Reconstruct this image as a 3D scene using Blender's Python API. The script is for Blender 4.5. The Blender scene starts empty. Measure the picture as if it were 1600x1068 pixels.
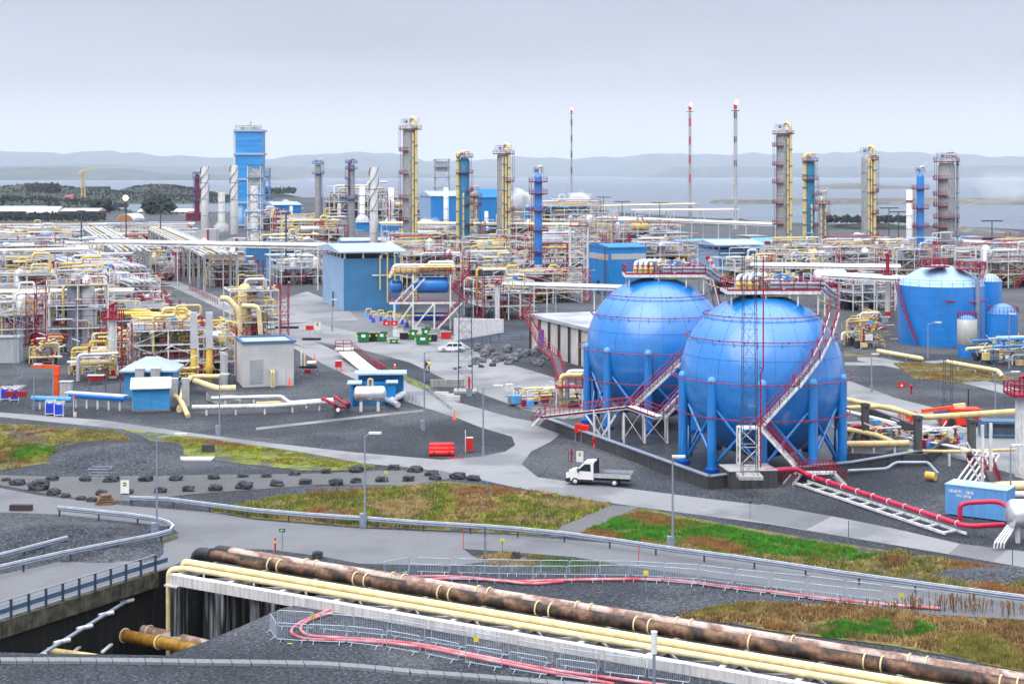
import bpy, math, random
from mathutils import Vector as V, Matrix, noise as NZ
from mathutils.geometry import delaunay_2d_cdt
sc = bpy.context.scene
R = math.radians
# ------------------------------------------------------------------ camera
F, YH, H = 2400.0, 272.0, 29.0          # focal length (px of the 1600 px photo), horizon row, eye height (m)
cd = bpy.data.cameras.new('camera'); cam = bpy.data.objects.new('camera', cd)
sc.collection.objects.link(cam); sc.camera = cam
cam.location = (0, 0, H); cam.rotation_euler = (R(90), 0, 0)
cd.sensor_width = 36; cd.lens = F/1600*36; cd.shift_y = -(534-YH)/1600
cd.clip_start = 1; cd.clip_end = 90000
# ------------------------------------------------------------------ sky, sun, exposure
SUN_EL, SUN_AZ = 48, 215                # azimuth the light comes from: behind and left of the camera
w = bpy.data.worlds.new('World'); sc.world = w; w.use_nodes = True
nt = w.node_tree; nt.nodes.clear(); N = nt.nodes.new; L = nt.links.new
sky = N('ShaderNodeTexSky'); sky.sky_type = 'NISHITA'; sky.sun_disc = False
sky.sun_elevation = R(SUN_EL); sky.sun_rotation = R(SUN_AZ); sky.air_density = 1.0; sky.dust_density = 2.0
tc = N('ShaderNodeTexCoord'); mp = N('ShaderNodeMapping'); mp.inputs['Scale'].default_value = (1.2, 1.2, 7)
nz = N('ShaderNodeTexNoise'); nz.inputs['Scale'].default_value = 3.2; nz.inputs['Detail'].default_value = 7
sx = N('ShaderNodeSeparateXYZ'); ramp = N('ShaderNodeValToRGB')
L(tc.outputs['Generated'], mp.inputs['Vector']); L(mp.outputs['Vector'], nz.inputs['Vector'])
L(tc.outputs['Generated'], sx.inputs[0])
ad = N('ShaderNodeMath'); ad.operation = 'MULTIPLY_ADD'; ad.inputs[1].default_value = .05; ad.inputs[2].default_value = -.025
L(nz.outputs['Fac'], ad.inputs[0])
ad2 = N('ShaderNodeMath'); ad2.operation = 'ADD'; L(ad.outputs[0], ad2.inputs[0]); L(sx.outputs['Z'], ad2.inputs[1])
L(ad2.outputs[0], ramp.inputs[0])
cr = ramp.color_ramp                    # overcast cloud deck: pale at the horizon, grey-blue above, bright overhead
cr.elements[0].position = 0.0; cr.elements[0].color = (7.6, 7.6, 7.9, 1)
cr.elements[1].position = 1.0; cr.elements[1].color = (28.0, 28.6, 30.0, 1)
for p, c in ((.012, (7.5, 7.4, 7.6, 1)), (.03, (6.7, 6.6, 6.9, 1)), (.065, (4.6, 4.75, 5.35, 1)), (.12, (3.9, 4.0, 4.85, 1)), (.22, (4.0, 4.3, 5.3, 1)), (.45, (7.2, 7.6, 8.8, 1)), (.7, (16.0, 16.6, 18.0, 1))):
    e = cr.elements.new(p); e.color = c
mix = N('ShaderNodeMix'); mix.data_type = 'RGBA'; mix.inputs['Factor'].default_value = .86
bg = N('ShaderNodeBackground'); bg.inputs['Strength'].default_value = .1; out = N('ShaderNodeOutputWorld')
mrg = N('ShaderNodeMapRange'); mrg.inputs[1].default_value = .3; mrg.inputs[2].default_value = .7; mrg.inputs[3].default_value = .88; mrg.inputs[4].default_value = 1.1
L(nz.outputs['Fac'], mrg.inputs[0])
ml = N('ShaderNodeVectorMath'); ml.operation = 'SCALE'; L(ramp.outputs[0], ml.inputs[0]); L(mrg.outputs[0], ml.inputs['Scale'])
L(sky.outputs[0], mix.inputs['A']); L(ml.outputs[0], mix.inputs['B']); L(mix.outputs['Result'], bg.inputs['Color']); L(bg.outputs[0], out.inputs[0])
sd = bpy.data.lights.new('sun', 'SUN'); sun = bpy.data.objects.new('sun', sd); sc.collection.objects.link(sun)
sd.energy = 1.0; sd.angle = R(55); sd.color = (1, .95, .88)
a = R(SUN_AZ); sdir = V((math.sin(a)*math.cos(R(SUN_EL)), math.cos(a)*math.cos(R(SUN_EL)), math.sin(R(SUN_EL))))
sun.rotation_euler = sdir.to_track_quat('Z', 'Y').to_euler()
sc.view_settings.view_transform = 'Standard'; sc.view_settings.look = 'None'
sc.view_settings.exposure = 0.5; sc.view_settings.gamma = 1
sc.cycles.max_bounces = 4; sc.cycles.diffuse_bounces = 1; sc.cycles.volume_bounces = 4; sc.cycles.transparent_max_bounces = 8

# ------------------------------------------------------------------ helpers
def G(px, py, z=0.0):                   # photo pixel -> point on the level z
    D = F*(H-z)/(py-YH); return V(((px-800)/F*D, D, z))
def P(px, py, D):                       # photo pixel at a distance
    return V(((px-800)/F*D, D, H-(py-YH)/F*D))
MATS = {}
def mat(name, col, rough=.6, metal=0., var=.12, scale=1.5, bump=0., bscale=20, coat=0., col2=None, streak=0., detail=6, lo=.35, hi=.65, stretch=None):
    m = bpy.data.materials.new(name); m.use_nodes = True; n = m.node_tree; b = n.nodes['Principled BSDF']
    b.inputs['Roughness'].default_value = rough; b.inputs['Metallic'].default_value = metal
    if coat: b.inputs['Coat Weight'].default_value = 1; b.inputs['Coat Roughness'].default_value = .2; b.inputs['Coat IOR'].default_value = coat
    t = n.nodes.new('ShaderNodeTexCoord'); src = t.outputs['Object']
    if stretch:
        mm = n.nodes.new('ShaderNodeMapping'); mm.inputs['Scale'].default_value = stretch; n.links.new(src, mm.inputs[0]); src = mm.outputs[0]
    z = n.nodes.new('ShaderNodeTexNoise'); z.inputs['Scale'].default_value = scale; z.inputs['Detail'].default_value = detail
    n.links.new(src, z.inputs['Vector'])
    rp = n.nodes.new('ShaderNodeValToRGB'); e = rp.color_ramp.elements
    c2 = col2 or tuple(min(1, x*(1+var)) for x in col); c1 = col if col2 else tuple(x*(1-var) for x in col)
    e[0].position = lo; e[0].color = (*c1, 1); e[1].position = hi; e[1].color = (*c2, 1)
    n.links.new(z.outputs['Fac'], rp.inputs[0]); cs = rp.outputs[0]
    if streak:
        m2 = n.nodes.new('ShaderNodeMapping'); m2.inputs['Scale'].default_value = (3, 3, .25); n.links.new(t.outputs['Object'], m2.inputs[0])
        z2 = n.nodes.new('ShaderNodeTexNoise'); z2.inputs['Scale'].default_value = 1.3; z2.inputs['Detail'].default_value = 8; n.links.new(m2.outputs[0], z2.inputs['Vector'])
        r2 = n.nodes.new('ShaderNodeMapRange'); r2.inputs[1].default_value = .42; r2.inputs[2].default_value = .7; r2.inputs[3].default_value = 1; r2.inputs[4].default_value = 1-streak
        n.links.new(z2.outputs['Fac'], r2.inputs[0]); sv = n.nodes.new('ShaderNodeVectorMath'); sv.operation = 'SCALE'
        n.links.new(cs, sv.inputs[0]); n.links.new(r2.outputs[0], sv.inputs['Scale']); cs = sv.outputs[0]
    n.links.new(cs, b.inputs['Base Color'])
    if bump:
        bz = n.nodes.new('ShaderNodeTexNoise'); bz.inputs['Scale'].default_value = bscale; bz.inputs['Detail'].default_value = 4
        n.links.new(t.outputs['Object'], bz.inputs['Vector'])
        bp = n.nodes.new('ShaderNodeBump'); bp.inputs['Strength'].default_value = bump; bp.inputs['Distance'].default_value = .1
        n.links.new(bz.outputs['Fac'], bp.inputs['Height']); n.links.new(bp.outputs[0], b.inputs['Normal'])
    MATS[name] = m; return m
def node(m, kind): return m.node_tree.nodes.new(kind)

mat('steel', (.62, .64, .68), .5, .15, streak=.25)
mat('whitesteel', (.78, .78, .78), .5, 0, streak=.35)
mat('galv', (.30, .35, .43), .45, .4)
mat('alu', (.74, .75, .78), .35, .75, var=.1)
mat('insul', (.66, .67, .70), .38, .55, var=.12, scale=.5)
mat('grey', (.42, .42, .42), .6, .2, streak=.3)
mat('cream', (.76, .60, .27), .45, 0, streak=.2)
mat('yellow', (.76, .50, .09), .45, 0, streak=.2)
mat('palecream', (.80, .67, .36), .4, 0, streak=.12)
mat('red', (.32, .005, .035), .45)
mat('maroon', (.16, .004, .03), .5)
mat('brightred', (.65, .01, .01), .45)
mat('orange', (.85, .09, .01), .45)
mat('pink', (.55, .04, .08), .5, col2=(.80, .38, .40), scale=.7)
mat('blue', (.0, .21, .66), .35, 0, var=.08, scale=.4, coat=1.5, streak=.08)
mat('spherepaint', (.0, .205, .64), .4, 0, var=.06, scale=.25, coat=1.7, streak=.14)
mat('darkblue', (.002, .055, .36), .35)
mat('teal', (.03, .22, .40), .5, streak=.3)
mat('bluelight', (.10, .36, .72), .5, streak=.15)
mat('roofblue', (.38, .50, .68), .5, streak=.1)
mat('concrete', (.40, .39, .385), .85, bump=.2, streak=.4, scale=.6)
mat('paleconcrete', (.56, .56, .56), .85, bump=.15, streak=.05, scale=.35, var=.1)
mat('darkconcrete', (.06, .062, .07), .8, bump=.3, streak=.5, scale=.8)
mat('black', (.012, .013, .016), .5)
mat('rubber', (.02, .02, .022), .7)
mat('glass', (.02, .04, .06), .08)
mat('green', (.01, .16, .045), .4)
mat('limeyellow', (.75, .65, .02), .5)
mat('whitepaint', (.82, .82, .83), .3, coat=1.5, var=.03)
mat('cloth', (.8, .78, .74), .7)
mat('rock', (.010, .012, .016), .7, bump=.8, bscale=4, col2=(.055, .062, .075), scale=2.0)
mat('rock2', (.06, .067, .08), .8, bump=.8, bscale=3, col2=(.20, .21, .235), scale=2.0)
mat('wood', (.22, .12, .07), .8, streak=.3)
mat('grating', (.20, .21, .24), .6)
mat('skin', (.6, .35, .25), .5)
mat('hiyellow', (.85, .75, .02), .5)
mat('flame', (1, .6, .2), .5)
_m = MATS['flame']; _b = _m.node_tree.nodes['Principled BSDF']; _b.inputs['Emission Color'].default_value = (1, .62, .25, 1); _b.inputs['Emission Strength'].default_value = 4
mat('lampglow', (1, .8, .5), .5)
_b = MATS['lampglow'].node_tree.nodes['Principled BSDF']; _b.inputs['Emission Color'].default_value = (1, .75, .4, 1); _b.inputs['Emission Strength'].default_value = 3
# corrugated cladding: a fine wave on the wall's own bump
def cladding(name, col, horiz=False, rough=.45, sc_=3.0):
    m = mat(name, col, rough, 0, var=.08, scale=.3, streak=.12); n = m.node_tree; b = n.nodes['Principled BSDF']
    t = n.nodes.new('ShaderNodeTexCoord'); wv = n.nodes.new('ShaderNodeTexWave'); wv.wave_type = 'BANDS'; wv.bands_direction = 'Z' if horiz else 'DIAGONAL'
    if not horiz:
        mp = n.nodes.new('ShaderNodeMapping'); mp.inputs['Scale'].default_value = (1, 1, 0); n.links.new(t.outputs['Object'], mp.inputs[0]); n.links.new(mp.outputs[0], wv.inputs['Vector'])
    else: n.links.new(t.outputs['Object'], wv.inputs['Vector'])
    wv.inputs['Scale'].default_value = sc_; bp = n.nodes.new('ShaderNodeBump'); bp.inputs['Strength'].default_value = .6; bp.inputs['Distance'].default_value = .12
    n.links.new(wv.outputs['Fac'], bp.inputs['Height']); n.links.new(bp.outputs[0], b.inputs['Normal']); return m
cladding('cladblue', (.02, .24, .62)); cladding('cladpale', (.33, .50, .74)); cladding('cladroof', (.42, .52, .68), sc_=2)
cladding('cladsky', (.14, .42, .74), horiz=True, sc_=2.5); cladding('cladwhite', (.7, .72, .76)); cladding('cladred', (.32, .02, .05)); cladding('cladgrey', (.5, .52, .55))
cladding('corrsky', (.13, .36, .74), sc_=1.6)
# weathered brown wrapped pipe
def rust(name, c1, c2, c3, stretch):
    m = mat(name, c1, .6, 0); n = m.node_tree; b = n.nodes['Principled BSDF']; t = n.nodes.new('ShaderNodeTexCoord')
    wv = n.nodes.new('ShaderNodeTexWave'); wv.wave_type = 'BANDS'; wv.bands_direction = 'DIAGONAL'; wv.inputs['Scale'].default_value = .32; wv.inputs['Distortion'].default_value = 7
    wv.inputs['Detail'].default_value = 4; wv.inputs['Detail Scale'].default_value = 1.6
    n.links.new(t.outputs['Object'], wv.inputs['Vector'])
    z = n.nodes.new('ShaderNodeTexNoise'); z.inputs['Scale'].default_value = .18; z.inputs['Detail'].default_value = 4; n.links.new(t.outputs['Object'], z.inputs['Vector'])
    z3 = n.nodes.new('ShaderNodeTexNoise'); z3.inputs['Scale'].default_value = 3.2; z3.inputs['Detail'].default_value = 8; z3.inputs['Roughness'].default_value = .7; n.links.new(t.outputs['Object'], z3.inputs['Vector'])
    ad = n.nodes.new('ShaderNodeMath'); ad.operation = 'MULTIPLY_ADD'; ad.inputs[1].default_value = .3; n.links.new(wv.outputs['Fac'], ad.inputs[0])
    a3 = n.nodes.new('ShaderNodeMath'); a3.operation = 'MULTIPLY_ADD'; a3.inputs[1].default_value = .7; a3.inputs[2].default_value = -.05; n.links.new(z3.outputs['Fac'], a3.inputs[0]); n.links.new(a3.outputs[0], ad.inputs[2])
    rp = n.nodes.new('ShaderNodeValToRGB'); e = rp.color_ramp.elements; e[0].position = .3; e[0].color = (*c1, 1); e[1].position = .72; e[1].color = (*c3, 1)
    q = e.new(.47); q.color = (*c2, 1); n.links.new(ad.outputs[0], rp.inputs[0]); n.links.new(rp.outputs[0], b.inputs['Base Color']); return m
rust('brownpipe', (.010, .007, .006), (.095, .042, .02), (.27, .155, .09), 1)
rust('pinkpipe', (.22, .12, .09), (.42, .31, .26), (.60, .52, .47), 1)
mat('blackpipe', (.015, .018, .024), .35, var=.4)

class M:
    """collects shapes in one mesh; build() links it as ONE object"""
    def __init__(s): s.v = []; s.f = []; s.m = []; s.sm = []; s.mats = []
    def mi(s, m):
        if m not in s.mats: s.mats.append(m)
        return s.mats.index(m)
    def add(s, vs, fs, m, smooth=False):
        o = len(s.v); k = s.mi(m); s.v.extend([tuple(q) for q in vs])
        for f in fs: s.f.append([i+o for i in f]); s.m.append(k); s.sm.append(smooth)
        return s
    def box(s, c, d, m, rz=0., tilt=None):
        x, y, z = d[0]/2, d[1]/2, d[2]/2; c = V(c)
        vs = [V((i*x, j*y, k*z)) for k in (-1, 1) for j in (-1, 1) for i in (-1, 1)]
        if tilt: vs = [tilt @ q for q in vs]
        if rz: r = Matrix.Rotation(rz, 3, 'Z'); vs = [r @ q for q in vs]
        return s.add([c+q for q in vs], [(0,2,3,1),(4,5,7,6),(0,1,5,4),(2,6,7,3),(0,4,6,2),(1,3,7,5)], m)
    def bx(s, x0, x1, y0, y1, z0, z1, m): return s.box(((x0+x1)/2, (y0+y1)/2, (z0+z1)/2), (x1-x0, y1-y0, z1-z0), m)
    def beam(s, a, b, wd, ht, m):
        a, b = V(a), V(b); d = (b-a)
        if d.length < 1e-6: return s
        d.normalize(); u = V((0,0,1)) if abs(d.z) < .95 else V((0,1,0)); r = d.cross(u).normalized(); u = r.cross(d).normalized()
        vs = [p + r*(i*wd/2) + u*(j*ht/2) for p in (a, b) for (i, j) in ((-1,-1),(1,-1),(1,1),(-1,1))]
        return s.add(vs, [(3,2,1,0),(4,5,6,7),(0,1,5,4),(1,2,6,5),(2,3,7,6),(3,0,4,7)], m)
    def tube(s, a, b, r, m, n=6, r2=None, cap=True):
        a, b = V(a), V(b); d = b-a
        if d.length < 1e-6: return s
        d.normalize(); u = V((0,0,1)) if abs(d.z) < .95 else V((0,1,0)); x = d.cross(u).normalized(); y = x.cross(d)
        r2 = r if r2 is None else r2
        vs = [a+(x*math.cos(t)+y*math.sin(t))*r for t in [math.tau*i/n for i in range(n)]] + [b+(x*math.cos(t)+y*math.sin(t))*r2 for t in [math.tau*i/n for i in range(n)]]
        s.add(vs, [(i, (i+1) % n, n+(i+1) % n, n+i) for i in range(n)], m, True)
        if cap: s.add(vs, [tuple(range(n))[::-1], tuple(range(n, 2*n))], m)
        return s
    def pipe(s, pts, r, m, n=8, bend=None, seg=4, cap=True):
        pts = [V(p) for p in pts]; bend = bend if bend is not None else r*2.2; q = [pts[0]]
        for i in range(1, len(pts)-1):
            a, b, c = pts[i-1], pts[i], pts[i+1]; d1 = (a-b); d2 = (c-b); k = min(bend, d1.length*.45, d2.length*.45)
            if k < 1e-4: continue
            p0 = b+d1.normalized()*k; p1 = b+d2.normalized()*k
            for j in range(seg+1):
                t = j/seg; q.append(p0*(1-t)**2+b*2*t*(1-t)+p1*t*t)
        q.append(pts[-1]); px = None; vs = []
        for i, p in enumerate(q):
            d = (q[min(i+1, len(q)-1)]-q[max(i-1, 0)])
            if d.length < 1e-7: d = V((1,0,0))
            d.normalize()
            if px is None: u = V((0,0,1)) if abs(d.z) < .9 else V((1,0,0)); px = d.cross(u).normalized()
            px = (px-d*px.dot(d)).normalized(); y = px.cross(d)
            vs += [p+(px*math.cos(t)+y*math.sin(t))*r for t in [math.tau*k/n for k in range(n)]]
        fs = [(i*n+k, i*n+(k+1) % n, (i+1)*n+(k+1) % n, (i+1)*n+k) for i in range(len(q)-1) for k in range(n)]
        s.add(vs, fs, m, True)
        if cap: s.add(vs, [tuple(range(n))[::-1], tuple(range(len(vs)-n, len(vs)))], m)
        return s
    def lathe(s, o, prof, m, n=16, axis='Z', smooth=True):
        o = V(o); vs = []
        for r, z in prof:
            for i in range(n):
                t = math.tau*i/n; p = V((r*math.cos(t), r*math.sin(t), z))
                if axis == 'X': p = V((p.z, p.x, p.y))
                if axis == 'Y': p = V((p.y, p.z, p.x))
                vs.append(o+p)
        fs = [(j*n+i, j*n+(i+1) % n, (j+1)*n+(i+1) % n, (j+1)*n+i) for j in range(len(prof)-1) for i in range(n)]
        s.add(vs, fs, m, smooth)
        if prof[0][0] > .001: s.add(vs[:n], [tuple(range(n))[::-1]], m)
        if prof[-1][0] > .001: s.add(vs[-n:], [tuple(range(n))], m)
        return s
    def drum(s, c, r, ln, m, axis='X', n=14):
        h = ln/2; e = r*.45
        return s.lathe(c, [(0.0005, -h-e), (r*.5, -h-e*.86), (r*.86, -h-e*.5), (r, -h), (r, h), (r*.86, h+e*.5), (r*.5, h+e*.86), (.0005, h+e)], m, n, axis)
    def ball(s, c, r, m, n=10): return s.lathe(c, [(max(.0005, r*math.sin(math.pi*i/6)), -r*math.cos(math.pi*i/6)) for i in range(7)], m, n)
    def ring(s, c, Rr, r, m, n=32, k=6, a0=0., a1=math.tau, axis=None):
        pts = [V((Rr*math.cos(a0+(a1-a0)*i/n), Rr*math.sin(a0+(a1-a0)*i/n), 0)) for i in range(n+1)]
        if axis is not None: q = V(axis).to_track_quat('Z', 'Y').to_matrix(); pts = [q @ p for p in pts]
        return s.pipe([V(c)+p for p in pts], r, m, n=k, bend=0, cap=False) if False else s._sweep([V(c)+p for p in pts], r, m, k)
    def _sweep(s, q, r, m, n):
        px = None; vs = []
        for i, p in enumerate(q):
            d = (q[min(i+1, len(q)-1)]-q[max(i-1, 0)]).normalized()
            if px is None: u = V((0,0,1)) if abs(d.z) < .9 else V((1,0,0)); px = d.cross(u).normalized()
            px = (px-d*px.dot(d)).normalized(); y = px.cross(d)
            vs += [p+(px*math.cos(t)+y*math.sin(t))*r for t in [math.tau*k/n for k in range(n)]]
        return s.add(vs, [(i*n+k, i*n+(k+1) % n, (i+1)*n+(k+1) % n, (i+1)*n+k) for i in range(len(q)-1) for k in range(n)], m, True)
    def rail(s, pts, m, h=1.1, r=.035, step=2.0, posts=True):
        pts = [V(p) for p in pts]; up = V((0,0,1))
        for a, b in zip(pts, pts[1:]):
            s.tube(a+up*h, b+up*h, r, m, 4, cap=False); s.tube(a+up*h*.55, b+up*h*.55, r*.8, m, 4, cap=False)
            k = max(1, int((b-a).length/step))
            for i in range(k+1): p = a.lerp(b, i/k); s.tube(p, p+up*h, r, m, 4, cap=False)
        return s
    def poly(s, pts, m): return s.add(pts, [tuple(range(len(pts)))], m)
    def prism(s, pts, z0, z1, m):
        n = len(pts); vs = [V((p[0], p[1], z0)) for p in pts]+[V((p[0], p[1], z1)) for p in pts]
        return s.add(vs, [tuple(range(n))[::-1], tuple(range(n, 2*n))]+[(i, (i+1) % n, n+(i+1) % n, n+i) for i in range(n)], m)
    def extr(s, prof, y0, y1, m):        # profile in x,z extruded along y
        n = len(prof); vs = [V((p[0], y0, p[1])) for p in prof]+[V((p[0], y1, p[1])) for p in prof]
        return s.add(vs, [tuple(range(n)), tuple(range(n, 2*n))[::-1]]+[(i, n+i, n+(i+1) % n, (i+1) % n) for i in range(n)], m)
    def lattice(s, a, b, w0, w1, m, r=.05, step=1.5, legs=4, brace=None):
        a, b = V(a), V(b); n = max(1, int((b-a).length/step)); lv = []
        for i in range(n+1):
            t = i/n; c = a.lerp(b, t); wd = (w0*(1-t)+w1*t)/2
            if legs == 4: lv.append([c+V((x*wd, y*wd, 0)) for x, y in ((-1,-1),(1,-1),(1,1),(-1,1))])
            else: lv.append([c+V((math.cos(q)*wd*1.15, math.sin(q)*wd*1.15, 0)) for q in (.5, .5+2.094, .5+4.188)])
        k = legs
        for j in range(k): s.tube(lv[0][j], lv[-1][j], r*1.4, m, 4, cap=False)
        for i in range(n):
            for j in range(k):
                p, q = (j, (j+1) % k) if i % 2 else ((j+1) % k, j)
                s.tube(lv[i][p], lv[i+1][q], r*.8, brace or m, 3, cap=False)
                s.tube(lv[i][j], lv[i][(j+1) % k], r*.8, brace or m, 3, cap=False)
        return s
    def build(s, name, parent=None, off=None):
        me = bpy.data.meshes.new(name)
        if off is not None: o = V(off); s.v = [(q[0]-o.x, q[1]-o.y, q[2]-o.z) for q in s.v]
        me.from_pydata(s.v, [], s.f)
        for m in s.mats: me.materials.append(MATS[m])
        me.polygons.foreach_set('material_index', s.m); me.polygons.foreach_set('use_smooth', s.sm); me.update()
        ob = bpy.data.objects.new(name, me); sc.collection.objects.link(ob)
        if parent: ob.parent = parent
        return ob

def tag(o, label=None, cat=None, group=None, kind=None):
    if label: o['label'] = label
    if cat: o['category'] = cat
    if group: o['group'] = group
    if kind: o['kind'] = kind
    return o
def thing(name, label, cat, loc=(0,0,0), rz=0., group=None):
    o = bpy.data.objects.new(name, None); sc.collection.objects.link(o); o.empty_display_size = .5
    o.location = loc; o.rotation_euler = (0, 0, rz); return tag(o, label, cat, group)
def one(mb, name, label, cat, loc=(0,0,0), rz=0., group=None):
    o = mb.build(name); o.location = loc; o.rotation_euler = (0, 0, rz); return tag(o, label, cat, group)
def dup(root, loc, rz, label=None, group=None, scale=None):
    r = root.copy(); sc.collection.objects.link(r); r.location = loc; r.rotation_euler = (0, 0, rz)
    if scale: r.scale = scale
    if label: r['label'] = label
    if group: r['group'] = group
    for ch in list(root.children):
        c = ch.copy(); sc.collection.objects.link(c); c.parent = r
        for g in list(ch.children):
            d = g.copy(); sc.collection.objects.link(d); d.parent = c
    return r
ORD = ['first','second','third','fourth','fifth','sixth','seventh','eighth','ninth','tenth','eleventh','twelfth','thirteenth','fourteenth','fifteenth','sixteenth','seventeenth','eighteenth','nineteenth','twentieth']
rnd = random.Random(7)
TH = R(17)                               # the plant's own grid is turned a little from the view
# ------------------------------------------------------------------ ground, water, roads
def ground_mat(name, c1, c2, c3, fine=9., big=.05, rough=.95, bump=.5, p=(.38, .5, .63), blend=None, speck=0.):
    m = mat(name, c1, rough); n = m.node_tree; b = n.nodes['Principled BSDF']; t = n.nodes.new('ShaderNodeTexCoord')
    def nz(s, d=5, r=.6):
        z = n.nodes.new('ShaderNodeTexNoise'); z.inputs['Scale'].default_value = s; z.inputs['Detail'].default_value = d; z.inputs['Roughness'].default_value = r
        n.links.new(t.outputs['Object'], z.inputs['Vector']); return z.outputs['Fac']
    f = nz(fine, 3, .75); g = nz(big, 6)
    a = n.nodes.new('ShaderNodeMath'); a.operation = 'MULTIPLY_ADD'; a.inputs[1].default_value = .62; n.links.new(f, a.inputs[0])
    a2 = n.nodes.new('ShaderNodeMath'); a2.operation = 'MULTIPLY'; a2.inputs[1].default_value = .38; n.links.new(g, a2.inputs[0]); n.links.new(a2.outputs[0], a.inputs[2])
    rp = n.nodes.new('ShaderNodeValToRGB'); e = rp.color_ramp.elements; e[0].position = p[0]; e[0].color = (*c1, 1); e[1].position = p[2]; e[1].color = (*c3, 1)
    q = e.new(p[1]); q.color = (*c2, 1); n.links.new(a.outputs[0], rp.inputs[0]); cs = rp.outputs[0]
    if blend:                            # a second ground colour in broad patches
        g2 = nz(blend[1], 6, .62); mr = n.nodes.new('ShaderNodeMapRange'); mr.inputs[1].default_value = blend[2]; mr.inputs[2].default_value = blend[3]
        n.links.new(g2, mr.inputs[0]); mx = n.nodes.new('ShaderNodeMix'); mx.data_type = 'RGBA'; n.links.new(mr.outputs[0], mx.inputs['Factor'])
        n.links.new(cs, mx.inputs['A']); mx.inputs['B'].default_value = (*blend[0], 1); cs = mx.outputs['Result']
    if speck:
        v = n.nodes.new('ShaderNodeTexVoronoi'); v.inputs['Scale'].default_value = speck; n.links.new(t.outputs['Object'], v.inputs['Vector']); sp = n.nodes.new('ShaderNodeSeparateColor'); n.links.new(v.outputs['Color'], sp.inputs[0])
        mr = n.nodes.new('ShaderNodeMapRange'); mr.inputs[1].default_value = 0; mr.inputs[2].default_value = 1; mr.inputs[3].default_value = .45; mr.inputs[4].default_value = 1.75; n.links.new(sp.outputs[0], mr.inputs[0])
        sv = n.nodes.new('ShaderNodeVectorMath'); sv.operation = 'SCALE'; n.links.new(cs, sv.inputs[0]); n.links.new(mr.outputs[0], sv.inputs['Scale']); cs = sv.outputs[0]
    n.links.new(cs, b.inputs['Base Color'])
    if bump:
        bp = n.nodes.new('ShaderNodeBump'); bp.inputs['Strength'].default_value = bump; bp.inputs['Distance'].default_value = .15; n.links.new(f, bp.inputs['Height']); n.links.new(bp.outputs[0], b.inputs['Normal'])
    return m
ground_mat('gravel', (.004, .006, .010), (.030, .036, .048), (.16, .175, .20), fine=4.5, p=(.36, .5, .66), bump=1.0, blend=((.07, .075, .083), .05, .5, .62), speck=6.5)
ground_mat('asphalt', (.12, .125, .137), (.16, .165, .177), (.205, .21, .22), fine=6, big=.09, rough=.75, bump=.1, blend=((.125, .13, .145), .09, .48, .58))
ground_mat('paleroad', (.18, .185, .195), (.24, .245, .255), (.30, .305, .313), fine=6, big=.07, rough=.8, bump=.1, blend=((.165, .17, .185), .10, .49, .6))
ground_mat('tyre', (.085, .09, .10), (.11, .115, .125), (.15, .155, .165), fine=3, big=.4, rough=.7, bump=.1)
ground_mat('track', (.08, .08, .083), (.115, .115, .12), (.17, .17, .175), fine=6, rough=.9, bump=.3)
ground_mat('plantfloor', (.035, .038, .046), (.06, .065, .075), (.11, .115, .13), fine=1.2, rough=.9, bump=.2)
ground_mat('grassbase', (.05, .055, .01), (.13, .115, .03), (.26, .19, .07), fine=1.6, big=.25, bump=.8, blend=((.045, .048, .055), .3, .52, .6))
ground_mat('mosspatch', (.05, .055, .045), (.13, .115, .03), (.20, .16, .05), fine=1.8, big=.2, bump=.6, blend=((.05, .055, .06), .22, .47, .56))
ground_mat('limepatch', (.05, .06, .03), (.16, .19, .02), (.25, .24, .05), fine=1.8, big=.3, bump=.6, blend=((.07, .075, .07), .25, .45, .56))
ground_mat('coast', (.06, .07, .07), (.12, .12, .11), (.22, .2, .17), fine=.08, big=.01, bump=0)
ground_mat('slabs', (.17, .18, .20), (.20, .21, .23), (.25, .26, .28), fine=5, bump=.2)
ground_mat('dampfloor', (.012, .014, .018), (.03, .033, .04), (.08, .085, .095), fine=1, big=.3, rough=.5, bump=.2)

def struct(o, name=None): o['kind'] = 'structure'; return o
SHZ = [.006]
def sheet(name, pix, z, m, zpix=0.):
    SHZ[0] += .002; z = SHZ[0]+(.0 if z < .03 else .0)
    pts = [G(p[0], p[1], zpix) for p in pix]; mb = M(); mb.poly([V((q.x, q.y, z)) for q in pts], m)
    o = mb.build(name)
    import bmesh
    bm = bmesh.new(); bm.from_mesh(o.data); bmesh.ops.triangulate(bm, faces=bm.faces[:]); 
    for f in bm.faces:
        if f.normal.z < 0: f.normal_flip()
    bm.to_mesh(o.data); bm.free(); return struct(o)
# the pipe trench under the bridge
PIT = [G(-60, 1003), G(0, 973), G(120, 933), G(243, 893), G(268, 887), G(520, 905), G(560, 920), G(440, 950), G(330, 998), G(262, 1023), G(60, 1020), G(-60, 1016)]
PIT = [V((p.x, p.y)) for p in PIT]
shore = [(-260, 331), (60, 330), (300, 331), (415, 331), (430, 309), (620, 307), (760, 316), (900, 326), (1000, 334), (1150, 343), (1210, 347), (1290, 349), (1450, 352), (1600, 358), (1900, 366)]
edge = [V(G(*p).xy) for p in shore]+[V((60, 20)), V((-60, 20))]
edge[-3] = edge[-3]
allv = edge+PIT; ne, npit = len(edge), len(PIT)
res = delaunay_2d_cdt(allv, [(i, (i+1) % ne) for i in range(ne)]+[(ne+i, ne+(i+1) % npit) for i in range(npit)], [], 1, 1e-4)
def inside(p, poly):
    c = False; j = len(poly)-1
    for i in range(len(poly)):
        a, b = poly[i], poly[j]
        if (a[1] > p[1]) != (b[1] > p[1]) and p[0] < (b[0]-a[0])*(p[1]-a[1])/(b[1]-a[1])+a[0]: c = not c
        j = i
    return c
mb = M(); fs = []
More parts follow.
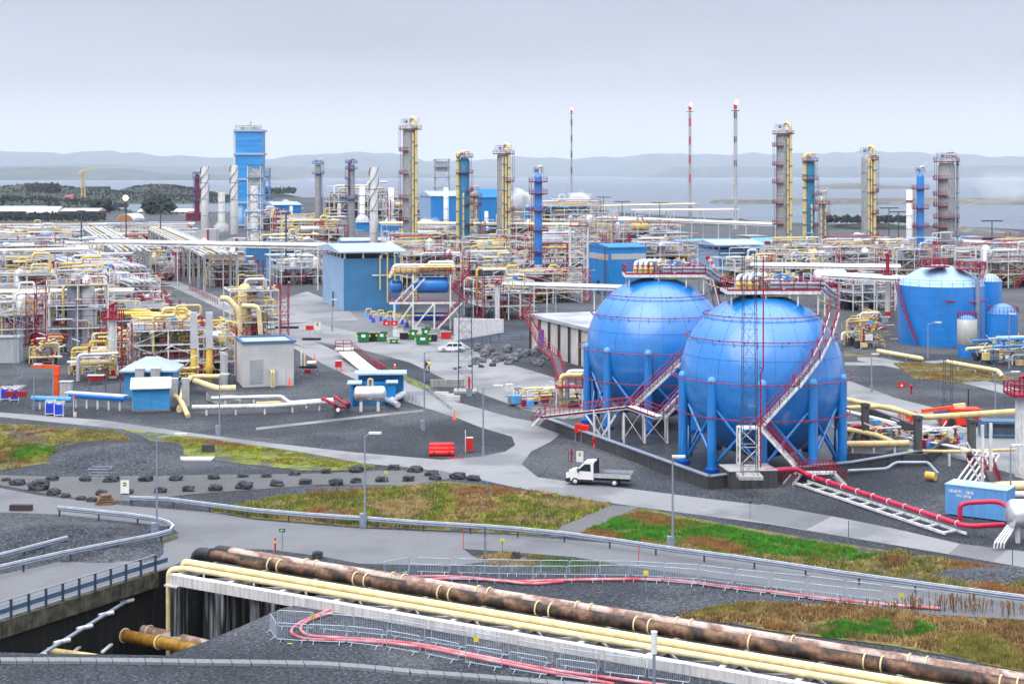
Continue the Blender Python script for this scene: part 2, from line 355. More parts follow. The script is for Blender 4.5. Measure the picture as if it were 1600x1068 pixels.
for f in res[2]:
    c = sum((res[0][i] for i in f), V((0, 0)))/len(f)
    if not inside(c, PIT): fs.append(tuple(f))
mb.add([V((q.x, q.y, 0)) for q in res[0]], fs, 'gravel')
for a, b in zip(edge, edge[1:-2]): mb.add([V((a.x, a.y, 0)), V((b.x, b.y, 0)), V((b.x, b.y+8, -9)), V((a.x, a.y+8, -9))], [(0, 1, 2, 3)], 'coast')
struct(mb.build('ground'))
# trench walls and floor
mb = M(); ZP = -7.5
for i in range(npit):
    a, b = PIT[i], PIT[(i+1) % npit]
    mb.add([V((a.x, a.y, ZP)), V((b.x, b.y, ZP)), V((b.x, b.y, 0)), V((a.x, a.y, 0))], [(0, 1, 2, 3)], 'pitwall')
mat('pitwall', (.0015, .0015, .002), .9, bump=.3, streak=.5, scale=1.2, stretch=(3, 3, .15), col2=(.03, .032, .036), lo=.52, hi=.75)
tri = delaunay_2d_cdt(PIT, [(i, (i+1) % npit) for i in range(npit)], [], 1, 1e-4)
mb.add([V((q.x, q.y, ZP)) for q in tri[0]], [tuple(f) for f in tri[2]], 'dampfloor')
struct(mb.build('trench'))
# sea
m = mat('sea', (.12, .16, .215), .25, var=.1, scale=.01); n = m.node_tree; b = n.nodes['Principled BSDF']
t = n.nodes.new('ShaderNodeTexCoord'); mp = n.nodes.new('ShaderNodeMapping'); mp.inputs['Scale'].default_value = (.05, .12, .1); z = n.nodes.new('ShaderNodeTexNoise'); z.inputs['Detail'].default_value = 8; z.inputs['Roughness'].default_value = .6
bp = n.nodes.new('ShaderNodeBump'); bp.inputs['Strength'].default_value = 1; bp.inputs['Distance'].default_value = 3
n.links.new(t.outputs['Object'], mp.inputs[0]); n.links.new(mp.outputs[0], z.inputs[0]); n.links.new(z.outputs['Fac'], bp.inputs['Height']); n.links.new(bp.outputs[0], b.inputs['Normal'])
mb = M(); mb.add([V((-30000, 500, -7)), V((30000, 500, -7)), V((30000, 45000, -7)), V((-30000, 45000, -7))], [(0, 1, 2, 3)], 'sea'); struct(mb.build('sea'))
# roads (pixel outlines on the ground level)
Z1, Z2, Z3, Z4 = .02, .035, .05, .065
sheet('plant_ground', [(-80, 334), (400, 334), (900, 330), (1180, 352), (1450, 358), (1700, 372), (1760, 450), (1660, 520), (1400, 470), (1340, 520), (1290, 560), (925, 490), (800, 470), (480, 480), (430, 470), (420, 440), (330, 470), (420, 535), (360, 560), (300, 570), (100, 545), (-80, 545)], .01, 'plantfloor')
sheet('road', [(-80, 752), (0, 762), (70, 775), (180, 788), (330, 800), (400, 812), (560, 825), (800, 836), (1000, 852), (1200, 881), (1380, 908), (1480, 922), (1600, 938), (1760, 962), (1760, 985), (1600, 968), (1440, 958), (1300, 938), (1200, 914), (1000, 887), (900, 870), (800, 862), (724, 857), (738, 868), (770, 876), (700, 884), (560, 880), (500, 868), (420, 858), (330, 856), (268, 884), (243, 891), (120, 931), (0, 971), (-80, 1000), (-80, 912), (0, 897), (60, 885), (160, 860), (250, 842), (279, 832), (265, 822), (200, 815), (90, 803), (0, 800), (-80, 800)], Z2, 'asphalt')
sheet('road', [(-80, 638), (0, 644), (160, 656), (300, 676), (400, 689), (550, 706), (690, 718), (750, 713), (790, 705), (805, 695), (800, 682), (750, 667), (712, 652), (637, 628), (560, 595), (500, 566), (425, 526), (380, 500), (300, 462), (200, 418), (215, 416), (320, 455), (440, 508), (540, 556), (615, 585), (700, 624), (800, 652), (866, 664), (878, 675), (860, 690), (830, 705), (815, 725), (840, 745), (890, 752), (960, 760), (1100, 778), (1200, 790), (1300, 806), (1400, 826), (1500, 849), (1600, 861), (1760, 890), (1760, 915), (1600, 886), (1480, 865), (1200, 818), (1000, 792), (960, 786), (880, 775), (800, 760), (700, 738), (640, 730), (550, 722), (400, 705), (200, 671), (0, 651), (-80, 646)], Z1, 'paleroad')
sheet('road', [(1190, 787), (1300, 806), (1260, 827), (1150, 808)], Z3, 'asphalt'); sheet('road', [(1500, 849), (1575, 858), (1552, 877), (1482, 865)], Z3, 'asphalt')
sheet('yard', [(415, 510), (560, 496), (700, 520), (755, 556), (900, 600), (930, 640), (880, 655), (820, 640), (760, 618), (690, 590), (640, 566), (560, 545), (500, 535)], Z2, 'paleroad')
sheet('yard', [(470, 500), (560, 478), (640, 500), (700, 515), (640, 530), (560, 520)], Z3, 'asphalt')
sheet('road', [(1300, 585), (1400, 622), (1600, 672), (1760, 712), (1760, 790), (1600, 745), (1480, 712), (1330, 668), (1300, 650)], Z1, 'paleroad')
sheet('road', [(1340, 553), (1460, 574), (1600, 610), (1720, 640), (1720, 655), (1600, 623), (1460, 587), (1340, 563)], Z1, 'paleroad')
sheet('road', [(1320, 566), (1420, 566), (1480, 562), (1480, 566), (1420, 571), (1320, 571)], Z2, 'paleroad')
sheet('road', [(400, 480), (480, 455), (540, 480), (560, 500), (440, 505)], Z1, 'paleroad')
sheet('track', [(-80, 740), (100, 745), (300, 742), (480, 740), (600, 735), (690, 735), (720, 745), (640, 758), (500, 757), (300, 772), (200, 783), (100, 776), (0, 758), (-80, 750)], Z1, 'track')
sheet('path', [(955, 789), (1000, 792), (935, 820), (905, 840), (860, 838), (880, 820)], Z1, 'track')
sheet('kerb_strip', [(400, 668), (560, 650), (660, 640), (662, 643), (560, 654), (400, 672)], Z2, 'paleroad')
sheet('yard', [(870, 660), (930, 640), (985, 690), (900, 688)], Z3, 'paleroad')
sheet('verge', [(330, 800), (420, 780), (540, 765), (600, 760), (700, 752), (800, 762), (880, 777), (955, 789), (880, 820), (860, 836), (800, 834), (560, 823), (400, 810)], Z1, 'grassbase')
sheet('verge', [(905, 840), (935, 820), (1000, 793), (1060, 805), (1200, 830), (1400, 862), (1560, 890), (1700, 915), (1700, 950), (1600, 936), (1480, 920), (1380, 906), (1200, 879), (1000, 850)], Z1, 'grassbase')
sheet('verge', [(1060, 960), (1140, 945), (1300, 943), (1440, 960), (1600, 970), (1760, 990), (1760, 1085), (1600, 1050), (1400, 1010), (1200, 985)], Z1, 'grassbase')
sheet('verge', [(-60, 660), (60, 664), (180, 672), (210, 690), (100, 720), (0, 735), (-60, 735)], Z1, 'mosspatch')
sheet('verge', [(190, 670), (330, 685), (470, 706), (590, 728), (560, 735), (470, 735), (380, 725), (300, 715)], Z1, 'limepatch')
sheet('verge', [(1395, 568), (1440, 565), (1560, 583), (1590, 592), (1500, 598), (1430, 592)], Z1, 'mosspatch'); sheet('verge', [(1320, 548), (1375, 553), (1370, 558), (1320, 558)], Z1, 'mosspatch')
sheet('verge', [(200, 862), (275, 834), (279, 840), (250, 850)], Z3, 'mosspatch')
sheet('verge', [(430, 525), (480, 545), (440, 532)], Z2, 'limepatch')
sheet('verge', [(600, 572), (690, 612), (700, 622), (640, 600)], Z2, 'limepatch')
sheet('bund_floor', [(850, 660), (925, 650), (1300, 600), (1420, 690), (1325, 738), (1200, 748), (1108, 754), (915, 690)], Z2, 'dampfloor')
# slab walkway along the foot of the frame
rowp = [(-60, 1029), (0, 1030), (100, 1030), (200, 1031), (330, 1033), (420, 1034), (500, 1036), (560, 1040), (640, 1048), (720, 1054), (800, 1060), (880, 1067), (980, 1074)]
pts = []
for a, b in zip(rowp, rowp[1:]):
    A, B = G(*a), G(*b); k = max(1, int((B-A).length/.95))
    for i in range(k): pts.append(A.lerp(B, i/k))
mb = M()
for a, b in zip(pts, pts[1:]):
    d = (b-a).normalized(); q = V((d.y, -d.x, 0)); q = -q if q.y > 0 else q; bb = a.lerp(b, .955)
    mb.add([a+V((0, 0, .16)), bb+V((0, 0, .16)), bb+q*.75+V((.3, 0, .16)), a+q*.75+V((.3, 0, .16)), a+q*.75+V((.3, 0, 0)), bb+q*.75+V((.3, 0, 0))], [(0, 3, 2, 1), (3, 4, 5, 2)], 'slabs')
struct(mb.build('path'))
# banks and mounds as height fields
def mound(name, px0, px1, y0, y1, hgt, m, nx=60, ny=24, seed=1, rough=.5, kind='structure', base=0.):
    A, B = G((px0+px1)/2, y1), G((px0+px1)/2, y0); mb = M(); vs = []
    for j in range(ny+1):
        t = j/ny; D = A.y+(B.y-A.y)*t
        for i in range(nx+1):
            s_ = i/nx; X = (px0+(px1-px0)*s_-800)/F*D
            e = min(1, 4*s_*(1-s_))*min(1, 4*t*(1-t)); e = e**.8
            z_ = hgt*e*(.75+.7*rough*NZ.noise(V((X*.12, D*.12, seed))))+e*rough*.6*NZ.noise(V((X*.7, D*.7, seed)))*min(1, hgt)
            vs.append(V((X, D, base+z_-.05)))
    w_ = nx+1
    mb.add(vs, [(j*w_+i, j*w_+i+1, (j+1)*w_+i+1, (j+1)*w_+i) for j in range(ny) for i in range(nx)], m, True)
    return struct(mb.build(name))
mound('gravel_bank', 70, 290, 688, 745, 1.3, 'gravel', seed=3)
mound('gravel_bank', -70, 262, 815, 880, .7, 'gravel', seed=8, rough=.9)
mound('gravel_bank', 1450, 1640, 888, 915, .9, 'gravel', seed=9)
mound('gravel_bank', 600, 1150, 925, 965, .3, 'gravel', seed=31)
# far land: hills are height fields at their own distance
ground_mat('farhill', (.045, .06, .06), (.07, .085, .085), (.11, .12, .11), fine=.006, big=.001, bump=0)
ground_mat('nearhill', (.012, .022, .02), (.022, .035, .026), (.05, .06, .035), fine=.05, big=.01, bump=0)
def ridge(name, tops, D0, D1, m, seed=0, base=-7., ny=22, n=120, amp=.16):
    mb = M(); vs = []; x0, x1 = tops[0][0], tops[-1][0]
    for j in range(ny+1):
        t = j/ny; D = D0+(D1-D0)*t; Dm = (D0+D1)/2
        for i in range(n+1):
            px = x0+(x1-x0)*i/n
            for (a, ya), (b, yb) in zip(tops, tops[1:]):
                if a <= px <= b: ty = ya+(yb-ya)*(px-a)/(b-a); break
            X = (px-800)/F*Dm; hh = H-(ty-YH)/F*Dm-base
            e = max(0, math.sin(math.pi*t))**.7; ed = min(1, 12*i/n, 12*(n-i)/n)
            k = 1+amp*NZ.fractal(V((px*.022, t*3, seed)), 1, 2, 5)
            vs.append(V((X, D, base-1+max(0, hh*e*k*ed))))
    w_ = n+1
    mb.add(vs, [(j*w_+i, j*w_+i+1, (j+1)*w_+i+1, (j+1)*w_+i) for j in range(ny) for i in range(n)], m, True)
    return struct(mb.build(name))
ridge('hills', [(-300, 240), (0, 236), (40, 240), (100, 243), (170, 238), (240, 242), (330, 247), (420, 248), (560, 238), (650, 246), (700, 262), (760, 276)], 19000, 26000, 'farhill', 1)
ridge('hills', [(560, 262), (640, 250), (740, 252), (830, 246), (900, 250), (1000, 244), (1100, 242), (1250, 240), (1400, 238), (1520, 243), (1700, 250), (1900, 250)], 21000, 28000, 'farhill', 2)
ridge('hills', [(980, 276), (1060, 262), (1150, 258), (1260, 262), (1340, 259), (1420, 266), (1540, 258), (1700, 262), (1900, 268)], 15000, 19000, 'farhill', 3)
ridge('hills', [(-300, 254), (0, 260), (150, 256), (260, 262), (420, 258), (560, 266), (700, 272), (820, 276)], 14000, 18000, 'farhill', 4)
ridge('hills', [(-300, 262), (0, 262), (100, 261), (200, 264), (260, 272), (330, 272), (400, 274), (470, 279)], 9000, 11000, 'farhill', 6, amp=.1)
ridge('island', [(1270, 292), (1300, 287), (1340, 286), (1380, 288), (1440, 292)], 3700, 4100, 'coast', 7, amp=.2)
ridge('island', [(1180, 312), (1260, 309), (1360, 310), (1440, 309), (1520, 308), (1640, 309), (1760, 310)], 1800, 2050, 'coast', 8, amp=.3)
ridge('island', [(1110, 311), (1150, 310), (1210, 311)], 1850, 1950, 'coast', 9)
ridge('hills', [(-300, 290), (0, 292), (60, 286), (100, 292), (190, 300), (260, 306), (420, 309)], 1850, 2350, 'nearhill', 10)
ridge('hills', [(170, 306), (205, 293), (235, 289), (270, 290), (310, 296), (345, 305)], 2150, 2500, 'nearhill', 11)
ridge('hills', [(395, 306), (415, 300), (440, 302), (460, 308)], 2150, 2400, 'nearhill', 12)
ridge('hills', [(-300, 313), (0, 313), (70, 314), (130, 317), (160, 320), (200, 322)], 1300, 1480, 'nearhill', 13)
ridge('gravel_bank', [(1285, 362), (1310, 350), (1345, 344), (1400, 350), (1440, 362)], 790, 880, 'nearhill', 14, base=-1, amp=.5)
ridge('gravel_bank', [(1480, 366), (1510, 352), (1560, 356), (1620, 362), (1700, 366)], 740, 820, 'coast', 15, base=-1, amp=.4)
ridge('gravel_bank', [(1060, 352), (1110, 340), (1160, 342), (1200, 350)], 850, 960, 'nearhill', 16, base=-1, amp=.4)
ridge('gravel_bank', [(1540, 388), (1570, 370), (1640, 374), (1700, 384)], 600, 680, 'rock2', 17, base=-1, amp=.6)
mat('lampglass', (.75, .75, .62), .3)
mat('steelblue', (.10, .20, .34), .45, .5)
mat('slate', (.05, .075, .11), .5, .3)
mat('mossconcrete', (.03, .032, .02), .9, col2=(.12, .11, .08), bump=.4, streak=.5)
mat('rackconcrete', (.66, .65, .64), .85, bump=.15, streak=.35, scale=.5)
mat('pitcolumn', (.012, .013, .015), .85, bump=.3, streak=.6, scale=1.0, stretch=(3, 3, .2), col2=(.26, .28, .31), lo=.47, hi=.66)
mat('rustyellow', (.22, .10, .01), .5, col2=(.40, .22, .03), streak=.4)
mat('barriersteel', (.42, .50, .60), .4, .3)
mat('seam', (.0, .13, .52), .5)
# ------------------------------------------------------------------ the two storage spheres
def sphere_tank(C, name_label, r=8.2, zc=8.8, a0=-9):
    t = thing('spherical_tank', name_label, 'gas tank', (C.x, C.y, 0), 0, 'blue spherical gas tanks')
    n = 72; mb = M(); mb.lathe((0, 0, zc), [(max(.0005, r*math.sin(math.pi*i/40)), -r*math.cos(math.pi*i/40)) for i in range(41)], 'spherepaint', n)
    mb.build('shell', t)
    for k in range(10):
        a = R(a0+36*k); x, y = r*math.sin(a), -r*math.cos(a); lg = M()
        lg.tube((x, y, .35), (x, y, zc+.1), .47, 'spherepaint', 14, cap=False); lg.ball((x, y, zc+.1), .47, 'bluelight', 12); lg.tube((x, y, 0), (x, y, .4), .72, 'darkblue', 14)
        lg.tube((x, y, .4), (x, y, .52), .62, 'spherepaint', 14)
        lo = lg.build('leg', t)
        a2 = R(a0+36*(k+1)); x2, y2 = r*math.sin(a2), -r*math.cos(a2)
        br = M(); s_ = .94
        br.tube((x*s_, y*s_, .8), (x2*s_, y2*s_, 6.2), .17, 'spherepaint', 8); br.tube((x*s_, y*s_, 6.2), (x2*s_, y2*s_, .8), .17, 'spherepaint', 8); br.build('cross_brace', t)
    q = M()
    for k in range(9):
        q.ring((0, 0, zc), r-.005, .03, 'seam', 48, 4, axis=(math.cos(math.pi*k/9), math.sin(math.pi*k/9), 0))
    for z in (-5.8, -2.2, 2.2, 5.8): q.ring((0, 0, zc+z), math.sqrt(r*r-z*z)-.005, .03, 'seam', 64, 4)
    q.build('weld_seams', t)
    for z, out in ((15.0, .5), (12.8, .5), (8.9, .95), (5.4, 1.25)):
        rr = math.sqrt(max(.1, r*r-(z-zc)**2)); q = M(); q.ring((0, 0, z), rr+out, .055, 'red', 64, 6)
        for k in range(20):
            a = math.tau*k/20+.1; zz = z-.55 if z > 8 else z-.5; r2 = math.sqrt(max(.1, r*r-(zz-zc)**2))-.05
            q.beam((r2*math.cos(a), r2*math.sin(a), zz), ((rr+out)*math.cos(a), (rr+out)*math.sin(a), z), .07, .07, 'bluelight' if z > 8 else 'galv')
        for k in range(7): a = math.tau*k/7+.4; q.ball(((rr+out)*math.cos(a), (rr+out)*math.sin(a), z), .11, 'maroon', 6)
        q.build('spray_ring', t)
    # crown platform with its pipework
    p = M(); zt = 17.35; p.box((.8, 0, zt), (9.2, 5.0, .12), 'grating'); 
    for y in (-2.5, 2.5): p.beam((-3.8, y, zt-.12), (5.4, y, zt-.12), .18, .32, 'whitesteel')
    for x in (-3.8, 5.4): p.beam((x, -2.5, zt-.12), (x, 2.5, zt-.12), .18, .32, 'whitesteel')
    for x, y in ((-3.4, -2.2), (0, -2.3), (3.2, -2.3), (5.2, -2.3), (5.2, 2.2), (-3.4, 2.2)):
        d = math.hypot(x, y); p.beam((x, y, zc+math.sqrt(r*r-d*d)-.1), (x, y, zt), .14, .14, 'whitesteel')
    p.build('top_platform', t)
    q = M(); q.rail([(-3.8, -2.5, zt), (5.4, -2.5, zt), (5.4, 2.5, zt), (-3.8, 2.5, zt), (-3.8, -2.5, zt)], 'red', r=.045, step=1.3)
    q.beam((-3.8, -2.53, zt+.12), (5.4, -2.53, zt+.12), .03, .2, 'red'); q.build('railing', t)
    for x in (-2.6, -2.0, -1.4, -.8):
        g = M(); g.pipe([(x, -1.0, zt), (x, -1.0, zt+1.35), (x+1.6, 2.2, zt+1.5), (x+1.6, 2.2, zt+.2)], .22, 'insul', 10, .8, 5); g.build('relief_pipe', t)
        v = M(); v.tube((x, -1.6, zt+.1), (x, -1.6, zt+.6), .18, 'yellow', 8); v.lathe((x, -1.6, zt+.6), [(.26, 0), (.24, .14), (.1, .24), (.08, .5)], 'yellow', 8); v.build('relief_valve', t)
    g = M(); rr_ = random.Random(5)
    for k in range(60):
        x = rr_.uniform(-1, 5); y = rr_.uniform(-2, 2); z = zt+rr_.uniform(.15, 1.7)
        if k % 3: g.pipe([(x, y, zt), (x, y, z), (x+rr_.uniform(-1.6, 1.6), y, z), (x+rr_.uniform(-.8, .8), y+rr_.uniform(-1, 1), zt+.1)], rr_.uniform(.05, .13), rr_.choice(['alu', 'galv', 'galv', 'whitesteel', 'cream']), 6)
        else: g.box((x, y, z), (.35, .35, .4), rr_.choice(['galv', 'yellow', 'blue', 'red']))
    g.pipe([(-.5, -2.2, zt-.45), (4.6, -2.2, zt-.45), (6.2, -1.6, zt-1.3), (7.2, -.6, zt-1.6)], .1, 'cream', 6); g.pipe([(.5, -2.1, zt+.35), (5.6, -2.1, zt+.35), (6.6, -1.7, zt-.5), (7.4, -1, zt-.9)], .17, 'galv', 6)
    g.pipe([(.5, -2.1, zt+.75), (5.8, -2.1, zt+.75), (6.8, -1.7, zt-.1), (7.6, -1, zt-.5)], .17, 'galv', 6)
    g = tag(g.build('top_piping', t), kind='stuff'); return t
def stairs(mb, pts, w_=.9, side=None, treads=True, h=1.1, rm='red', sm='whitesteel'):
    for a, b in zip(pts, pts[1:]):
        a, b = V(a), V(b); d = (b-a); hd = V((d.x, d.y, 0)); hd = hd.normalized() if hd.length > .01 else V((1, 0, 0)); n_ = V((-hd.y, hd.x, 0))*w_/2
        for s_ in (-1, 1):
            mb.beam(a+n_*s_, b+n_*s_, .07, .28, sm)
            for hh in (h, h*.55): mb.tube(a+n_*s_+V((0, 0, hh)), b+n_*s_+V((0, 0, hh)), .04, rm, 4, cap=False)
            k = max(1, int(d.length/1.2))
            for i in range(k+1): p = a.lerp(b, i/k)+n_*s_; mb.tube(p, p+V((0, 0, h)), .04, rm, 4, cap=False)
        k = max(1, int(d.length/.33))
        for i in range(k): p = a.lerp(b, (i+.5)/k); mb.beam(p-n_, p+n_, .22, .04, 'grating' if treads else sm)
S1 = P(1190.5, 722, 155); S1 = V((S1.x, 155.0, 0)); S2 = V(((1026-800)/F*180, 180.0, 0))
sphere_tank(S1, 'nearer blue gas sphere on ten legs, fully in view beside the lattice mast')
sphere_tank(S2, 'farther blue gas sphere on ten legs, partly hidden behind the nearer one', a0=-12)
# stair of the near sphere
t = thing('access_stair', 'white stair with red handrails winding up the right side of the nearer blue sphere', 'staircase', (S1.x, S1.y-9, 0))
mb = M(); sp = [P(1186, 668, 144.8), P(1244, 604, 145.6), P(1275, 563, 147.0), P(1293, 527, 148.6), P(1304, 490, 151.6), P(1302, 462, 154.5), P(1290, 452, 156)]
stairs(mb, sp[:2]); stairs(mb, sp[1:]); mb.build('upper_flight', t, t.location)
mb = M(); lp = P(1186, 668, 144.8); bp_ = P(1243, 727, 143.8); stairs(mb, [lp+V((.2, 0, 0)), bp_]); mb.build('lower_flight', t, t.location)
mb = M(); q = lp; mb.box(q+V((-.9, .2, 0)), (2.0, 1.6, .14), 'whitesteel'); mb.rail([q+V((-1.8, -.6, 0)), q+V((-.1, -.6, 0))], 'red', step=.8); mb.build('landing', t, t.location)
mb = M(); mb.lattice((q.x-1, q.y+.2, 0), (q.x-1, q.y+.2, q.z), 1.8, 1.8, 'whitesteel', .07, 1.6); mb.build('stair_tower', t, t.location)
# stair and walkway of the far sphere
t = thing('access_walkway', 'white walkway and stairs with red handrails leading round the farther blue sphere', 'walkway', (S2.x, S2.y-10, 0))
mb = M(); dk = 168.0
wp = [P(836, 664, 172), P(848, 652, 171), P(985, 636, 167), P(1030, 652, 163)]
for a, b in zip(wp[1:], wp[2:]):
    mb.beam(a, b, 1.1, .3, 'whitesteel'); n_ = (b-a).cross(V((0, 0, 1))).normalized()*.6
    mb.rail([a+n_, b+n_], 'red', step=1.1); mb.rail([a-n_, b-n_], 'red', step=1.1); mb.beam(a+n_+V((0, 0, .1)), b+n_+V((0, 0, .1)), .04, .2, 'maroon')
mb.build('deck', t, t.location)
mb = M(); stairs(mb, [wp[0], wp[1]]); mb.build('lower_flight', t, t.location)
mb = M(); stairs(mb, [P(988, 636, 168.5), P(1072, 556, 171)]); mb.build('flight', t, t.location)
mb = M(); stairs(mb, [P(1032, 655, 164), P(1080, 604, 168)]); mb.build('flight', t, t.location)
for px, wd in ((940, 1.6), (990, 2.2), (1024, 2.4)):
    mb = M(); q = P(px, 650, 166.5); mb.lattice((q.x, q.y, 0), (q.x, q.y, H-(642-YH)/F*166.5 if px < 1000 else H-(655-YH)/F*164), wd, wd, 'whitesteel', .07, 1.7); mb.build('support_tower', t, t.location)
mb = M(); q = G(940, 688); mb.beam((q.x, q.y, .4), P(915, 648, q.y), .2, .2, 'whitesteel'); mb.beam((q.x, q.y, .4), P(962, 648, q.y), .2, .2, 'whitesteel'); mb.build('brace', t, t.location)
# pipe stair at the right of the far sphere top
t = thing('access_stair', 'red railed stair dropping from the top platform of the farther blue sphere', 'staircase', P(1112, 520, 184)); mb = M(); stairs(mb, [P(1100, 432, 182), P(1108, 400+35, 182), P(1124, 500, 184)]); mb.build('flight', t, t.location)
# bund wall
def wall_run(pts, h, th, m, cap=None):
    mb = M()
    for a, b in zip(pts, pts[1:]):
        a, b = V((a.x, a.y, 0)), V((b.x, b.y, 0)); mb.beam(a+V((0, 0, h/2)), b+V((0, 0, h/2)), th, h, m)
        if cap: mb.beam(a+V((0, 0, h+.06)), b+V((0, 0, h+.06)), th+.25, .12, cap)
    return mb
pts = [G(840, 664), G(918, 693), G(1108, 764), G(1200, 753), G(1330, 741), G(1440, 722)]
t = thing('bund_wall', 'low dark wet wall with a pale cap round the feet of the blue spheres', 'wall', pts[2])
wall_run(pts, 1.15, .3, 'darkconcrete').build('wall', t, t.location)
mb = M()
for a, b in zip(pts, pts[1:]): mb.beam(a+V((0, 0, 1.22)), b+V((0, 0, 1.22)), .55, .12, 'galv')
mb.build('cap', t, t.location)
# bund: dark concrete box behind the right legs
t = thing('concrete_basin', 'dark open concrete basin right of the blue spheres', 'basin', G(1400, 720)); mb = M()
b4 = [G(1318, 726), G(1352, 650), G(1480, 700), G(1445, 728)]
for a, b in zip(b4, b4[1:]+b4[:1]): mb.beam(a+V((0, 0, .6)), b+V((0, 0, .6)), .35, 1.2, 'darkconcrete')
mb.build('walls', t, t.location)
mb = M(); mb.pipe([G(1325, 735, 1.7), G(1385, 732, 1.7), G(1400, 722, 2.2), G(1450, 722, 2.4), G(1466, 740, 1.8)], .15, 'galv', 8); mb.build('pipe', t, t.location)
# lattice masts
def mast(px, ytop, ybase, w0, label, m='galv', legs=4, r=.045, step=1.3, arms=True, base=True, zb=0., w1=None, group='lattice light masts'):
    g = G(px, ybase, zb); s_ = F/g.y; h = (ybase-ytop)/s_; t = thing('lattice_mast', label, 'mast', g, 0, group)
    mb = M(); mb.lattice((0, 0, 0), (0, 0, h), w0, w1 or w0*.8, m, r, step, legs); mb.build('lattice', t)
    if base: mb = M(); mb.box((0, 0, .15), (w0*1.6, w0*1.6, .3), 'concrete'); mb.build('base', t)
    if arms:
        mb = M(); mb.box((0, 0, h), (w0*1.6, w0*1.6, .1), 'galv'); mb.rail([(-w0*.8, -w0*.8, h), (w0*.8, -w0*.8, h), (w0*.8, w0*.8, h), (-w0*.8, w0*.8, h), (-w0*.8, -w0*.8, h)], m, r=.03, step=.8); mb.build('platform', t)
        for i in (-1, 1): mb = M(); mb.box((i*w0*.6, -w0*.85, h+.9), (.5, .3, .4), 'grey'); mb.build('floodlight', t)
    return t
t = mast(1171, 398, 746, 1.35, 'tall dark lattice mast with a red cable, in front of the nearer blue sphere', m='slate', r=.022, zb=1.6, arms=False)
mb = M(); mb.pipe([(.95, -.3, 1), (.95, -.3, 9.5), (1.2, -.3, 9.8), (1.2, -.3, 20)], .07, 'red', 6)
for k in range(14): mb.box((.95, -.35, 1.5+k*.65), (.22, .1, .12), 'red')
mb.build('cable', t)
cb = M(); cb.box((0, 0, .8), (4.6, 3.4, 1.6), 'darkconcrete', R(8)); cb.box((0, 0, 1.62), (4.7, 3.5, .06), 'concrete', R(8)); q = G(1169, 757)
one(cb, 'foundation_block', 'dark concrete block carrying the mast before the nearer blue sphere', 'concrete block', q)
mast(727, 440, 612, 1.9, 'slim dark lattice mast rising from the yard left of the long concrete building', m='slate', r=.025, arms=False, group=None)
mast(1130+349, 566, 655, 1.0, 'slim dark lattice mast beside the road right of the blue spheres', r=.03, group=None) if False else None
mast(1481, 560, 655, 1.0, 'slim dark lattice mast standing behind the orange cherry pickers', m='slate', r=.02, arms=False)
mast(29, 480, 606, 1.0, 'slim pale blue lattice mast left of the orange arch frame', r=.025, arms=False)
# lamp posts
def lamp(px, ytop, ybase, label, arm=1, al=1.6, base='box'):
    g = G(px, ybase); h = (ybase-ytop)*g.y/F; t = thing('street_lamp', label, 'lamp post', g, 0, 'street lamps along the plant roads')
    mb = M(); mb.tube((0, 0, .9), (0, 0, h), .095, 'galv', 8, .06); mb.tube((0, 0, 0), (0, 0, 1.0), .17, 'galv', 8); mb.build('pole', t)
    mb = M(); mb.pipe([(0, 0, h-.7), (0, 0, h), (arm*al, -.1, h+.25)], .045, 'galv', 6, .5); mb.build('arm', t)
    mb = M(); mb.box((arm*(al+.35), -.1, h+.28), (1.0, .34, .16), 'whitesteel'); mb.box((arm*(al+.35), -.1, h+.19), (.7, .26, .05), 'lampglass'); mb.build('lamp_head', t)
    if base == 'box': mb = M(); mb.box((-.15, .1, .55), (.55, .45, 1.1), 'galv'); mb.build('junction_box', t)
    return t
lamp(245, 683, 838, 'grey lamp post inside the bend of the curved guardrail'); lamp(570, 681, 823, 'grey lamp post behind the long guardrail in the middle of the grass verge', al=.5)
lamp(1051, 718, 860, 'grey lamp post behind the long guardrail in the bright green grass', al=.1)
lamp(755, 606, 712, 'grey lamp post beside the red cabinet at the gravel corner', al=1.2, base=''); lamp(663, 550, 672, 'grey lamp post at the kerb right of the silver horizontal tank', al=2.6)
lamp(343, 588, 680, 'grey lamp post on the gravel in front of the grey concrete cabin', al=.2); lamp(205-152, 572, 640, 'grey lamp post left of the orange arch frame', al=.2, base='')
lamp(83, 560, 639, 'grey lamp post right behind the orange arch frame', al=.3, base=''); lamp(1450, 506, 560, 'curved grey lamp post in front of the big blue tank', al=1.2, base='')
lamp(1362, 556, 612, 'thin grey lamp post on the gravel just right of the nearer blue sphere', al=.1, base=''); lamp(1555, 584, 660, 'grey lamp post left of the white monitor tower at the right edge', al=2.0, base='')
lamp(1579, 700, 790, 'grey lamp post behind the silver tank at the right edge', al=.2, base=''); lamp(1577, 493, 576, 'grey lamp post before the small blue tank at the right', al=.1, base='')
lamp(119, 470, 552, 'pale lamp post among the white steel frames at the left', al=.1, base=''); lamp(519, 470, 517, 'thin lamp post before the open sided blue shed', al=.1, base='')
lamp(260, 500, 560, 'pale lamp post among the yellow pipes', al=.2, base='') ; lamp(437, 425, 506, 'pale lamp post on the crossing left of the blue shed', al=.1, base='')
t = thing('pole_top_unit', 'white capped post rising from the bottom edge in front of the pipe frame', 'post', G(1022, 1090)); mb = M(); s_ = F/t.location.y
h = (1090-1020)/s_; mb.tube((0, 0, 0), (0, 0, h), .09, 'galv', 8); mb.build('pole', t); mb = M(); mb.tube((0, 0, h), (0, 0, h+1.15), .17, 'whitesteel', 10); mb.tube((0, 0, h+1.15), (0, 0, h+1.22), .19, 'whitesteel', 10); mb.build('head', t)
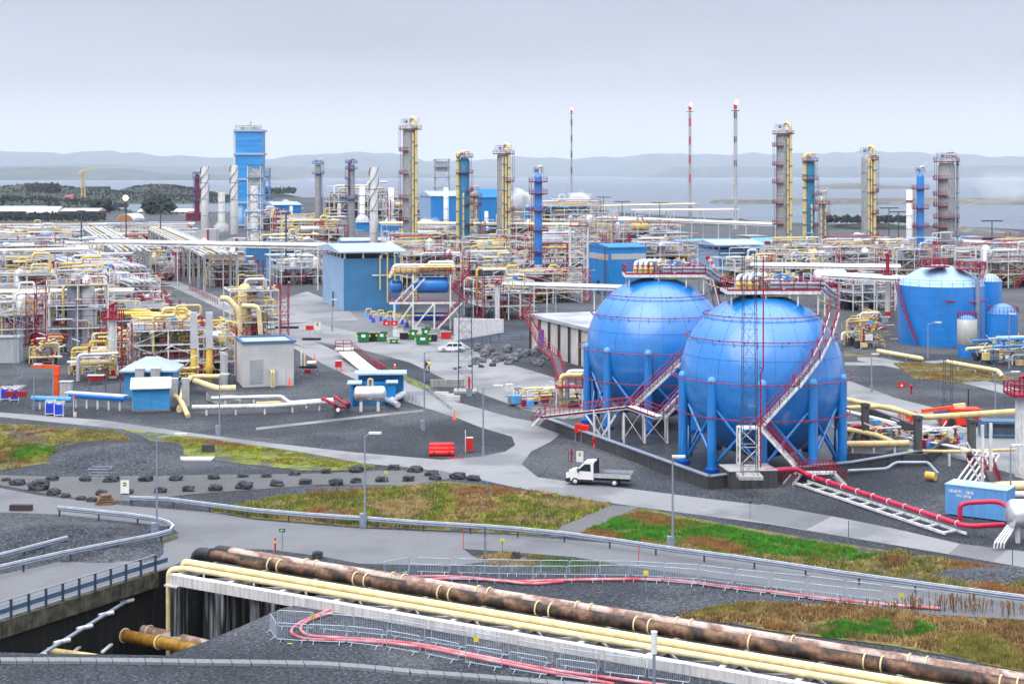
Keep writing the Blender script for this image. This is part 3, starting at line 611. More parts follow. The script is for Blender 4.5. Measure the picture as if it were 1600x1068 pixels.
# guardrails
def guardrail(pix, label, h=.75, step=4.0, z=0., dbl=False, rails=None, group='steel guardrails along the roads', nm='guardrail', dz=0.):
    pts = [G(p[0], p[1], z) for p in pix]; t = thing(nm, label, 'guardrail', pts[0], 0, group); mb = M()
    for a, b in zip(pts, pts[1:]):
        d = (b-a).normalized(); n_ = V((d.y, -d.x, 0))
        if n_.y > 0: n_ = -n_
        for (o1, z1), (o2, z2) in zip(((0, .12), (.06, .16), (.06, .22), (0, .27), (.06, .32), (.06, .38), (0, .42)), ((.06, .16), (.06, .22), (0, .27), (.06, .32), (.06, .38), (0, .42), (0, .44))):
            q1, q2 = V((0, 0, z1+h-.45)), V((0, 0, z2+h-.45)); mb.add([a+n_*(.08+o1)+q1, b+n_*(.08+o1)+q1, b+n_*(.08+o2)+q2, a+n_*(.08+o2)+q2], [(0, 1, 2, 3)], 'galv')
        mb.beam(a+V((0, 0, h-.2)), b+V((0, 0, h-.2)), .05, .34, 'galv'); mb.beam(a+V((0, 0, h+.02)), b+V((0, 0, h+.02)), .14, .03, 'steel')
    mb.build('beam_rail', t, pts[0])
    acc = 0; 
    for a, b in zip(pts, pts[1:]):
        L_ = (b-a).length; s_ = step-acc if acc else 0.2
        while s_ < L_:
            p = a.lerp(b, s_/L_); q = M(); q.box(p+V((0, 0, h/2-.05)), (.12, .14, h), 'darkconcrete'); q.build('post', t, pts[0]); last = s_; s_ += step
        acc = (L_-(s_-step)) % step
    return t
def up(pix, k): return [(a, b+k) for a, b in pix]
guardrail([(202, 789), (260, 791), (330, 800), (400, 809), (480, 816), (570, 822), (660, 829), (760, 835), (800, 838), (880, 846), (960, 857), (1060, 872), (1150, 884), (1230, 896), (1320, 910), (1400, 921), (1500, 935), (1620, 951), (1720, 965)], 'long steel guardrail between the grass verge and the lower road', h=.8)
guardrail([(90, 806), (150, 812), (200, 817), (240, 823), (262, 829), (271, 836), (266, 843), (245, 849), (180, 862), (100, 878), (30, 894), (-60, 915)], 'steel guardrail bending round the dark gravel island at the left', h=.85)
guardrail([(105, 852), (60, 864), (0, 880), (-60, 895)], 'short steel guardrail inside the curved one at the left edge', h=.75)
# bridge railing
A, B = G(-70, 995), G(243, 895); t = thing('bridge_railing', 'dark blue steel railing along the edge of the road bridge', 'railing', B); d = B-A; k = 12; mb = M()
for hh, rr in ((1.25, .045), (.95, .025), (.35, .025), (.15, .025)): mb.tube(A+V((0, 0, hh+.1)), B+V((0, 0, hh+.1)), rr, 'galv', 6)
mb.beam(A+V((.1, .12, .7)), B+V((.6, 1.2, .7)), .06, .32, 'steelblue'); mb.build('rails', t, B)
for i in range(k+1): p = A.lerp(B, i/k); q = M(); q.box(p+V((0, 0, .7)), (.16, .14, 1.3), 'slate'); q.build('post', t, B)
t2 = thing('road_bridge', 'mossy concrete edge beam of the road bridge over the pipe trench', 'bridge', (A+B)/2); mb = M(); mb.beam(A+V((0, .2, -.45)), B+V((0, .2, -.45)), .5, 1.1, 'mossconcrete'); mb.build('edge_beam', t2, t2.location)
mb = M(); q = V((3.2, -1.2, 0)); mb.tube(A+V((4.4, .0, -1.7)), B+V((-1.2, -.9, -1.35)), .13, 'galv', 8)
for i in range(5): p = (A+V((4.4, 0, -1.7))).lerp(B+V((-1.2, -.9, -1.35)), (i+.5)/5); mb.tube(p-V((.4, .4, 0)), p+V((.4, .4, 0)), .15, 'steel', 8)
mb.build('drain_pipe', t2, t2.location)
# ------------------------------------------------------------------ foreground pipe frame
u = (G(1640, 1075, 1.4)-G(345, 866, 1.4)); u.z = 0; LEN = u.length; u.normalize(); nrm = V((u.y, -u.x, 0)); nrm = -nrm if nrm.y > 0 else nrm   # toward the viewer
O = G(345, 866, 1.4); O.z = 0
def K(s_, o_, z): return O+u*s_+nrm*o_+V((0, 0, z))
rk = thing('pipe_bridge', 'long white concrete truss frame carrying the brown and cream pipes across the foreground', 'pipe rack', K(0, 3, 0))
W0 = 3.5
def s_at(px, o, z):
    lo, hi = -20, LEN+20
    for _ in range(40):
        md = (lo+hi)/2; k = K(md, o, z); lo, hi = (md, hi) if k.x/k.y*F+800 < px else (lo, md)
    return lo
S0 = s_at(268, W0, .3)
for o_, nm, s0 in ((W0, 'near_beam', S0), (-2.1, 'far_beam', .5)):
    mb = M(); mb.bx(0, LEN-s0+12, -.28, .28, -.1, .62, 'rackconcrete'); ob = mb.build(nm, rk); q = K(s0, o_, 0)-rk.location; ob.location = (q.x, q.y, 0); ob.rotation_euler = (0, 0, math.atan2(u.y, u.x))
stp = 4.6; i = 0; s_ = S0+.3
while s_ < LEN+8:
    mb = M(); mb.beam(K(s_, W0-.28, .33), K(s_+.2, -1.8, .33), .34, .5, 'rackconcrete'); mb.build('cross_beam', rk, rk.location)
    mb = M(); mb.beam(K(s_+.3, W0-.3, .18), K(s_+stp-.2, 1.0, .18), .2, .22, 'whitesteel'); mb.beam(K(s_+.3, .8, .15), K(s_+stp/2, 3.0, .15), .12, .14, 'whitesteel'); mb.build('brace', rk, rk.location)
    if i % 3 == 0:
        zt = -7.4 if s_ < 4 else -.05
        mb = M(); mb.bx(-.55, .55, -.45, .45, -.22, -.1, 'cream') if False else None
        c = K(s_, W0, 0)-rk.location
        mb.box((c.x, c.y, -.16), (1.2, .9, .12), 'rackconcrete', math.atan2(u.y, u.x)); mb.build('bearing', rk)
    i += 1; s_ += stp
for s_, o_ in ((S0+.7, W0), (S0+.9, -1.5), (S0+4.6, W0-.1), (S0+5, 2.4), (S0+7.2, 2.6), (S0+4.4, -.6), (S0+9.4, W0), (S0+2.6, 2.2), (S0+8.0, -.4), (S0+11, .6), (S0+12.8, W0)):
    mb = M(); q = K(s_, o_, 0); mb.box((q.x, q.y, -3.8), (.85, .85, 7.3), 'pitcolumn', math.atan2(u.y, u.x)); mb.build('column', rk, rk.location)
for s_ in range(12, int(LEN)+6, 7):
    for o_ in (W0, -2.1): q = K(s_, o_, 0); mb = M(); mb.box((q.x, q.y, -.02), (.9, .7, .2), 'concrete', math.atan2(u.y, u.x)); mb.build('footing', rk, rk.location)
# the pipes it carries are things of their own
def rackpipe(name, label, pts, r, m, clamps=None, hoop='palecream'):
    t = thing(name, label, 'pipeline', pts[0]); mb = M(); mb.pipe(pts, r, m, 20, r*2.2, 7); mb.build('pipe', t, t.location)
    for s_ in clamps or []:
        a = pts[-2].lerp(pts[-1], s_/(pts[-1]-pts[-2]).length); q = M(); d = (pts[-1]-pts[-2]).normalized()
        q.ring(a, r+.045, .055, hoop, 20, 6, axis=d); q.box(a-V((0, 0, r+.15)), (.16, .3, .2), hoop); q.build('clamp', t, t.location)
    return t
cl = []; 
for px in (428, 443, 562, 579, 694, 711, 847, 868, 1001, 1023, 1173 if 0 else 1180, 1360, 1387, 1573, 1600):
    q = None; lo, hi = -5, LEN+20
    for _ in range(30):
        md = (lo+hi)/2; k = K(md, 0, 1.25); lo, hi = (md, hi) if k.x/k.y*F+800 < px else (lo, md)
    cl.append(lo+2.2)
e0 = [K(-1.9, 0, -7), K(-1.9, 0, 1.25), K(LEN+14, 0, 1.25)]
cl = [c-.3 for c in cl]
tb = rackpipe('brown_pipeline', 'thick weathered brown pipeline with cream clamps, the nearer of the two brown ones', [K(-2.2+1.2, 0, 1.25), K(LEN+14, 0, 1.25)], .40, 'brownpipe', [c-1.2 for c in cl])
mb = M(); mb.pipe([K(-2.3, 0, -7), K(-2.3, 0, 1.25), K(-.9, 0, 1.25)], .47, 'blackpipe', 20, 1.3, 8); mb.build('elbow', tb, tb.location)
tb = rackpipe('brown_pipeline', 'pinkish brown flaking pipeline, the farther of the two brown ones', [K(-.3, -1.25, 1.25), K(LEN+14, -1.25, 1.25)], .40, 'pinkpipe', [c+.3 for c in cl])
mb = M(); mb.pipe([K(-1.6, -1.25, -7), K(-1.6, -1.25, 1.25), K(-.2, -1.25, 1.25)], .44, 'blackpipe', 20, 1.3, 8); mb.build('elbow', tb, tb.location)
for k, (o_, r_) in enumerate(((2.55, .2), (2.17, .12), (1.8, .25))):
    z_ = (.84, .72, 1.04)[k]
    t = thing('cream_pipeline', ('slim cream pipeline nearest the viewer on the foreground frame', 'middle one of the three cream pipelines on the foreground frame', 'cream pipeline on the foreground frame nearest the brown ones')[k], 'pipeline', K(S0-.4, o_, z_)); mb = M()
    mb.pipe([K(S0-.4, o_+(.8 if k == 0 else 0), -7.2), K(S0-.4, o_+(.8 if k == 0 else 0), z_), K(S0+.4, o_, z_), K(LEN+14, o_, z_)], r_, 'palecream', 14, .6, 6); mb.build('pipe', t, t.location)
# pipes at the bottom of the trench
A, B = G(150, 970, -4.6), G(330, 1010, -4.6)
tr = thing('trench_pipeline', 'rusty yellow pipeline with cream rings at the bottom of the trench', 'pipeline', B); mb = M(); a, b = P(40, 962, 116), P(350, 1022, 103); mb.pipe([a, b], .42, 'rustyellow', 16); mb.build('pipe', tr, B)
for f in (.09, .15, .46, .53, .7): q = a.lerp(b, f); mb = M(); mb.ring(q, .47, .06, 'palecream', 16, 6, axis=b-a); mb.build('ring', tr, B)
tr = thing('trench_pipeline', 'flaking purple pipeline behind the rusty yellow one in the trench', 'pipeline', B); mb = M(); a, b = P(60, 945, 118), P(352, 1014, 106); mb.pipe([a, b], .38, 'pinkpipe', 16); mb.build('pipe', tr, B)
for f in (.3, .55, .62): q = a.lerp(b, f); mb = M(); mb.ring(q, .43, .06, 'palecream', 16, 6, axis=b-a); mb.build('ring', tr, B)
tr = thing('trench_pipeline', 'slim yellow pipeline low at the near side of the trench', 'pipeline', B); mb = M(); mb.pipe([P(50, 1012, 104), P(150, 1026, 100)], .22, 'cream', 12); mb.build('pipe', tr, B)
for x in (70, 115, 160): mb = M(); mb.beam(P(x, 1018, 103), P(x+14, 1006, 107), .22, .12, 'paleconcrete'); mb.build('sleeper', tr, B)
# ------------------------------------------------------------------ crowd barriers and hoses
def barrier_proto():
    t = thing('crowd_barrier', 'x', 'barrier', (0, 0, 0)); w_ = 2.3
    mb = M(); mb.pipe([(-w_/2, 0, .15), (-w_/2, 0, 1.15), (w_/2, 0, 1.15), (w_/2, 0, .15), (-w_/2, 0, .15)], .028, 'barriersteel', 6, .12, 3); mb.build('frame', t)
    mb = M()
    for i in range(1, 20): mb.tube((-w_/2+i*w_/20, 0, .15), (-w_/2+i*w_/20, 0, 1.15), .011, 'barriersteel', 4, cap=False)
    mb.build('bars', t)
    for x in (-.8, .8): mb = M(); mb.pipe([(x, -.32, 0), (x, 0, .2), (x, .32, 0)], .025, 'barriersteel', 5); mb.build('foot', t)
    return t
bproto = barrier_proto(); first = True; used = 0
def chain(pix, lab, group, px_per=None, z=0.):
    global first
    pts = [G(p[0], p[1], z) for p in pix]; segs = []
    for a, b in zip(pts, pts[1:]):
        k = max(1, round((b-a).length/2.38))
        for i in range(k): segs.append((a.lerp(b, i/k), a.lerp(b, (i+1)/k)))
    for i, (a, b) in enumerate(segs):
        c = (a+b)/2; rz = math.atan2(b.y-a.y, b.x-a.x)+rnd.uniform(-.03, .03); lb = '%s crowd barrier from the left in %s' % (ORD[i], lab)
        if first: first = False; bproto.location = c; bproto.rotation_euler = (0, 0, rz); bproto['label'] = lb; bproto['group'] = group; o = bproto
        else: o = dup(bproto, c, rz, lb, group)
        o.scale = (min(1.05, (b-a).length/2.36), 1, 1)
LC = 'crowd barriers round the hoses in the foreground'
chain([(432, 1001), (481, 1004), (541, 1006), (600, 1013), (660, 1023), (722, 1036), (790, 1047), (862, 1058), (940, 1068)], 'the lower row nearest the slab path', LC)
chain([(421, 985), (432, 1001)], 'the end row left of the hoses', LC)
chain([(424, 980), (500, 985), (553, 990), (607, 995), (668, 1005), (735, 1016), (802, 1028), (870, 1041), (942, 1052), (1012, 1061), (1080, 1070)], 'the lower row beside the white frame', LC)
UC = 'crowd barriers along the hoses by the lower road'
chain([(630, 905), (700, 907), (780, 909), (885, 909), (982, 907), (1035, 910), (1092, 915), (1143, 922), (1200, 929), (1262, 937), (1320, 944), (1380, 950)], 'the upper near row of barriers', UC)
chain([(600, 902), (640, 895), (715, 897), (800, 899), (890, 900), (985, 901), (1092, 907), (1150, 914), (1262, 925), (1380, 940), (1460, 950)], 'the upper row edging the road', UC)
def hose(pix, label, r, z=.15):
    pts = [G(p[0], p[1], z) for p in pix]; mb = M(); mb.pipe([p-pts[0] for p in pts], r, 'pink', 8, 3, 5); return one(mb, 'hose', label, 'hose', pts[0], 0, 'pink and red hoses on the ground')
hose([(520, 950), (490, 962), (462, 975), (452, 988), (475, 998), (560, 1000), (650, 1008), (760, 1030), (860, 1050), (960, 1068)], 'pink hose on the outside of the loop behind the lower barriers', .10)
hose([(520, 956), (485, 966), (466, 980), (480, 993), (560, 997), (650, 1004), (760, 1026), (860, 1046), (980, 1062), (1100, 1078)], 'pink hose on the inside of the loop behind the lower barriers', .10)
hose([(660, 905), (720, 902), (800, 908), (840, 907), (900, 905), (1000, 904), (1060, 906), (1120, 914), (1200, 923), (1300, 936), (1400, 945), (1470, 950)], 'long red and pink hose lying behind the upper barriers', .11)
hose([(640, 900), (700, 899), (760, 904), (830, 912), (880, 908)], 'short pink hose crossing at the left end of the upper barriers', .09)
# ------------------------------------------------------------------ boulders
def boulder(px, py, wpx, hpx, label, group='dark boulders lining the gravel track', m='rock', sd=None):
    g = G(px, py); s_ = F/g.y; mb = M(); nv = 14; nr = 9; seed = sd or rnd.random()*90; vs = []
    W_, H_ = wpx/s_/2, hpx/s_
    for j in range(nr+1):
        for i in range(nv):
            a, b = math.tau*i/nv, math.pi*j/nr; d = V((math.sin(b)*math.cos(a), math.sin(b)*math.sin(a), math.cos(b)))
            k = 1+.42*NZ.noise(d*1.6+V((seed, 0, 0)))+.16*NZ.noise(d*4+V((0, seed, 0))); d = V([math.copysign(abs(c)**.75, c) for c in d])
            vs.append(V((d.x*W_*k, d.y*W_*.7*k, H_*.42+d.z*H_*.55*k)))
    mb.add(vs, [(j*nv+i, (j+1)*nv+i, (j+1)*nv+(i+1) % nv, j*nv+(i+1) % nv) for j in range(nr) for i in range(nv)], m, False)
    return one(mb, 'boulder', label, 'boulder', g, rnd.uniform(-.3, .3), group)
up_row = [(10, 751, 13), (28, 757, 23), (82, 750, 20), (133, 751, 18), (175, 752, 24), (228, 751, 22), (275, 750, 20), (334, 748, 18), (380, 745, 16), (416, 745, 17), (460, 742, 17), (509, 739, 17), (557, 737, 24), (615, 733, 19), (650, 737, 23), (675, 743, 22), (716, 747, 24), (740, 750, 21)]
for i, (x, y, w_) in enumerate(up_row): boulder(x, y, w_, w_*.42, '%s dark boulder from the left along the far side of the gravel track' % ORD[i])
lo_row = [(60, 765, 34), (84, 772, 22), (103, 776, 15), (127, 780, 14), (143, 783, 17), (159, 773, 19), (200, 771, 17), (251, 769, 20), (294, 767, 20), (336, 766, 22), (382, 763, 26), (432, 759, 22), (477, 756, 20), (525, 757, 22), (556, 754, 18), (597, 752, 19), (638, 751, 20), (680, 749, 18)]
for i, (x, y, w_) in enumerate(lo_row): boulder(x, y, w_, w_*.45, '%s dark boulder from the left along the near side of the gravel track' % ORD[i])
boulder(496, 872, 16, 12, 'lone dark boulder at the edge of the lay by behind the brown pipelines', None); boulder(806, 871, 14, 10, 'small dark boulder in the verge between lower road and upper barriers', None)
for i, (x, y, w_) in enumerate([(610+101, 577, 6), (718, 575, 6), (735, 573, 7), (752, 574, 9), (770, 572, 10), (666, 598, 8)]): boulder(x, y, w_, w_*.5, '%s small dark boulder from the left round the yard near the lattice mast' % ORD[i], 'small boulders round the yard')
# rock slope
for i in range(46):
    x = 742+rnd.random()*120; f = (x-742)/120; y = 548+rnd.random()*22+f*2; k = boulder(x, y, rnd.uniform(9, 15), rnd.uniform(5, 7)+(570-y)*.35, '', None, 'rock2')
    k['label'] = 'grey rock of the stone slope left of the long concrete building'; k['group'] = 'rocks of the stone slope'; k['category'] = 'rock'; k.name = 'slope_rock'

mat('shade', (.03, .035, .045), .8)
mat('colgrey', (.36, .36, .37), .5, .25, streak=.35)
mat('orangebrown', (.5, .2, .04), .5)
mat('redwhite', (.75, .05, .05), .5)
mat('grey2', (.52, .52, .52), .6, .2, streak=.2)
mat('roofsilver', (.40, .60, .86), .4, .1, streak=.1)
mat('ribbed', (.46, .46, .44), .5, .3, scale=8, stretch=(3, 3, .05), col2=(.62, .62, .60))
cladding('cladblue2', (.06, .24, .47), sc_=3)
cladding('cladblue3', (.01, .27, .70), sc_=3)
mat('clad5', (.012, .22, .62), .4, 0, scale=.25, stretch=(.2, .2, 2.2), col2=(.05, .36, .78))
# ------------------------------------------------------------------ process units: frame, decks, pipes, vessels
CW = {'w': [('insul', 6), ('whitesteel', 3), ('cream', 4), ('galv', 3), ('yellow', 1), ('red', 1)], 'y': [('cream', 5), ('yellow', 4), ('insul', 2), ('whitesteel', 2), ('red', 1)],
      'm': [('insul', 4), ('cream', 6), ('whitesteel', 3), ('galv', 2), ('yellow', 2), ('red', 1), ('grey', 1)], 'b': [('bluelight', 3), ('insul', 3), ('whitesteel', 3), ('cream', 2), ('blue', 2)]}
def pick(r, st):
    c = CW[st]; k = r.uniform(0, sum(x[1] for x in c))
    for n_, w_ in c:
        k -= w_
        if k <= 0: return n_
    return c[0][0]
def unit(label, x0, x1, yb, h, dep, st='m', seed=1, npipe=8, small=60, vess=1, rail=True, frame=True, name='process_unit', levels=None, cat='pipe unit', group='open steel process units', valves=4, rz=None, trunk=True):
    r = random.Random(seed*31+7); g = G((x0+x1)/2, yb); s_ = F/g.y; W_ = (x1-x0)/s_*.96; rz = TH if rz is None else rz
    t = thing(name, label, cat, (g.x, g.y+dep/2, 0), rz, group); hx, hy = W_/2, dep/2; th = max(.09, .5/s_)
    lv = levels or [h*.36, h*.68, h*.97]
    if frame:
        mb = M(); nx = max(2, round(W_/6)+1); xs = [-hx+W_*i/(nx-1) for i in range(nx)]; ys = [-hy, hy] if dep < 11 else [-hy, 0, hy]
        for x in xs:
            for y in ys: mb.beam((x, y, 0), (x, y, lv[-1]), th*2, th*2, 'whitesteel')
        for z in lv:
            for y in ys: mb.beam((-hx, y, z-th), (hx, y, z-th), th*1.6, th*2.2, 'whitesteel')
            for x in xs: mb.beam((x, -hy, z-th), (x, hy, z-th), th*1.6, th*2.2, 'whitesteel')
        z0 = 0
        for z in lv:
            for i in range(nx-1):
                if r.random() < .45: a, b = (xs[i], xs[i+1]) if r.random() < .5 else (xs[i+1], xs[i]); mb.beam((a, -hy, z0), (b, -hy, z-th), th, th, 'whitesteel')
            z0 = z
        mb.build('steel_frame', t)
        mb = M()
        for z in lv[:-1]+([lv[-1]] if r.random() < .6 else []):
            a = -hx+W_*r.choice([0, 0, .3]); b = hx-W_*r.choice([0, 0, .3]); mb.bx(a, b, -hy*.9, hy, z+.01, z+.06, 'grating')
        mb.build('deck', t)
        if rail:
            mb = M()
            for z in lv[:1] if r.random() < .3 else lv:
                if r.random() < .75: a = -hx+W_*r.uniform(0, .4); b = hx-W_*r.uniform(0, .4); mb.rail([(a, -hy, z), (b, -hy, z)], 'red', r=max(.04, .17/s_), step=max(1.2, 5/s_))
            z = lv[-1]; mb.rail([(hx, -hy, z), (hx, hy, z)], 'red', r=max(.04, .17/s_), step=max(1.2, 5/s_))
            x = r.uniform(-hx, hx*.6); mb.rail([(x, -hy-.4, 0), (x+lv[0]*.9, -hy-.4, lv[0])], 'red', r=max(.05, .2/s_)); mb.beam((x, -hy-.4, 0), (x+lv[0]*.9, -hy-.4, lv[0]), .5, .15, 'red')
            mb.build('railing', t)
    R0 = max(.09, .55/s_)
    for k in range(npipe):
        m = pick(r, st); rad = R0*r.choice([1, 1.2, 1.6, 2.2, 3.0]); z = r.choice(lv)+rad+r.choice([0, .15*h, .1*h, .25*h]) if r.random() < .8 else r.uniform(.3, 1)*h
        y = r.uniform(-hy, hy*.5); a = -hx*r.uniform(.3, 1.1); b = hx*r.uniform(.3, 1.1); pts = [V((a, y, z))]
        if r.random() < .6:
            mx_ = r.uniform(a*.5, b*.5); dz = r.uniform(-.25, .2)*h
            if r.random() < .5: pts += [V((mx_, y, z)), V((mx_, y, max(.4, z+dz))), V((b, y, max(.4, z+dz)))]
            else: w2 = r.uniform(1.5, 4); pts += [V((mx_, y, z)), V((mx_, y, z+.2*h)), V((mx_+w2, y, z+.2*h)), V((mx_+w2, y, z)), V((b, y, z))]
        else: pts += [V((b, y, z))]
        e = pts[-1]; q = r.random()
        if q < .45: pts.append(V((e.x, e.y, r.uniform(0, .5)*e.z)))
        elif q < .7: pts.append(V((e.x, hy, e.z)))
        if r.random() < .4: s0 = pts[0]; pts.insert(0, V((s0.x, s0.y, r.uniform(0, .5)*s0.z)))
        mb = M(); mb.pipe(pts, rad, m, 7, rad*2.4, 3); mb.build('pipe', t)
    if frame and rail:
        mb = M(); x = r.choice([-hx-.8, hx*.4, hx+.8]); mb.lattice((x, -hy-1.0, 0), (x, -hy-1.0, lv[-1]+1.2), 1.4, 1.4, 'red', max(.05, .2/s_), 1.6); mb.build('ladder_tower', t)
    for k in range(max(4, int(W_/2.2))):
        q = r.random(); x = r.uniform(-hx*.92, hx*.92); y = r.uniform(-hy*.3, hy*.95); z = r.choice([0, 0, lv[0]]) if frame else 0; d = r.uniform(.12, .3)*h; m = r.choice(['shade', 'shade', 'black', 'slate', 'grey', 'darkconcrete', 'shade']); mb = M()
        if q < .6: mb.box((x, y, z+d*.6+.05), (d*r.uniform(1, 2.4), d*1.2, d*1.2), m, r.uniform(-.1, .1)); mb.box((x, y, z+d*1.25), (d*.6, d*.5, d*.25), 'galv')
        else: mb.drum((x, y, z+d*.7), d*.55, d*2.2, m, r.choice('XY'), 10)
        mb.build('shade_filler', t)  # dark boxes and drums added low down to deepen the shade under the decks
    mb = M()
    for k in range(int(small*1.9)):
        m = pick(r, st) if r.random() < .62 else r.choice(['red', 'maroon', 'galv', 'black', 'shade', 'slate', 'cream', 'grey']); rad = R0*r.uniform(.35, .75)
        p = V((r.uniform(-hx, hx), r.uniform(-hy, hy*.6), (r.uniform(.1, 1.12) if r.random() < .7 else r.uniform(.05, .5))*h)); q = r.random(); ln = r.uniform(1, .4*W_)
        if q < .42: mb.tube(p, p+V((ln, 0, 0)), rad, m, 5, cap=False)
        elif q < .72: mb.tube(p, p+V((0, 0, -min(p.z, r.uniform(.15, .5)*h))), rad, m, 5, cap=False)
        elif q < .82: mb.pipe([p, p+V((ln*.4, 0, 0)), p+V((ln*.4, 0, -min(p.z*.9, .3*h)))], rad, m, 5, rad*2, 2)
        elif q < .92: d = r.uniform(.3, .9)*max(1, 4/s_*.5); mb.box(p, (d*1.3, d, d*r.uniform(.6, 1.6)), r.choice(['galv', 'whitesteel', 'cream', 'red', 'grey', 'bluelight', 'shade']))
        else: mb.tube(p, p+V((r.uniform(-1, 1)*1.2, 0, 1.0)), max(.06, .28/s_), 'whitepaint', 5)
    tag(mb.build('small_piping', t), kind='stuff')
    for k in range(valves):
        p = V((r.uniform(-hx*.9, hx*.9), -hy*r.uniform(.6, 1), r.choice(lv)+.1)); d = max(.22, 1.1/s_); m = r.choice(['yellow', 'cream', 'red', 'orangebrown', 'maroon'])
        mb = M(); mb.lathe(p, [(d, 0), (d, d*.5), (d*.6, d), (d*.35, d*2.2), (d*1.1, d*2.3), (d*1.1, d*2.8), (d*.2, d*3.2)], m, 8); mb.build('valve', t)
    for k in range(vess):
        q = r.random(); z = r.choice(lv[:-1]) if len(lv) > 1 else lv[0]; vr = min(h*.16, 1.6); m = pick(r, st) if r.random() < .5 else 'insul'; mb = M()
        if q < .65: mb.drum((r.uniform(-hx*.4, hx*.4), -hy*.3, z+vr+.2), vr, min(W_*.35, vr*4.5), m, 'X', 12)
        else: x = r.uniform(-hx*.8, hx*.8); mb.lathe((x, -hy*.4, 0), [(vr*.8, 0), (vr*.8, h*1.0), (vr*.5, h*1.06), (.01, h*1.1)], m, 12)
        mb.build('vessel', t)
    for k in range(3):
        mb = M(); p = V((r.uniform(-hx, hx), -hy-.2, r.choice(lv)+.0)); mb.tube(p, p+V((0, 0, 1.6)), max(.03, .12/s_), 'galv', 4); mb.tube(p+V((0, 0, 1.6)), p+V((r.choice([-1, 1])*1.0, 0, 2.0)), max(.07, .34/s_), 'whitepaint', 5); mb.build('lamp', t)
    return t
# ------------------------------------------------------------------ long pipe racks
def rack(label, a, b, z, wd, cols, n=4, step=9, conc=False, group='elevated pipe racks', rs=.3, decks=1, dzv=0.):
    a, b = V(a), V(b); L_ = (b-a).length; d = (b-a).normalized(); nn = V((-d.y, d.x, 0)); t = thing('pipe_rack', label, 'pipe rack', (a.x, a.y, 0), math.atan2(d.y, d.x), group)
    k = max(1, round(L_/step)); s_ = F/((a.y+b.y)/2); th = max(.16, .7/s_) if not conc else .45; rs = min(rs, .3*wd/n/1.3)
    for i in range(k+1):
        x = L_*i/k; mb = M()
        for y in (-wd/2, wd/2): mb.beam((x, y, 0), (x, y, z), th*1.5, th*1.5, 'concrete' if conc else 'whitesteel')
        for dk in range(decks): mb.beam((x, -wd/2-.5, z-.3-dk*2.5), (x, wd/2+.5, z-.3-dk*2.5), th*1.4, th*2, 'concrete' if conc else 'whitesteel')
        mb.build('support', t)
    for y in (-wd/2, wd/2): mb = M(); mb.beam((0, y, z-.2), (L_, y, z-.2), th, th*1.6, 'whitesteel'); mb.build('long_beam', t)
    for i in range(n):
        for dk in range(decks):
            m = cols[(i+dk) % len(cols)]; rr = rs*(1+.5*((i*7+dk*3) % 3)/2); y = -wd/2+wd*(i+.5)/n; mb = M(); mb.pipe([V((-1, y, z+rr-dk*2.5)), V((L_+1, y, z+rr-dk*2.5))], rr, m, 8); mb.build('pipe', t)
    return t
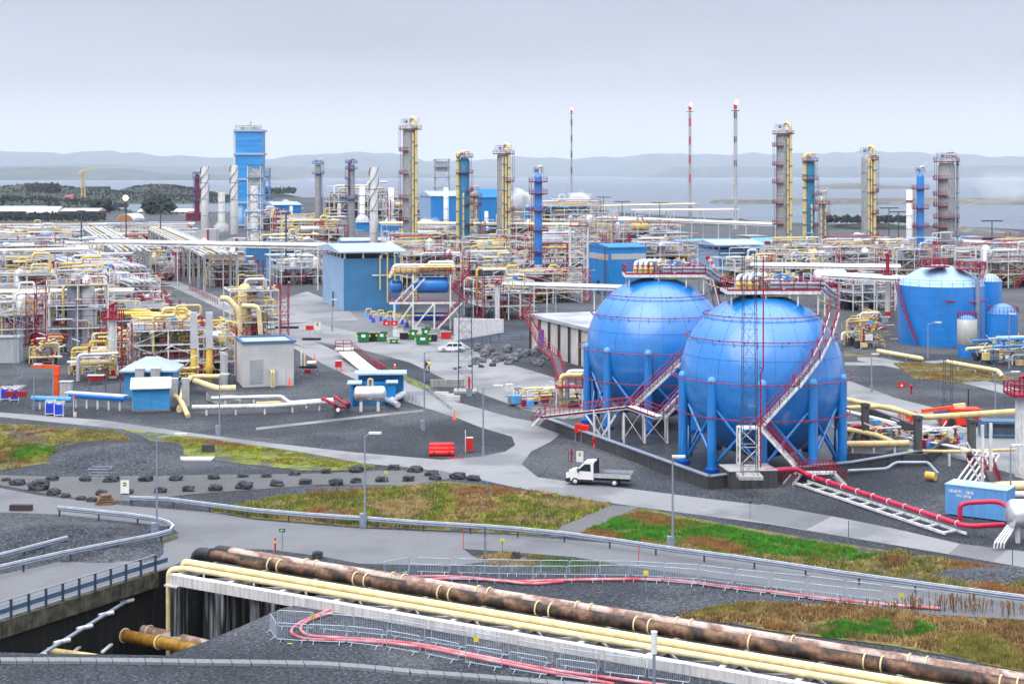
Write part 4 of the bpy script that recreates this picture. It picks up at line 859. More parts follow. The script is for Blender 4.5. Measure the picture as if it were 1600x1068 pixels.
# ------------------------------------------------------------------ columns and stacks
def column(px, ytop, ybase, wpx, m, label, pipes=(), plats=(), ladder='red', side=-1, top='rails', name='distillation_column', skirt=None, cat='column', group='tall process columns', bands='galv'):
    g = G(px, ybase); s_ = F/g.y; h = (ybase-ytop)/s_; r = wpx/s_/2; t = thing(name, label, cat, g, 0, group); hb = h-1.5
    mb = M(); mb.lathe((0, 0, 0), [(r, 0), (r, hb*.3), (r*1.0, hb-r), (r*.8, hb-r*.3), (r*.4, hb), (.001, hb+.05)], m, 18)
    for k in range(1, 6): mb.lathe((0, 0, hb*k/6), [(r, -.15), (r+.08, -.12), (r+.08, .12), (r, .15)], m, 18)
    mb.build('shell', t)
    if skirt: mb = M(); mb.lathe((0, 0, 0), [(r*1.03, 0), (r*1.03, h*skirt[1]), (r, h*skirt[1]+.1)], skirt[0], 18); mb.build('skirt', t)
    for (dx, rp, m2, f0, f1) in pipes:    # dx in radii, radius m, from height fraction to height fraction
        x = dx*r; mb = M(); y = -math.sqrt(max(.05, (r+rp+.15)**2-min(abs(x), r)**2)) if abs(dx) < 1.1 else -.2
        mb.pipe([V((x, y, h*f0)), V((x, y, h*f1)), V((x*.3, y*.2, h*f1+.8)), V((x*.1, 0, h*f1-.2))], rp, m2, 8, rp*2.5, 4)
        for k in range(8): mb.box((x, y, h*(f0+(f1-f0)*(k+.5)/8)), (rp*2.5, rp*2.5, .3), 'teal')
        mb.build('riser_pipe', t)
    tk = max(.05, .2/s_)
    for (f, sd) in plats:                 # platform at height fraction; sd = -1 left, 1 right, 0 all round
        z = h*f; mb = M(); a0, a1 = (0, math.tau) if sd == 0 else ((math.pi*.55, math.pi*1.45) if sd < 0 else (-math.pi*.45, math.pi*.45)); ro = r+1.3; nn = 14
        for i in range(nn):
            p, q = a0+(a1-a0)*i/nn, a0+(a1-a0)*(i+1)/nn; mb.add([V((rr*math.cos(w_), rr*math.sin(w_), z+dz)) for dz in (0, .25) for rr, w_ in ((r, p), (ro, p), (ro, q), (r, q))], [(0, 3, 2, 1), (4, 5, 6, 7), (1, 2, 6, 5), (0, 1, 5, 4), (2, 3, 7, 6)], 'maroon' if ladder != 'blue' else 'darkblue')
        ring = [V((ro*math.cos(a0+(a1-a0)*i/nn), ro*math.sin(a0+(a1-a0)*i/nn), z+.2)) for i in range(nn+1)]
        mb.rail(ring, 'red' if ladder != 'blue' else 'teal', r=tk*.8, step=2.5); mb.build('platform', t)
    mb = M(); fz = [0.02]+sorted(p[0] for p in plats)
    for i, (a, b) in enumerate(zip(fz, fz[1:])):
        x = side*(r+.45+(.5 if i % 2 else 0)); mb.box((x, -.5, (a+b)/2*h), (.55, .45, (b-a)*h), 'ladder'+('blue' if ladder == 'blue' else 'red')) if False else None
        for o in (-.28, .28): mb.tube((x+o, -.7, a*h), (x+o, -.7, b*h+1), tk*1.1, 'maroon' if ladder != 'blue' else 'darkblue', 4, cap=False)
        k = int((b-a)*h/1.1)
        for j in range(k): mb.box((x, -.7, a*h+(j+.5)*1.1), (.75, .5, tk*1.3), 'red' if ladder != 'blue' else 'darkblue')
    if len(fz) > 1: mb.build('ladder', t)
    if top:
        mb = M(); mb.rail([(r*1.2*math.cos(w_), r*1.2*math.sin(w_), hb) for w_ in [math.tau*i/8 for i in range(9)]], 'teal' if ladder != 'red' else 'red', r=tk*.8, step=2, h=1.6)
        mb.pipe([(0, 0, hb), (0, 0, hb+1.8), (r*.9, 0, hb+1.8)], .28, pipes[0][2] if pipes else 'insul', 8)
        for q in ((-.6, 1.6), (.7, 2.2)): mb.tube((q[0]*r, 0, hb), (q[0]*r, 0, hb+q[1]), tk, 'galv', 4); mb.tube((q[0]*r, 0, hb+q[1]), (q[0]*r+q[0]*2, 0, hb+q[1]+1.3), tk*.9, 'whitesteel', 4)
        mb.box((-.5*r, -.3, hb+.8), (.8, .8, .9), 'blue'); mb.build('head_gear', t)
    return t
def stack(px, ytop, ybase, wpx, m, label, flare=None, helix=False, ybelow=None, group='flue stacks'):
    g = G(px, ybase); s_ = F/g.y; h = (ybase-ytop)/s_; r = wpx/s_/2; t = thing('flue_stack', label, 'chimney', g, 0, group); mb = M()
    pr = [(r, 0), (r, h), (r*.92, h), (r*.92, h-.8), (.01, h-.8)]
    if flare: pr = [(r*2.2, 0), (r*2.2, h*flare*.6), (r, h*flare)]+pr[1:]
    mb.lathe((0, 0, 0), pr, m, 16)
    for k in range(1, 4): mb.lathe((0, 0, h*k/4), [(r, -.1), (r+.12, -.08), (r+.12, .08), (r, .1)], 'galv', 16)
    mb.build('shaft', t)
    if helix:
        mb = M(); nn = 60
        for k in range(3):
            for i in range(nn):
                a, b = [math.tau*k/3+5.2*(i+j)/nn*1.2 for j in (0, 1)]; z0, z1 = [h*(.5+.5*(i+j)/nn) for j in (0, 1)]
                mb.add([V((r*math.cos(a), r*math.sin(a), z0)), V((r*1.22*math.cos(a), r*1.22*math.sin(a), z0)), V((r*1.22*math.cos(b), r*1.22*math.sin(b), z1)), V((r*math.cos(b), r*math.sin(b), z1))], [(0, 1, 2, 3)], 'slate')
        mb.build('helical_strake', t)
    return t
CP = [(.35, .35, 'cream', .02, .99), (.85, .42, 'cream', .05, .93)]
P7 = [(f, -1) for f in (.12, .27, .43, .58, .72, .86, .95)]
column(641, 187, 412, 23, 'colgrey', 'tallest grey column with cream pipes, behind the blue shed', [(.45, .3, 'cream', .02, .9), (.85, .5, 'cream', .04, 1.0)], [(.12, -1), (.3, -1), (.45, -1), (.62, -1), (.78, -1), (.93, 0)])
column(726, 238, 402, 15, 'teal', 'teal column with a thick cream pipe on its left, between the two tall grey ones', [(-1.35, .7, 'cream', .02, .98), (-.2, .3, 'cream', .02, .6)], [(.3, 1), (.5, 1), (.62, 1), (.8, 0), (.95, 0)], side=1)
column(787, 228, 415, 21, 'colgrey', 'grey column with three cream pipes, just left of the bright blue column', [(-.1, .25, 'cream', .04, .9), (.35, .35, 'cream', .02, .9), (.8, .5, 'cream', .03, 1.0)], [(.2, 1), (.45, 1), (.7, 1), (.93, 0)], side=1)
column(841, 262, 452, 13, 'blue', 'bright blue column with dark red platforms, right of the tall grey ones', [], [(.15, 0), (.3, 0), (.48, 0), (.64, 0), (.78, 0), (.88, 0)], skirt=('insul', .2))
column(1224, 195, 408, 22, 'colgrey', 'tall grey column with twin cream pipes, tallest of the right hand group', [(.45, .3, 'cream', .04, .9), (.85, .5, 'cream', .04, 1.0)], [(.12, -1), (.27, -1), (.42, -1), (.57, -1), (.7, -1), (.84, -1), (.93, 0)])
column(1266, 241, 402, 14, 'teal', 'teal column with a thick cream pipe, right of the tallest one in the right hand group', [(-1.2, .8, 'cream', .02, .98), (.1, .3, 'cream', .02, .5)], [(.3, 1), (.45, 1), (.6, 1), (.75, 0), (.93, 0)], side=1)
column(1356, 232, 418, 20, 'colgrey', 'grey column with cream pipes standing alone in the middle of the right hand group', [(-.1, .25, 'cream', .04, .9), (.3, .3, 'cream', .02, .9), (.8, .5, 'cream', .03, 1.0)], [(.25, 1), (.45, 1), (.63, 1), (.9, 1)], side=1)
column(1438, 262, 432, 12, 'blue', 'slim bright blue column, left of the thick grey one at the right', [], [(.2, 0), (.45, 0), (.62, 0), (.8, 0)], skirt=('insul', .15))
column(1479, 240, 428, 26, 'colgrey', 'thick grey column with many dark red platforms at its left side, rightmost of all', [(1.3, .35, 'grey', .02, .97)], [(.12, -1), (.25, -1), (.38, -1), (.46, 0), (.56, -1), (.65, -1), (.78, -1), (.93, 0)])
column(741, 292, 392, 13, 'colgrey', 'short grey column with a stepped white top right of the teal column', [(-.5, .3, 'cream', .05, .9), (.5, .3, 'cream', .05, .8)], [(.7, 1), (.85, 0)], skirt=('insul', .5), side=1)
column(1285, 300, 395, 12, 'colgrey', 'short grey column with cream pipes between the teal and the lone grey column', [(-.5, .3, 'cream', .05, .9), (.5, .3, 'cream', .05, .8)], [(.6, 1), (.8, 0)], side=1)
column(497, 250, 372, 10, 'colgrey', 'slim grey column left of the small dark red one', [], [(.82, 0), (.95, 0)], ladder='blue', side=1)
column(549, 250, 372, 11, 'colgrey', 'slim grey column with dark red and blue upper part, left of the stacks', [(-.6, .35, 'red', .55, .95)], [(.5, 0), (.65, -1), (.75, -1), (.88, 0), (.96, 0)], ladder='blue')
column(308, 268, 345, 8, 'maroon', 'small dark red column left of the helical stacks', [], [(.4, 0), (.6, -1), (.85, 0), (.95, 0)], ladder='blue')
HS = 'stacks with helical strakes'
stack(320, 260, 362, 12, 'grey2', 'grey stack with spiral strakes, leftmost of the stacks', None, True, group=HS); stack(366, 258, 366, 12, 'grey2', 'grey stack with spiral strakes in front of the blue clad tower', None, True, group=HS); stack(584, 261, 398, 13, 'grey2', 'tall grey stack with spiral strakes behind the blue shed', None, True, group=HS)
stack(346, 300, 362, 11, 'grey2', 'short plain grey stack between two spiral straked ones', .25); stack(566, 291, 348, 9, 'whitesteel', 'white stack with a flared foot left of the tall straked one', .22); stack(611, 293, 352, 9, 'whitesteel', 'white stack with a flared foot right of the tall straked one', .22)
stack(697, 293, 360, 8, 'whitesteel', 'thin white stack left of the teal column'); stack(397, 290, 386, 13, 'grey2', 'grey stack with a flared foot before the blue clad tower', .2); stack(590-50+12, 296, 340, 7, 'grey2', 'small grey stack far behind the slim columns')
g = G(1421, 378); t = stack(1421, 296, 378, 10, 'whitesteel', 'pale rust streaked chimney left of the slim blue column'); mb = M(); s_ = F/g.y; mb.lathe((0, 0, 17), [(5.1/s_, 0), (5.3/s_, .1), (5.3/s_, .8), (5.1/s_, .9)], 'red', 14); mb.build('red_band', t)
# flare masts with flames
for px, yt, yb, wd, m, lb in ((893, 176, 322, 1.4, 'slate', 'dark banded flare mast, leftmost of the three tall flares'), (1078, 172, 345, 1.6, 'slate', 'red and white banded flare mast, middle one of the three'), (1149, 170, 358, 2.2, 'whitesteel', 'white lattice flare mast, rightmost of the three')):
    g = G(px, yb); s_ = F/g.y; h = (yb-yt)/s_; t = thing('flare_mast', lb, 'flare stack', g, 0, 'tall flare masts'); mb = M(); mb.tube((0, 0, 0), (0, 0, h), .38 if px != 1149 else .7, 'grey2', 8); mb.build('riser', t)
    mb = M(); mb.lattice((0, 0, 0), (0, 0, h-2), wd*1.2, wd*1.0, 'grey' if m == 'slate' else m, .07, 4, 3); mb.build('lattice', t); mb = M()
    if px != 1149:
        for k in range(4): z = h*(1-.07-.17*k); mb.tube((0, 0, z), (0, 0, z-h*.075), .6, 'slate' if px == 893 else 'brightred', 8)
    else:
        for k in range(3): z = h*(1-.03-.2*k); mb.tube((0, 0, z), (0, 0, z-h*.05), .75, 'slate', 8)
    mb.build('band', t); mb = M(); mb.tube((0, 0, h), (0, 0, h+2.2), .9, 'brightred', 8); mb.box((0, 0, h-1), (4, 3, .3), 'slate'); mb.build('burner_tip', t)
    mb = M(); mb.lathe((.6, 0, h+2.2), [(.4, 0), (.9, .8), (.6, 1.6), (.1, 2.6)], 'flame', 8); mb.build('flame', t)
stack(636, 300, 352, 7, 'whitesteel', 'thin pale stack just left of the tallest column'); stack(530, 318, 352, 6, 'grey2', 'short grey stack between the slim grey column and the dark red topped one'); stack(455, 322, 356, 5, 'whitesteel', 'short white vent stack right of the pale steaming hall'); stack(760, 330, 372, 6, 'whitesteel', 'short white stack left of the three pipe column')
# white posts with a red monitor platform
def monitor(px, ytop, ycap, ybase, wpx, label, red=True):
    g = G(px, ybase); s_ = F/g.y; hc = (ybase-ycap)/s_; ht = (ybase-ytop)/s_; w_ = wpx/s_; t = thing('monitor_tower', label, 'tower', g, 0, 'white posts with red monitor platforms')
    mb = M(); mb.box((0, 0, hc/2), (w_, w_, hc), 'whitesteel', R(20)); mb.box((0, 0, hc*.09), (w_*1.03, w_*1.03, hc*.1), 'brightred' if red else 'whitesteel', R(20)); mb.build('post', t)
    pw = w_*1.15; mb = M(); mb.box((0, 0, hc+.1), (pw*2, pw*2, .25), 'red'); mb.rail([(-pw, -pw, hc), (pw, -pw, hc), (pw, pw, hc), (-pw, pw, hc), (-pw, -pw, hc)], 'red', r=.07, step=.9, h=1.2); mb.build('platform', t)
    mb = M(); x = w_*.5+.5
    for o in (-.3, .3): mb.tube((x+o, 0, 0), (x+o, 0, hc), .05, 'red', 4)
    for k in range(int(hc/.7)): mb.ring((x, 0, .4+k*.7), .42, .035, 'maroon', 10, 4)
    mb.build('caged_ladder', t)
    mb = M(); mb.tube((0, 0, hc), (0, 0, ht-.3), .2, 'red', 8); mb.tube((-.5, 0, ht-.6), (.7, -.3, ht), .16, 'red', 8); mb.tube((-w_*.4, 0, hc), (-w_*.4, 0, ht-.5), .1, 'red', 6); mb.tube((w_*.4, .2, hc), (w_*.4, .2, ht-.7), .1, 'red', 6); mb.build('water_monitor', t); return t
monitor(176, 472, 498, 590, 12, 'white post with a red railed platform among the yellow pipes at the left'); monitor(84, 406, 441, 478, 13, 'white post with a red railed platform far left above the purple ladders')
monitor(777, 437, 443, 508, 6, 'white post with a red railed platform right of the blue drums'); monitor(1387, 393, 428, 496, 6, 'white post with a red railed platform left of the big blue tank')
monitor(983, 363, 385, 436, 5, 'white post with a red platform before the blue building'); monitor(1602, 580, 617, 745, 22, 'large white post with a red railed platform at the right edge', False)
# ------------------------------------------------------------------ tanks
def tank(px, ytop, ybase, wpx, dome, m, label, dm='roofsilver', band=None, rails=True):
    g = G(px, ybase); s_ = F/g.y; r = wpx/s_/2; c = V((g.x, g.y+r*.0, 0)); h = (ybase-ytop)/s_; t = thing('storage_tank', label, 'storage tank', (g.x*(g.y+r)/g.y, g.y+r, 0), 0, 'blue upright storage tanks')
    r *= (g.y+r)/g.y; h = H-(ytop-YH)/F*(g.y)
    mb = M(); mb.lathe((0, 0, 0), [(r, 0), (r, h)], m, 64)
    for k in range(1, 7): mb.lathe((0, 0, h*k/7), [(r, -.03), (r+.02, -.02), (r+.02, .02), (r, .03)], m, 64)
    mb.build('shell', t)
    if band: mb = M(); mb.lathe((0, 0, 0), [(r+.03, h*band[0]), (r+.05, h*band[0]+.02), (r+.05, h*band[1]), (r+.03, h*band[1]+.02)], band[2], 48); mb.build('cladding_band', t)
    mb = M(); mb.lathe((0, 0, h), [(r+.06, 0), (r*.96, dome*.12), (r*.8, dome*.42), (r*.5, dome*.8), (r*.2, dome*.98), (.001, dome)], dm, 64); mb.build('roof', t)
    if rails:
        mb = M(); mb.rail([(r*math.cos(math.tau*i/24), r*math.sin(math.tau*i/24), h) for i in range(25)], 'bluelight' if r > 6 else 'red', r=.035, step=1.4); mb.build('railing', t)
    return t, r, h
t, r_, h_ = tank(1470, 449, 542, 131, 3.4, 'blue', 'largest blue storage tank with a pale domed roof')
mb = M(); a = R(235)
for k in range(30): a0, a1 = R(190+k*3.4), R(190+(k+1)*3.4); z0, z1 = .2+k*.0, .2; 
sp = [V(((r_+.6)*math.cos(R(172-28*i/10+10)), (r_+.6)*math.sin(R(172-28*i/10+10))*0-(r_+.6)*math.sin(R(20+i*3.0)), h_*(1-i/10))) for i in range(11)]
sp = [V((-(r_+.5)*math.cos(R(4+i*4)), -(r_+.5)*math.sin(R(4+i*4)), h_*(1-i/10))) for i in range(11)]; stairs(mb, sp, .45, sm='blue'); mb.build('spiral_stair', t)
mb = M(); mb.box((-2.0, -3.5, h_+3.3), (4.2, 3, .2), 'red'); mb.rail([(-4, -5, h_+3.4), (0, -5, h_+3.4), (0, -2, h_+3.4), (-4, -2, h_+3.4), (-4, -5, h_+3.4)], 'red', r=.06, step=.8)
mb.box((4.0, -3.5, h_+2.9), (4.6, 3, .2), 'red'); mb.rail([(1.7, -5, h_+3), (6.3, -5, h_+3), (6.3, -2, h_+3), (1.7, -2, h_+3), (1.7, -5, h_+3)], 'red', r=.06, step=.8); stairs(mb, [(6, -4.5, h_+3), (r_*.72, -r_*.72, h_+.4)]); mb.build('roof_walkway', t)
mb = M(); mb.pipe([(-1.5, -r_-.4, h_-2.2), (r_*.6, -r_*.85, h_-2.6), (r_+.2, -2, h_-2.4)], .13, 'red', 6); mb.tube((r_*.62, -r_*.82, 0), (r_*.62, -r_*.82, h_+1.5), .4, 'galv', 8); mb.build('red_main', t)
tank(1548, 440, 527, 34, 1.3, 'blue', 'second big blue tank half hidden behind the largest one'); tank(1511, 499, 559, 29, .6, 'blue', 'small tank with a grey ribbed band before the largest blue one', 'blue', (.33, .99, 'ribbed'))
tank(1567, 491, 548, 46, 1.6, 'blue', 'small squat blue tank with a cone roof at the right edge', 'blue')
# ------------------------------------------------------------------ buildings
def shed(label, xc, yb, wl, wr, hpx, mL, mR, roof='cladroof', rise=.8, ang=R(35), over=.5, name='industrial_shed', flat=False, vents=False, door=True, group=None, cat='building', zt=None):
    """corner at pixel xc,yb; left wall wl px wide and right wall wr px wide as seen"""
    g = G(xc, yb); s_ = F/g.y; u_ = V((math.cos(TH), math.sin(TH), 0)); v_ = V((-math.sin(TH), math.cos(TH), 0)); a_ = wr/s_/math.cos(TH); b_ = wl/s_/max(.1, math.sin(TH+math.atan((xc-800)/F))); b_ = max(6, min(b_, a_*2.2 if wl else 12)); h = hpx/s_
    t = thing(name, label, cat, g, TH, group); mb = M(); e = .02
    mb.add([V(q) for q in ((0, 0, 0), (a_, 0, 0), (a_, 0, h), (0, 0, h))], [(0, 1, 2, 3)], mR); mb.add([V(q) for q in ((0, 0, 0), (0, b_, 0), (0, b_, h), (0, 0, h))], [(0, 3, 2, 1)], mL)
    mb.add([V(q) for q in ((a_, 0, 0), (a_, b_, 0), (a_, b_, h), (a_, 0, h))], [(0, 1, 2, 3)], mR); mb.add([V(q) for q in ((0, b_, 0), (a_, b_, 0), (a_, b_, h), (0, b_, h))], [(0, 3, 2, 1)], mL)
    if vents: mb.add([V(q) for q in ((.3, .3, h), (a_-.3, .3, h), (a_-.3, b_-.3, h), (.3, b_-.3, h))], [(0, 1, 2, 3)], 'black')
    mb.build('wall', t); z0 = h+(1.5 if vents else 0); o = over; mb = M()
    if flat: mb.bx(-o, a_+o, -o, b_+o, z0, z0+.35, roof)
    else:
        m_ = b_/2; mb.add([V(q) for q in ((-o, -o, z0-.02), (a_+o, -o, z0-.02), (a_+o, m_, z0+rise), (-o, m_, z0+rise), (-o, b_+o, z0), (a_+o, b_+o, z0), (-o, -o, z0-.3), (a_+o, -o, z0-.3), (-o, b_+o, z0-.3), (a_+o, b_+o, z0-.3))], [(0, 1, 2, 3), (3, 2, 5, 4), (0, 6, 7, 1), (1, 7, 9, 5), (0, 4, 8, 6), (0, 3, 4), (1, 5, 2), (6, 8, 9, 7)], roof)
        mb.add([V(q) for q in ((0, 0, z0), (0, b_, z0), (0, m_, z0+rise-.1))], [(0, 2, 1)], mL); mb.add([V(q) for q in ((a_, 0, z0), (a_, b_, z0), (a_, m_, z0+rise-.1))], [(0, 1, 2)], mL)
    mb.build('roof', t)
    if vents:
        for x in range(int(a_/4)+1): mb = M(); xx = min(a_-.2, .2+x*4); mb.beam((xx, .05, h), (xx, .05, z0), .35, .3, 'whitesteel'); mb.build('vent_post', t)
        for y in range(1, int(b_/4)): mb = M(); mb.beam((.05, y*4, h), (.05, y*4, z0), .35, .3, 'whitesteel'); mb.build('vent_post', t)
    if door: mb = M(); mb.bx(-.08, .04, b_*.45, b_*.45+1.6, 0, 3.2, 'black'); mb.build('door', t); mb = M(); mb.bx(-.12, .0, b_*.45-.15, b_*.45, 0, 3.3, 'teal'); mb.build('door_frame', t)
    return t, a_, b_, h
t, a_, b_, h_ = shed('big open topped blue shed with a dark vent gap under its pale roof', 537, 486, 35, 86, 82, 'cladpale', 'cladblue2', rise=1.2, vents=True, over=1.2)
for k in range(4): mb = M(); mb.bx(a_*.62+k*1.6, a_*.62+k*1.6+.25, -.9, -.6, h_*(.15 if k % 2 else .4), h_+.6, 'cream'); mb.build('downpipe', t)
mb = M(); mb.bx(a_*.5, a_, -.5, -.3, h_*.66, h_*.66+.3, 'whitesteel'); mb.build('beam', t)
t, a_, b_, h_ = shed('tall bright blue building with a grey window band behind the farther sphere', 952, 462, 34, 60, 76, 'cladblue3', 'cladblue3', roof='cladblue3', rise=.6, over=.2, name='blue_building')
mb = M(); mb.bx(a_*.05, a_*.97, -.06, .02, h_*.74, h_*.86, 'ribbed'); mb.bx(-.06, .02, .6, b_*.95, h_*.72, h_*.84, 'ribbed'); mb.build('window_band', t); mb = M(); mb.box((-.6, 2.0, h_*.5), (.8, 1, h_), 'maroon') if False else mb.tube((-.5, 1.6, 0), (-.5, 1.6, h_), .12, 'maroon', 4); mb.rail([(-1.5, .6, h_*.68), (-1.5, 4, h_*.68)], 'red'); mb.rail([(-1.5, .6, h_*.3), (-1.5, 4, h_*.3)], 'red'); mb.build('ladder', t)
shed('pale blue shed with a dark vent gap, left of the grey cooler block', 1123, 424, 36, 68, 34, 'cladpale', 'cladblue2', rise=1.2, vents=True, over=1.5, door=False)
shed('grey louvred cooler block standing behind the pale blue shed', 1172, 392, 20, 26, 22, 'cladgrey', 'teal', 'grey', flat=True, door=False)
shed('pale grey flat building behind the top of the farther sphere', 1010, 408, 30, 60, 26, 'cladwhite', 'cladwhite', 'roofblue', flat=True, door=False)
shed('bright blue hall with a pale side behind the tallest column', 673, 358, 18, 60, 52, 'cladpale', 'cladblue3', rise=2.5, door=False)
shed('bright blue gabled hall with white louvres right of the teal column', 745, 366, 2, 34, 58, 'cladblue3', 'cladblue3', 'cladblue3', rise=4, door=False)
shed('low blue hall under the hall behind the tallest column', 655, 382, 4, 58, 20, 'cladblue3', 'cladblue3', 'cladroof', flat=True, door=False)
shed('far blue hall behind the steam right of the slim blue column', 822, 350, 4, 104, 26, 'cladblue3', 'cladblue3', 'cladblue3', rise=1.5, door=False)
shed('small pale hall with a blue side below the steam at the left', 427, 352, 26, 42, 32, 'cladpale', 'cladblue3', rise=1.5, door=False)
shed('blue furnace block under the flared white stacks, left one', 557, 362, 2, 42, 14, 'cladblue3', 'cladblue3', flat=True, door=False, name='furnace_block'); shed('blue furnace block under the flared white stacks, right one', 600, 366, 2, 27, 18, 'cladblue3', 'cladblue3', flat=True, door=False, name='furnace_block')
shed('small dark blue gabled hut left of the slim grey column', 478, 370, 3, 40, 17, 'cladblue3', 'cladblue3', rise=1, door=False)
shed('long low pale blue shed behind the blue drum structure roofline', 535, 398, 4, 80, 22, 'cladpale', 'cladpale', 'roofblue', rise=1, door=False)
shed('blue block below the elevated pipes left of the shed', 388, 432, 3, 34, 48, 'cladblue3', 'cladblue2', 'roofblue', flat=True, door=False); shed('pale blue cladded box right of the blue block below the pipes', 421, 440, 2, 60, 40, 'cladpale', 'cladpale', 'roofblue', flat=True, door=False)
shed('small blue hut with dark roof left of the stack foot', 400, 386, 3, 28, 12, 'darkblue', 'cladblue3', 'darkblue', flat=True, door=False)
shed('wide pale blue warehouse roof near the shore at the right', 1440, 402, 20, 78, 24, 'cladpale', 'cladpale', 'cladsky', rise=1.2, door=False); shed('long blue roofed hall left of the wide pale warehouse', 1330, 386, 10, 66, 10, 'cladpale', 'cladblue3', 'cladsky', rise=.8, door=False)
shed('small white cabins on the shore at the far right', 1516, 380, 2, 20, 9, 'cladwhite', 'cladwhite', 'roofblue', flat=True, door=False); shed('dark cabin on the shore beside the white one', 1540, 380, 2, 14, 7, 'shade', 'shade', 'shade', flat=True, door=False)
shed('small blue roof peeking right of the tall right column', 1180, 396, 2, 30, 18, 'cladsky', 'cladsky', 'cladsky', rise=1.5, door=False); shed('low blue annex with a ribbed pale roof right of the cooler block', 1060, 386, 2, 90, 8, 'cladsky', 'cladblue3', 'cladsky', rise=1, door=False)
shed('long low industrial hall left of the tall stacks', 150, 368, 4, 150, 8, 'cladgrey', 'cladwhite', 'roofblue', flat=True, door=False); shed('pale flat block with blue edge above the left pipes', 25, 372, 3, 55, 14, 'cladgrey', 'cladgrey', 'cladblue3', flat=True, door=False)
# the blue clad tower
g = G(388, 356); s_ = F/g.y; t = thing('blue_tower', 'tall blue clad tower with white corners, highest building at the left', 'tower', g); w_ = 40/s_; h = (356-204)/s_
mb = M(); mb.box((0, w_/2, h/2), (w_, w_, h), 'clad5'); mb.build('cladding', t); mb = M(); mb.box((-w_/2-.6, w_/2, h/2), (1.6, w_*.9, h), 'whitesteel')
for f in (.03, .26, .5, .76, 1.0): mb.box((0, w_/2, h*f), (w_*1.15, w_*1.1, 1.1), 'roofblue')
mb.build('galleries', t); mb = M(); mb.rail([(-w_/2, 0, h+.5), (w_/2, 0, h+.5)], 'grey', r=.2, h=2.2, step=3); mb.lathe((0, 5, h), [(w_*.4, 0), (w_*.4, 1.5), (w_*.2, 3)], 'grey', 12); mb.tube((1, 2, h), (1, 2, h+5), .3, 'grey', 5); mb.build('roof_gear', t)
for px, yt, yb, wp, m, lb in ((397, 258, 392, 20, 'whitesteel', 'white scaffold tower with blue landings before the blue clad tower'), (415, 263, 345, 11, 'bluelight', 'slim blue stair tower right of the blue clad tower'), (690, 249, 330, 22, 'grey', 'grey louvred tower on legs left of the teal column')):
    g = G(px, yb); s_ = F/g.y; h = (yb-yt)/s_; w_ = wp/s_; t = thing('scaffold_tower', lb, 'tower', g); mb = M(); mb.lattice((0, w_/2, 0), (0, w_/2, h), w_, w_, m, .16, w_*.7); mb.build('frame', t)
    for f in (.25, .45, .65, .85, 1): mb = M(); mb.box((0, w_/2, h*f), (w_*1.2, w_*1.1, .35), 'teal'); mb.build('landing', t)
    mb = M(); mb.box((0, w_/2, h*.86), (w_*.8, w_*.7, h*.2), 'grey2'); mb.build('core', t)
# white scaffold tower left of the blue building
g = G(905, 468); t = thing('scaffold_tower', 'white lattice tower touching the left side of the tall blue building', 'tower', g); mb = M(); mb.lattice((0, 2, 0), (0, 2, 17), 4, 4, 'whitesteel', .14, 2.2); mb.build('frame', t); mb = M(); mb.rail([(-2, 0, 17), (2, 0, 17)], 'red', r=.08); mb.box((0, 2, 17), (4.4, 4.4, .2), 'maroon'); mb.build('top_deck', t)
# flue gas ducts: rounded silver housings
for px, yb, lb in ((317, 398, 'left'), (362, 412, 'right')):
    g = G(px, yb); s_ = F/g.y; t = thing('duct_housing', 'silver quarter round duct housing beside the stacks, %s one of two' % lb, 'duct', g, 0, 'silver duct housings'); mb = M(); w_, h = 40/s_, 40/s_
    pr = [(w_/2, 0), (w_/2, h), (0, h)]+[(-w_/2*math.sin(R(a)), h*.45+h*.55*math.cos(R(a))) for a in (15, 30, 45, 60, 75, 90)]+[(-w_/2, h*.3), (-w_/4, h*.3), (-w_/4, 0)]; mb.extr(pr, 0, 6, 'insul'); mb.build('housing', t); mb = M(); mb.rail([(-w_/4, -.2, h*.3), (w_/2, -.2, h*.3)], 'maroon', r=.12, step=3); mb.tube((w_*.2, -.3, 0), (w_*.2, -.3, h), .3, 'red', 5); mb.build('gallery', t)
    mb = M(); mb.ball((w_*.05, -.6, h*.55), .7, 'lampglow', 8); mb.build('lamp', t)
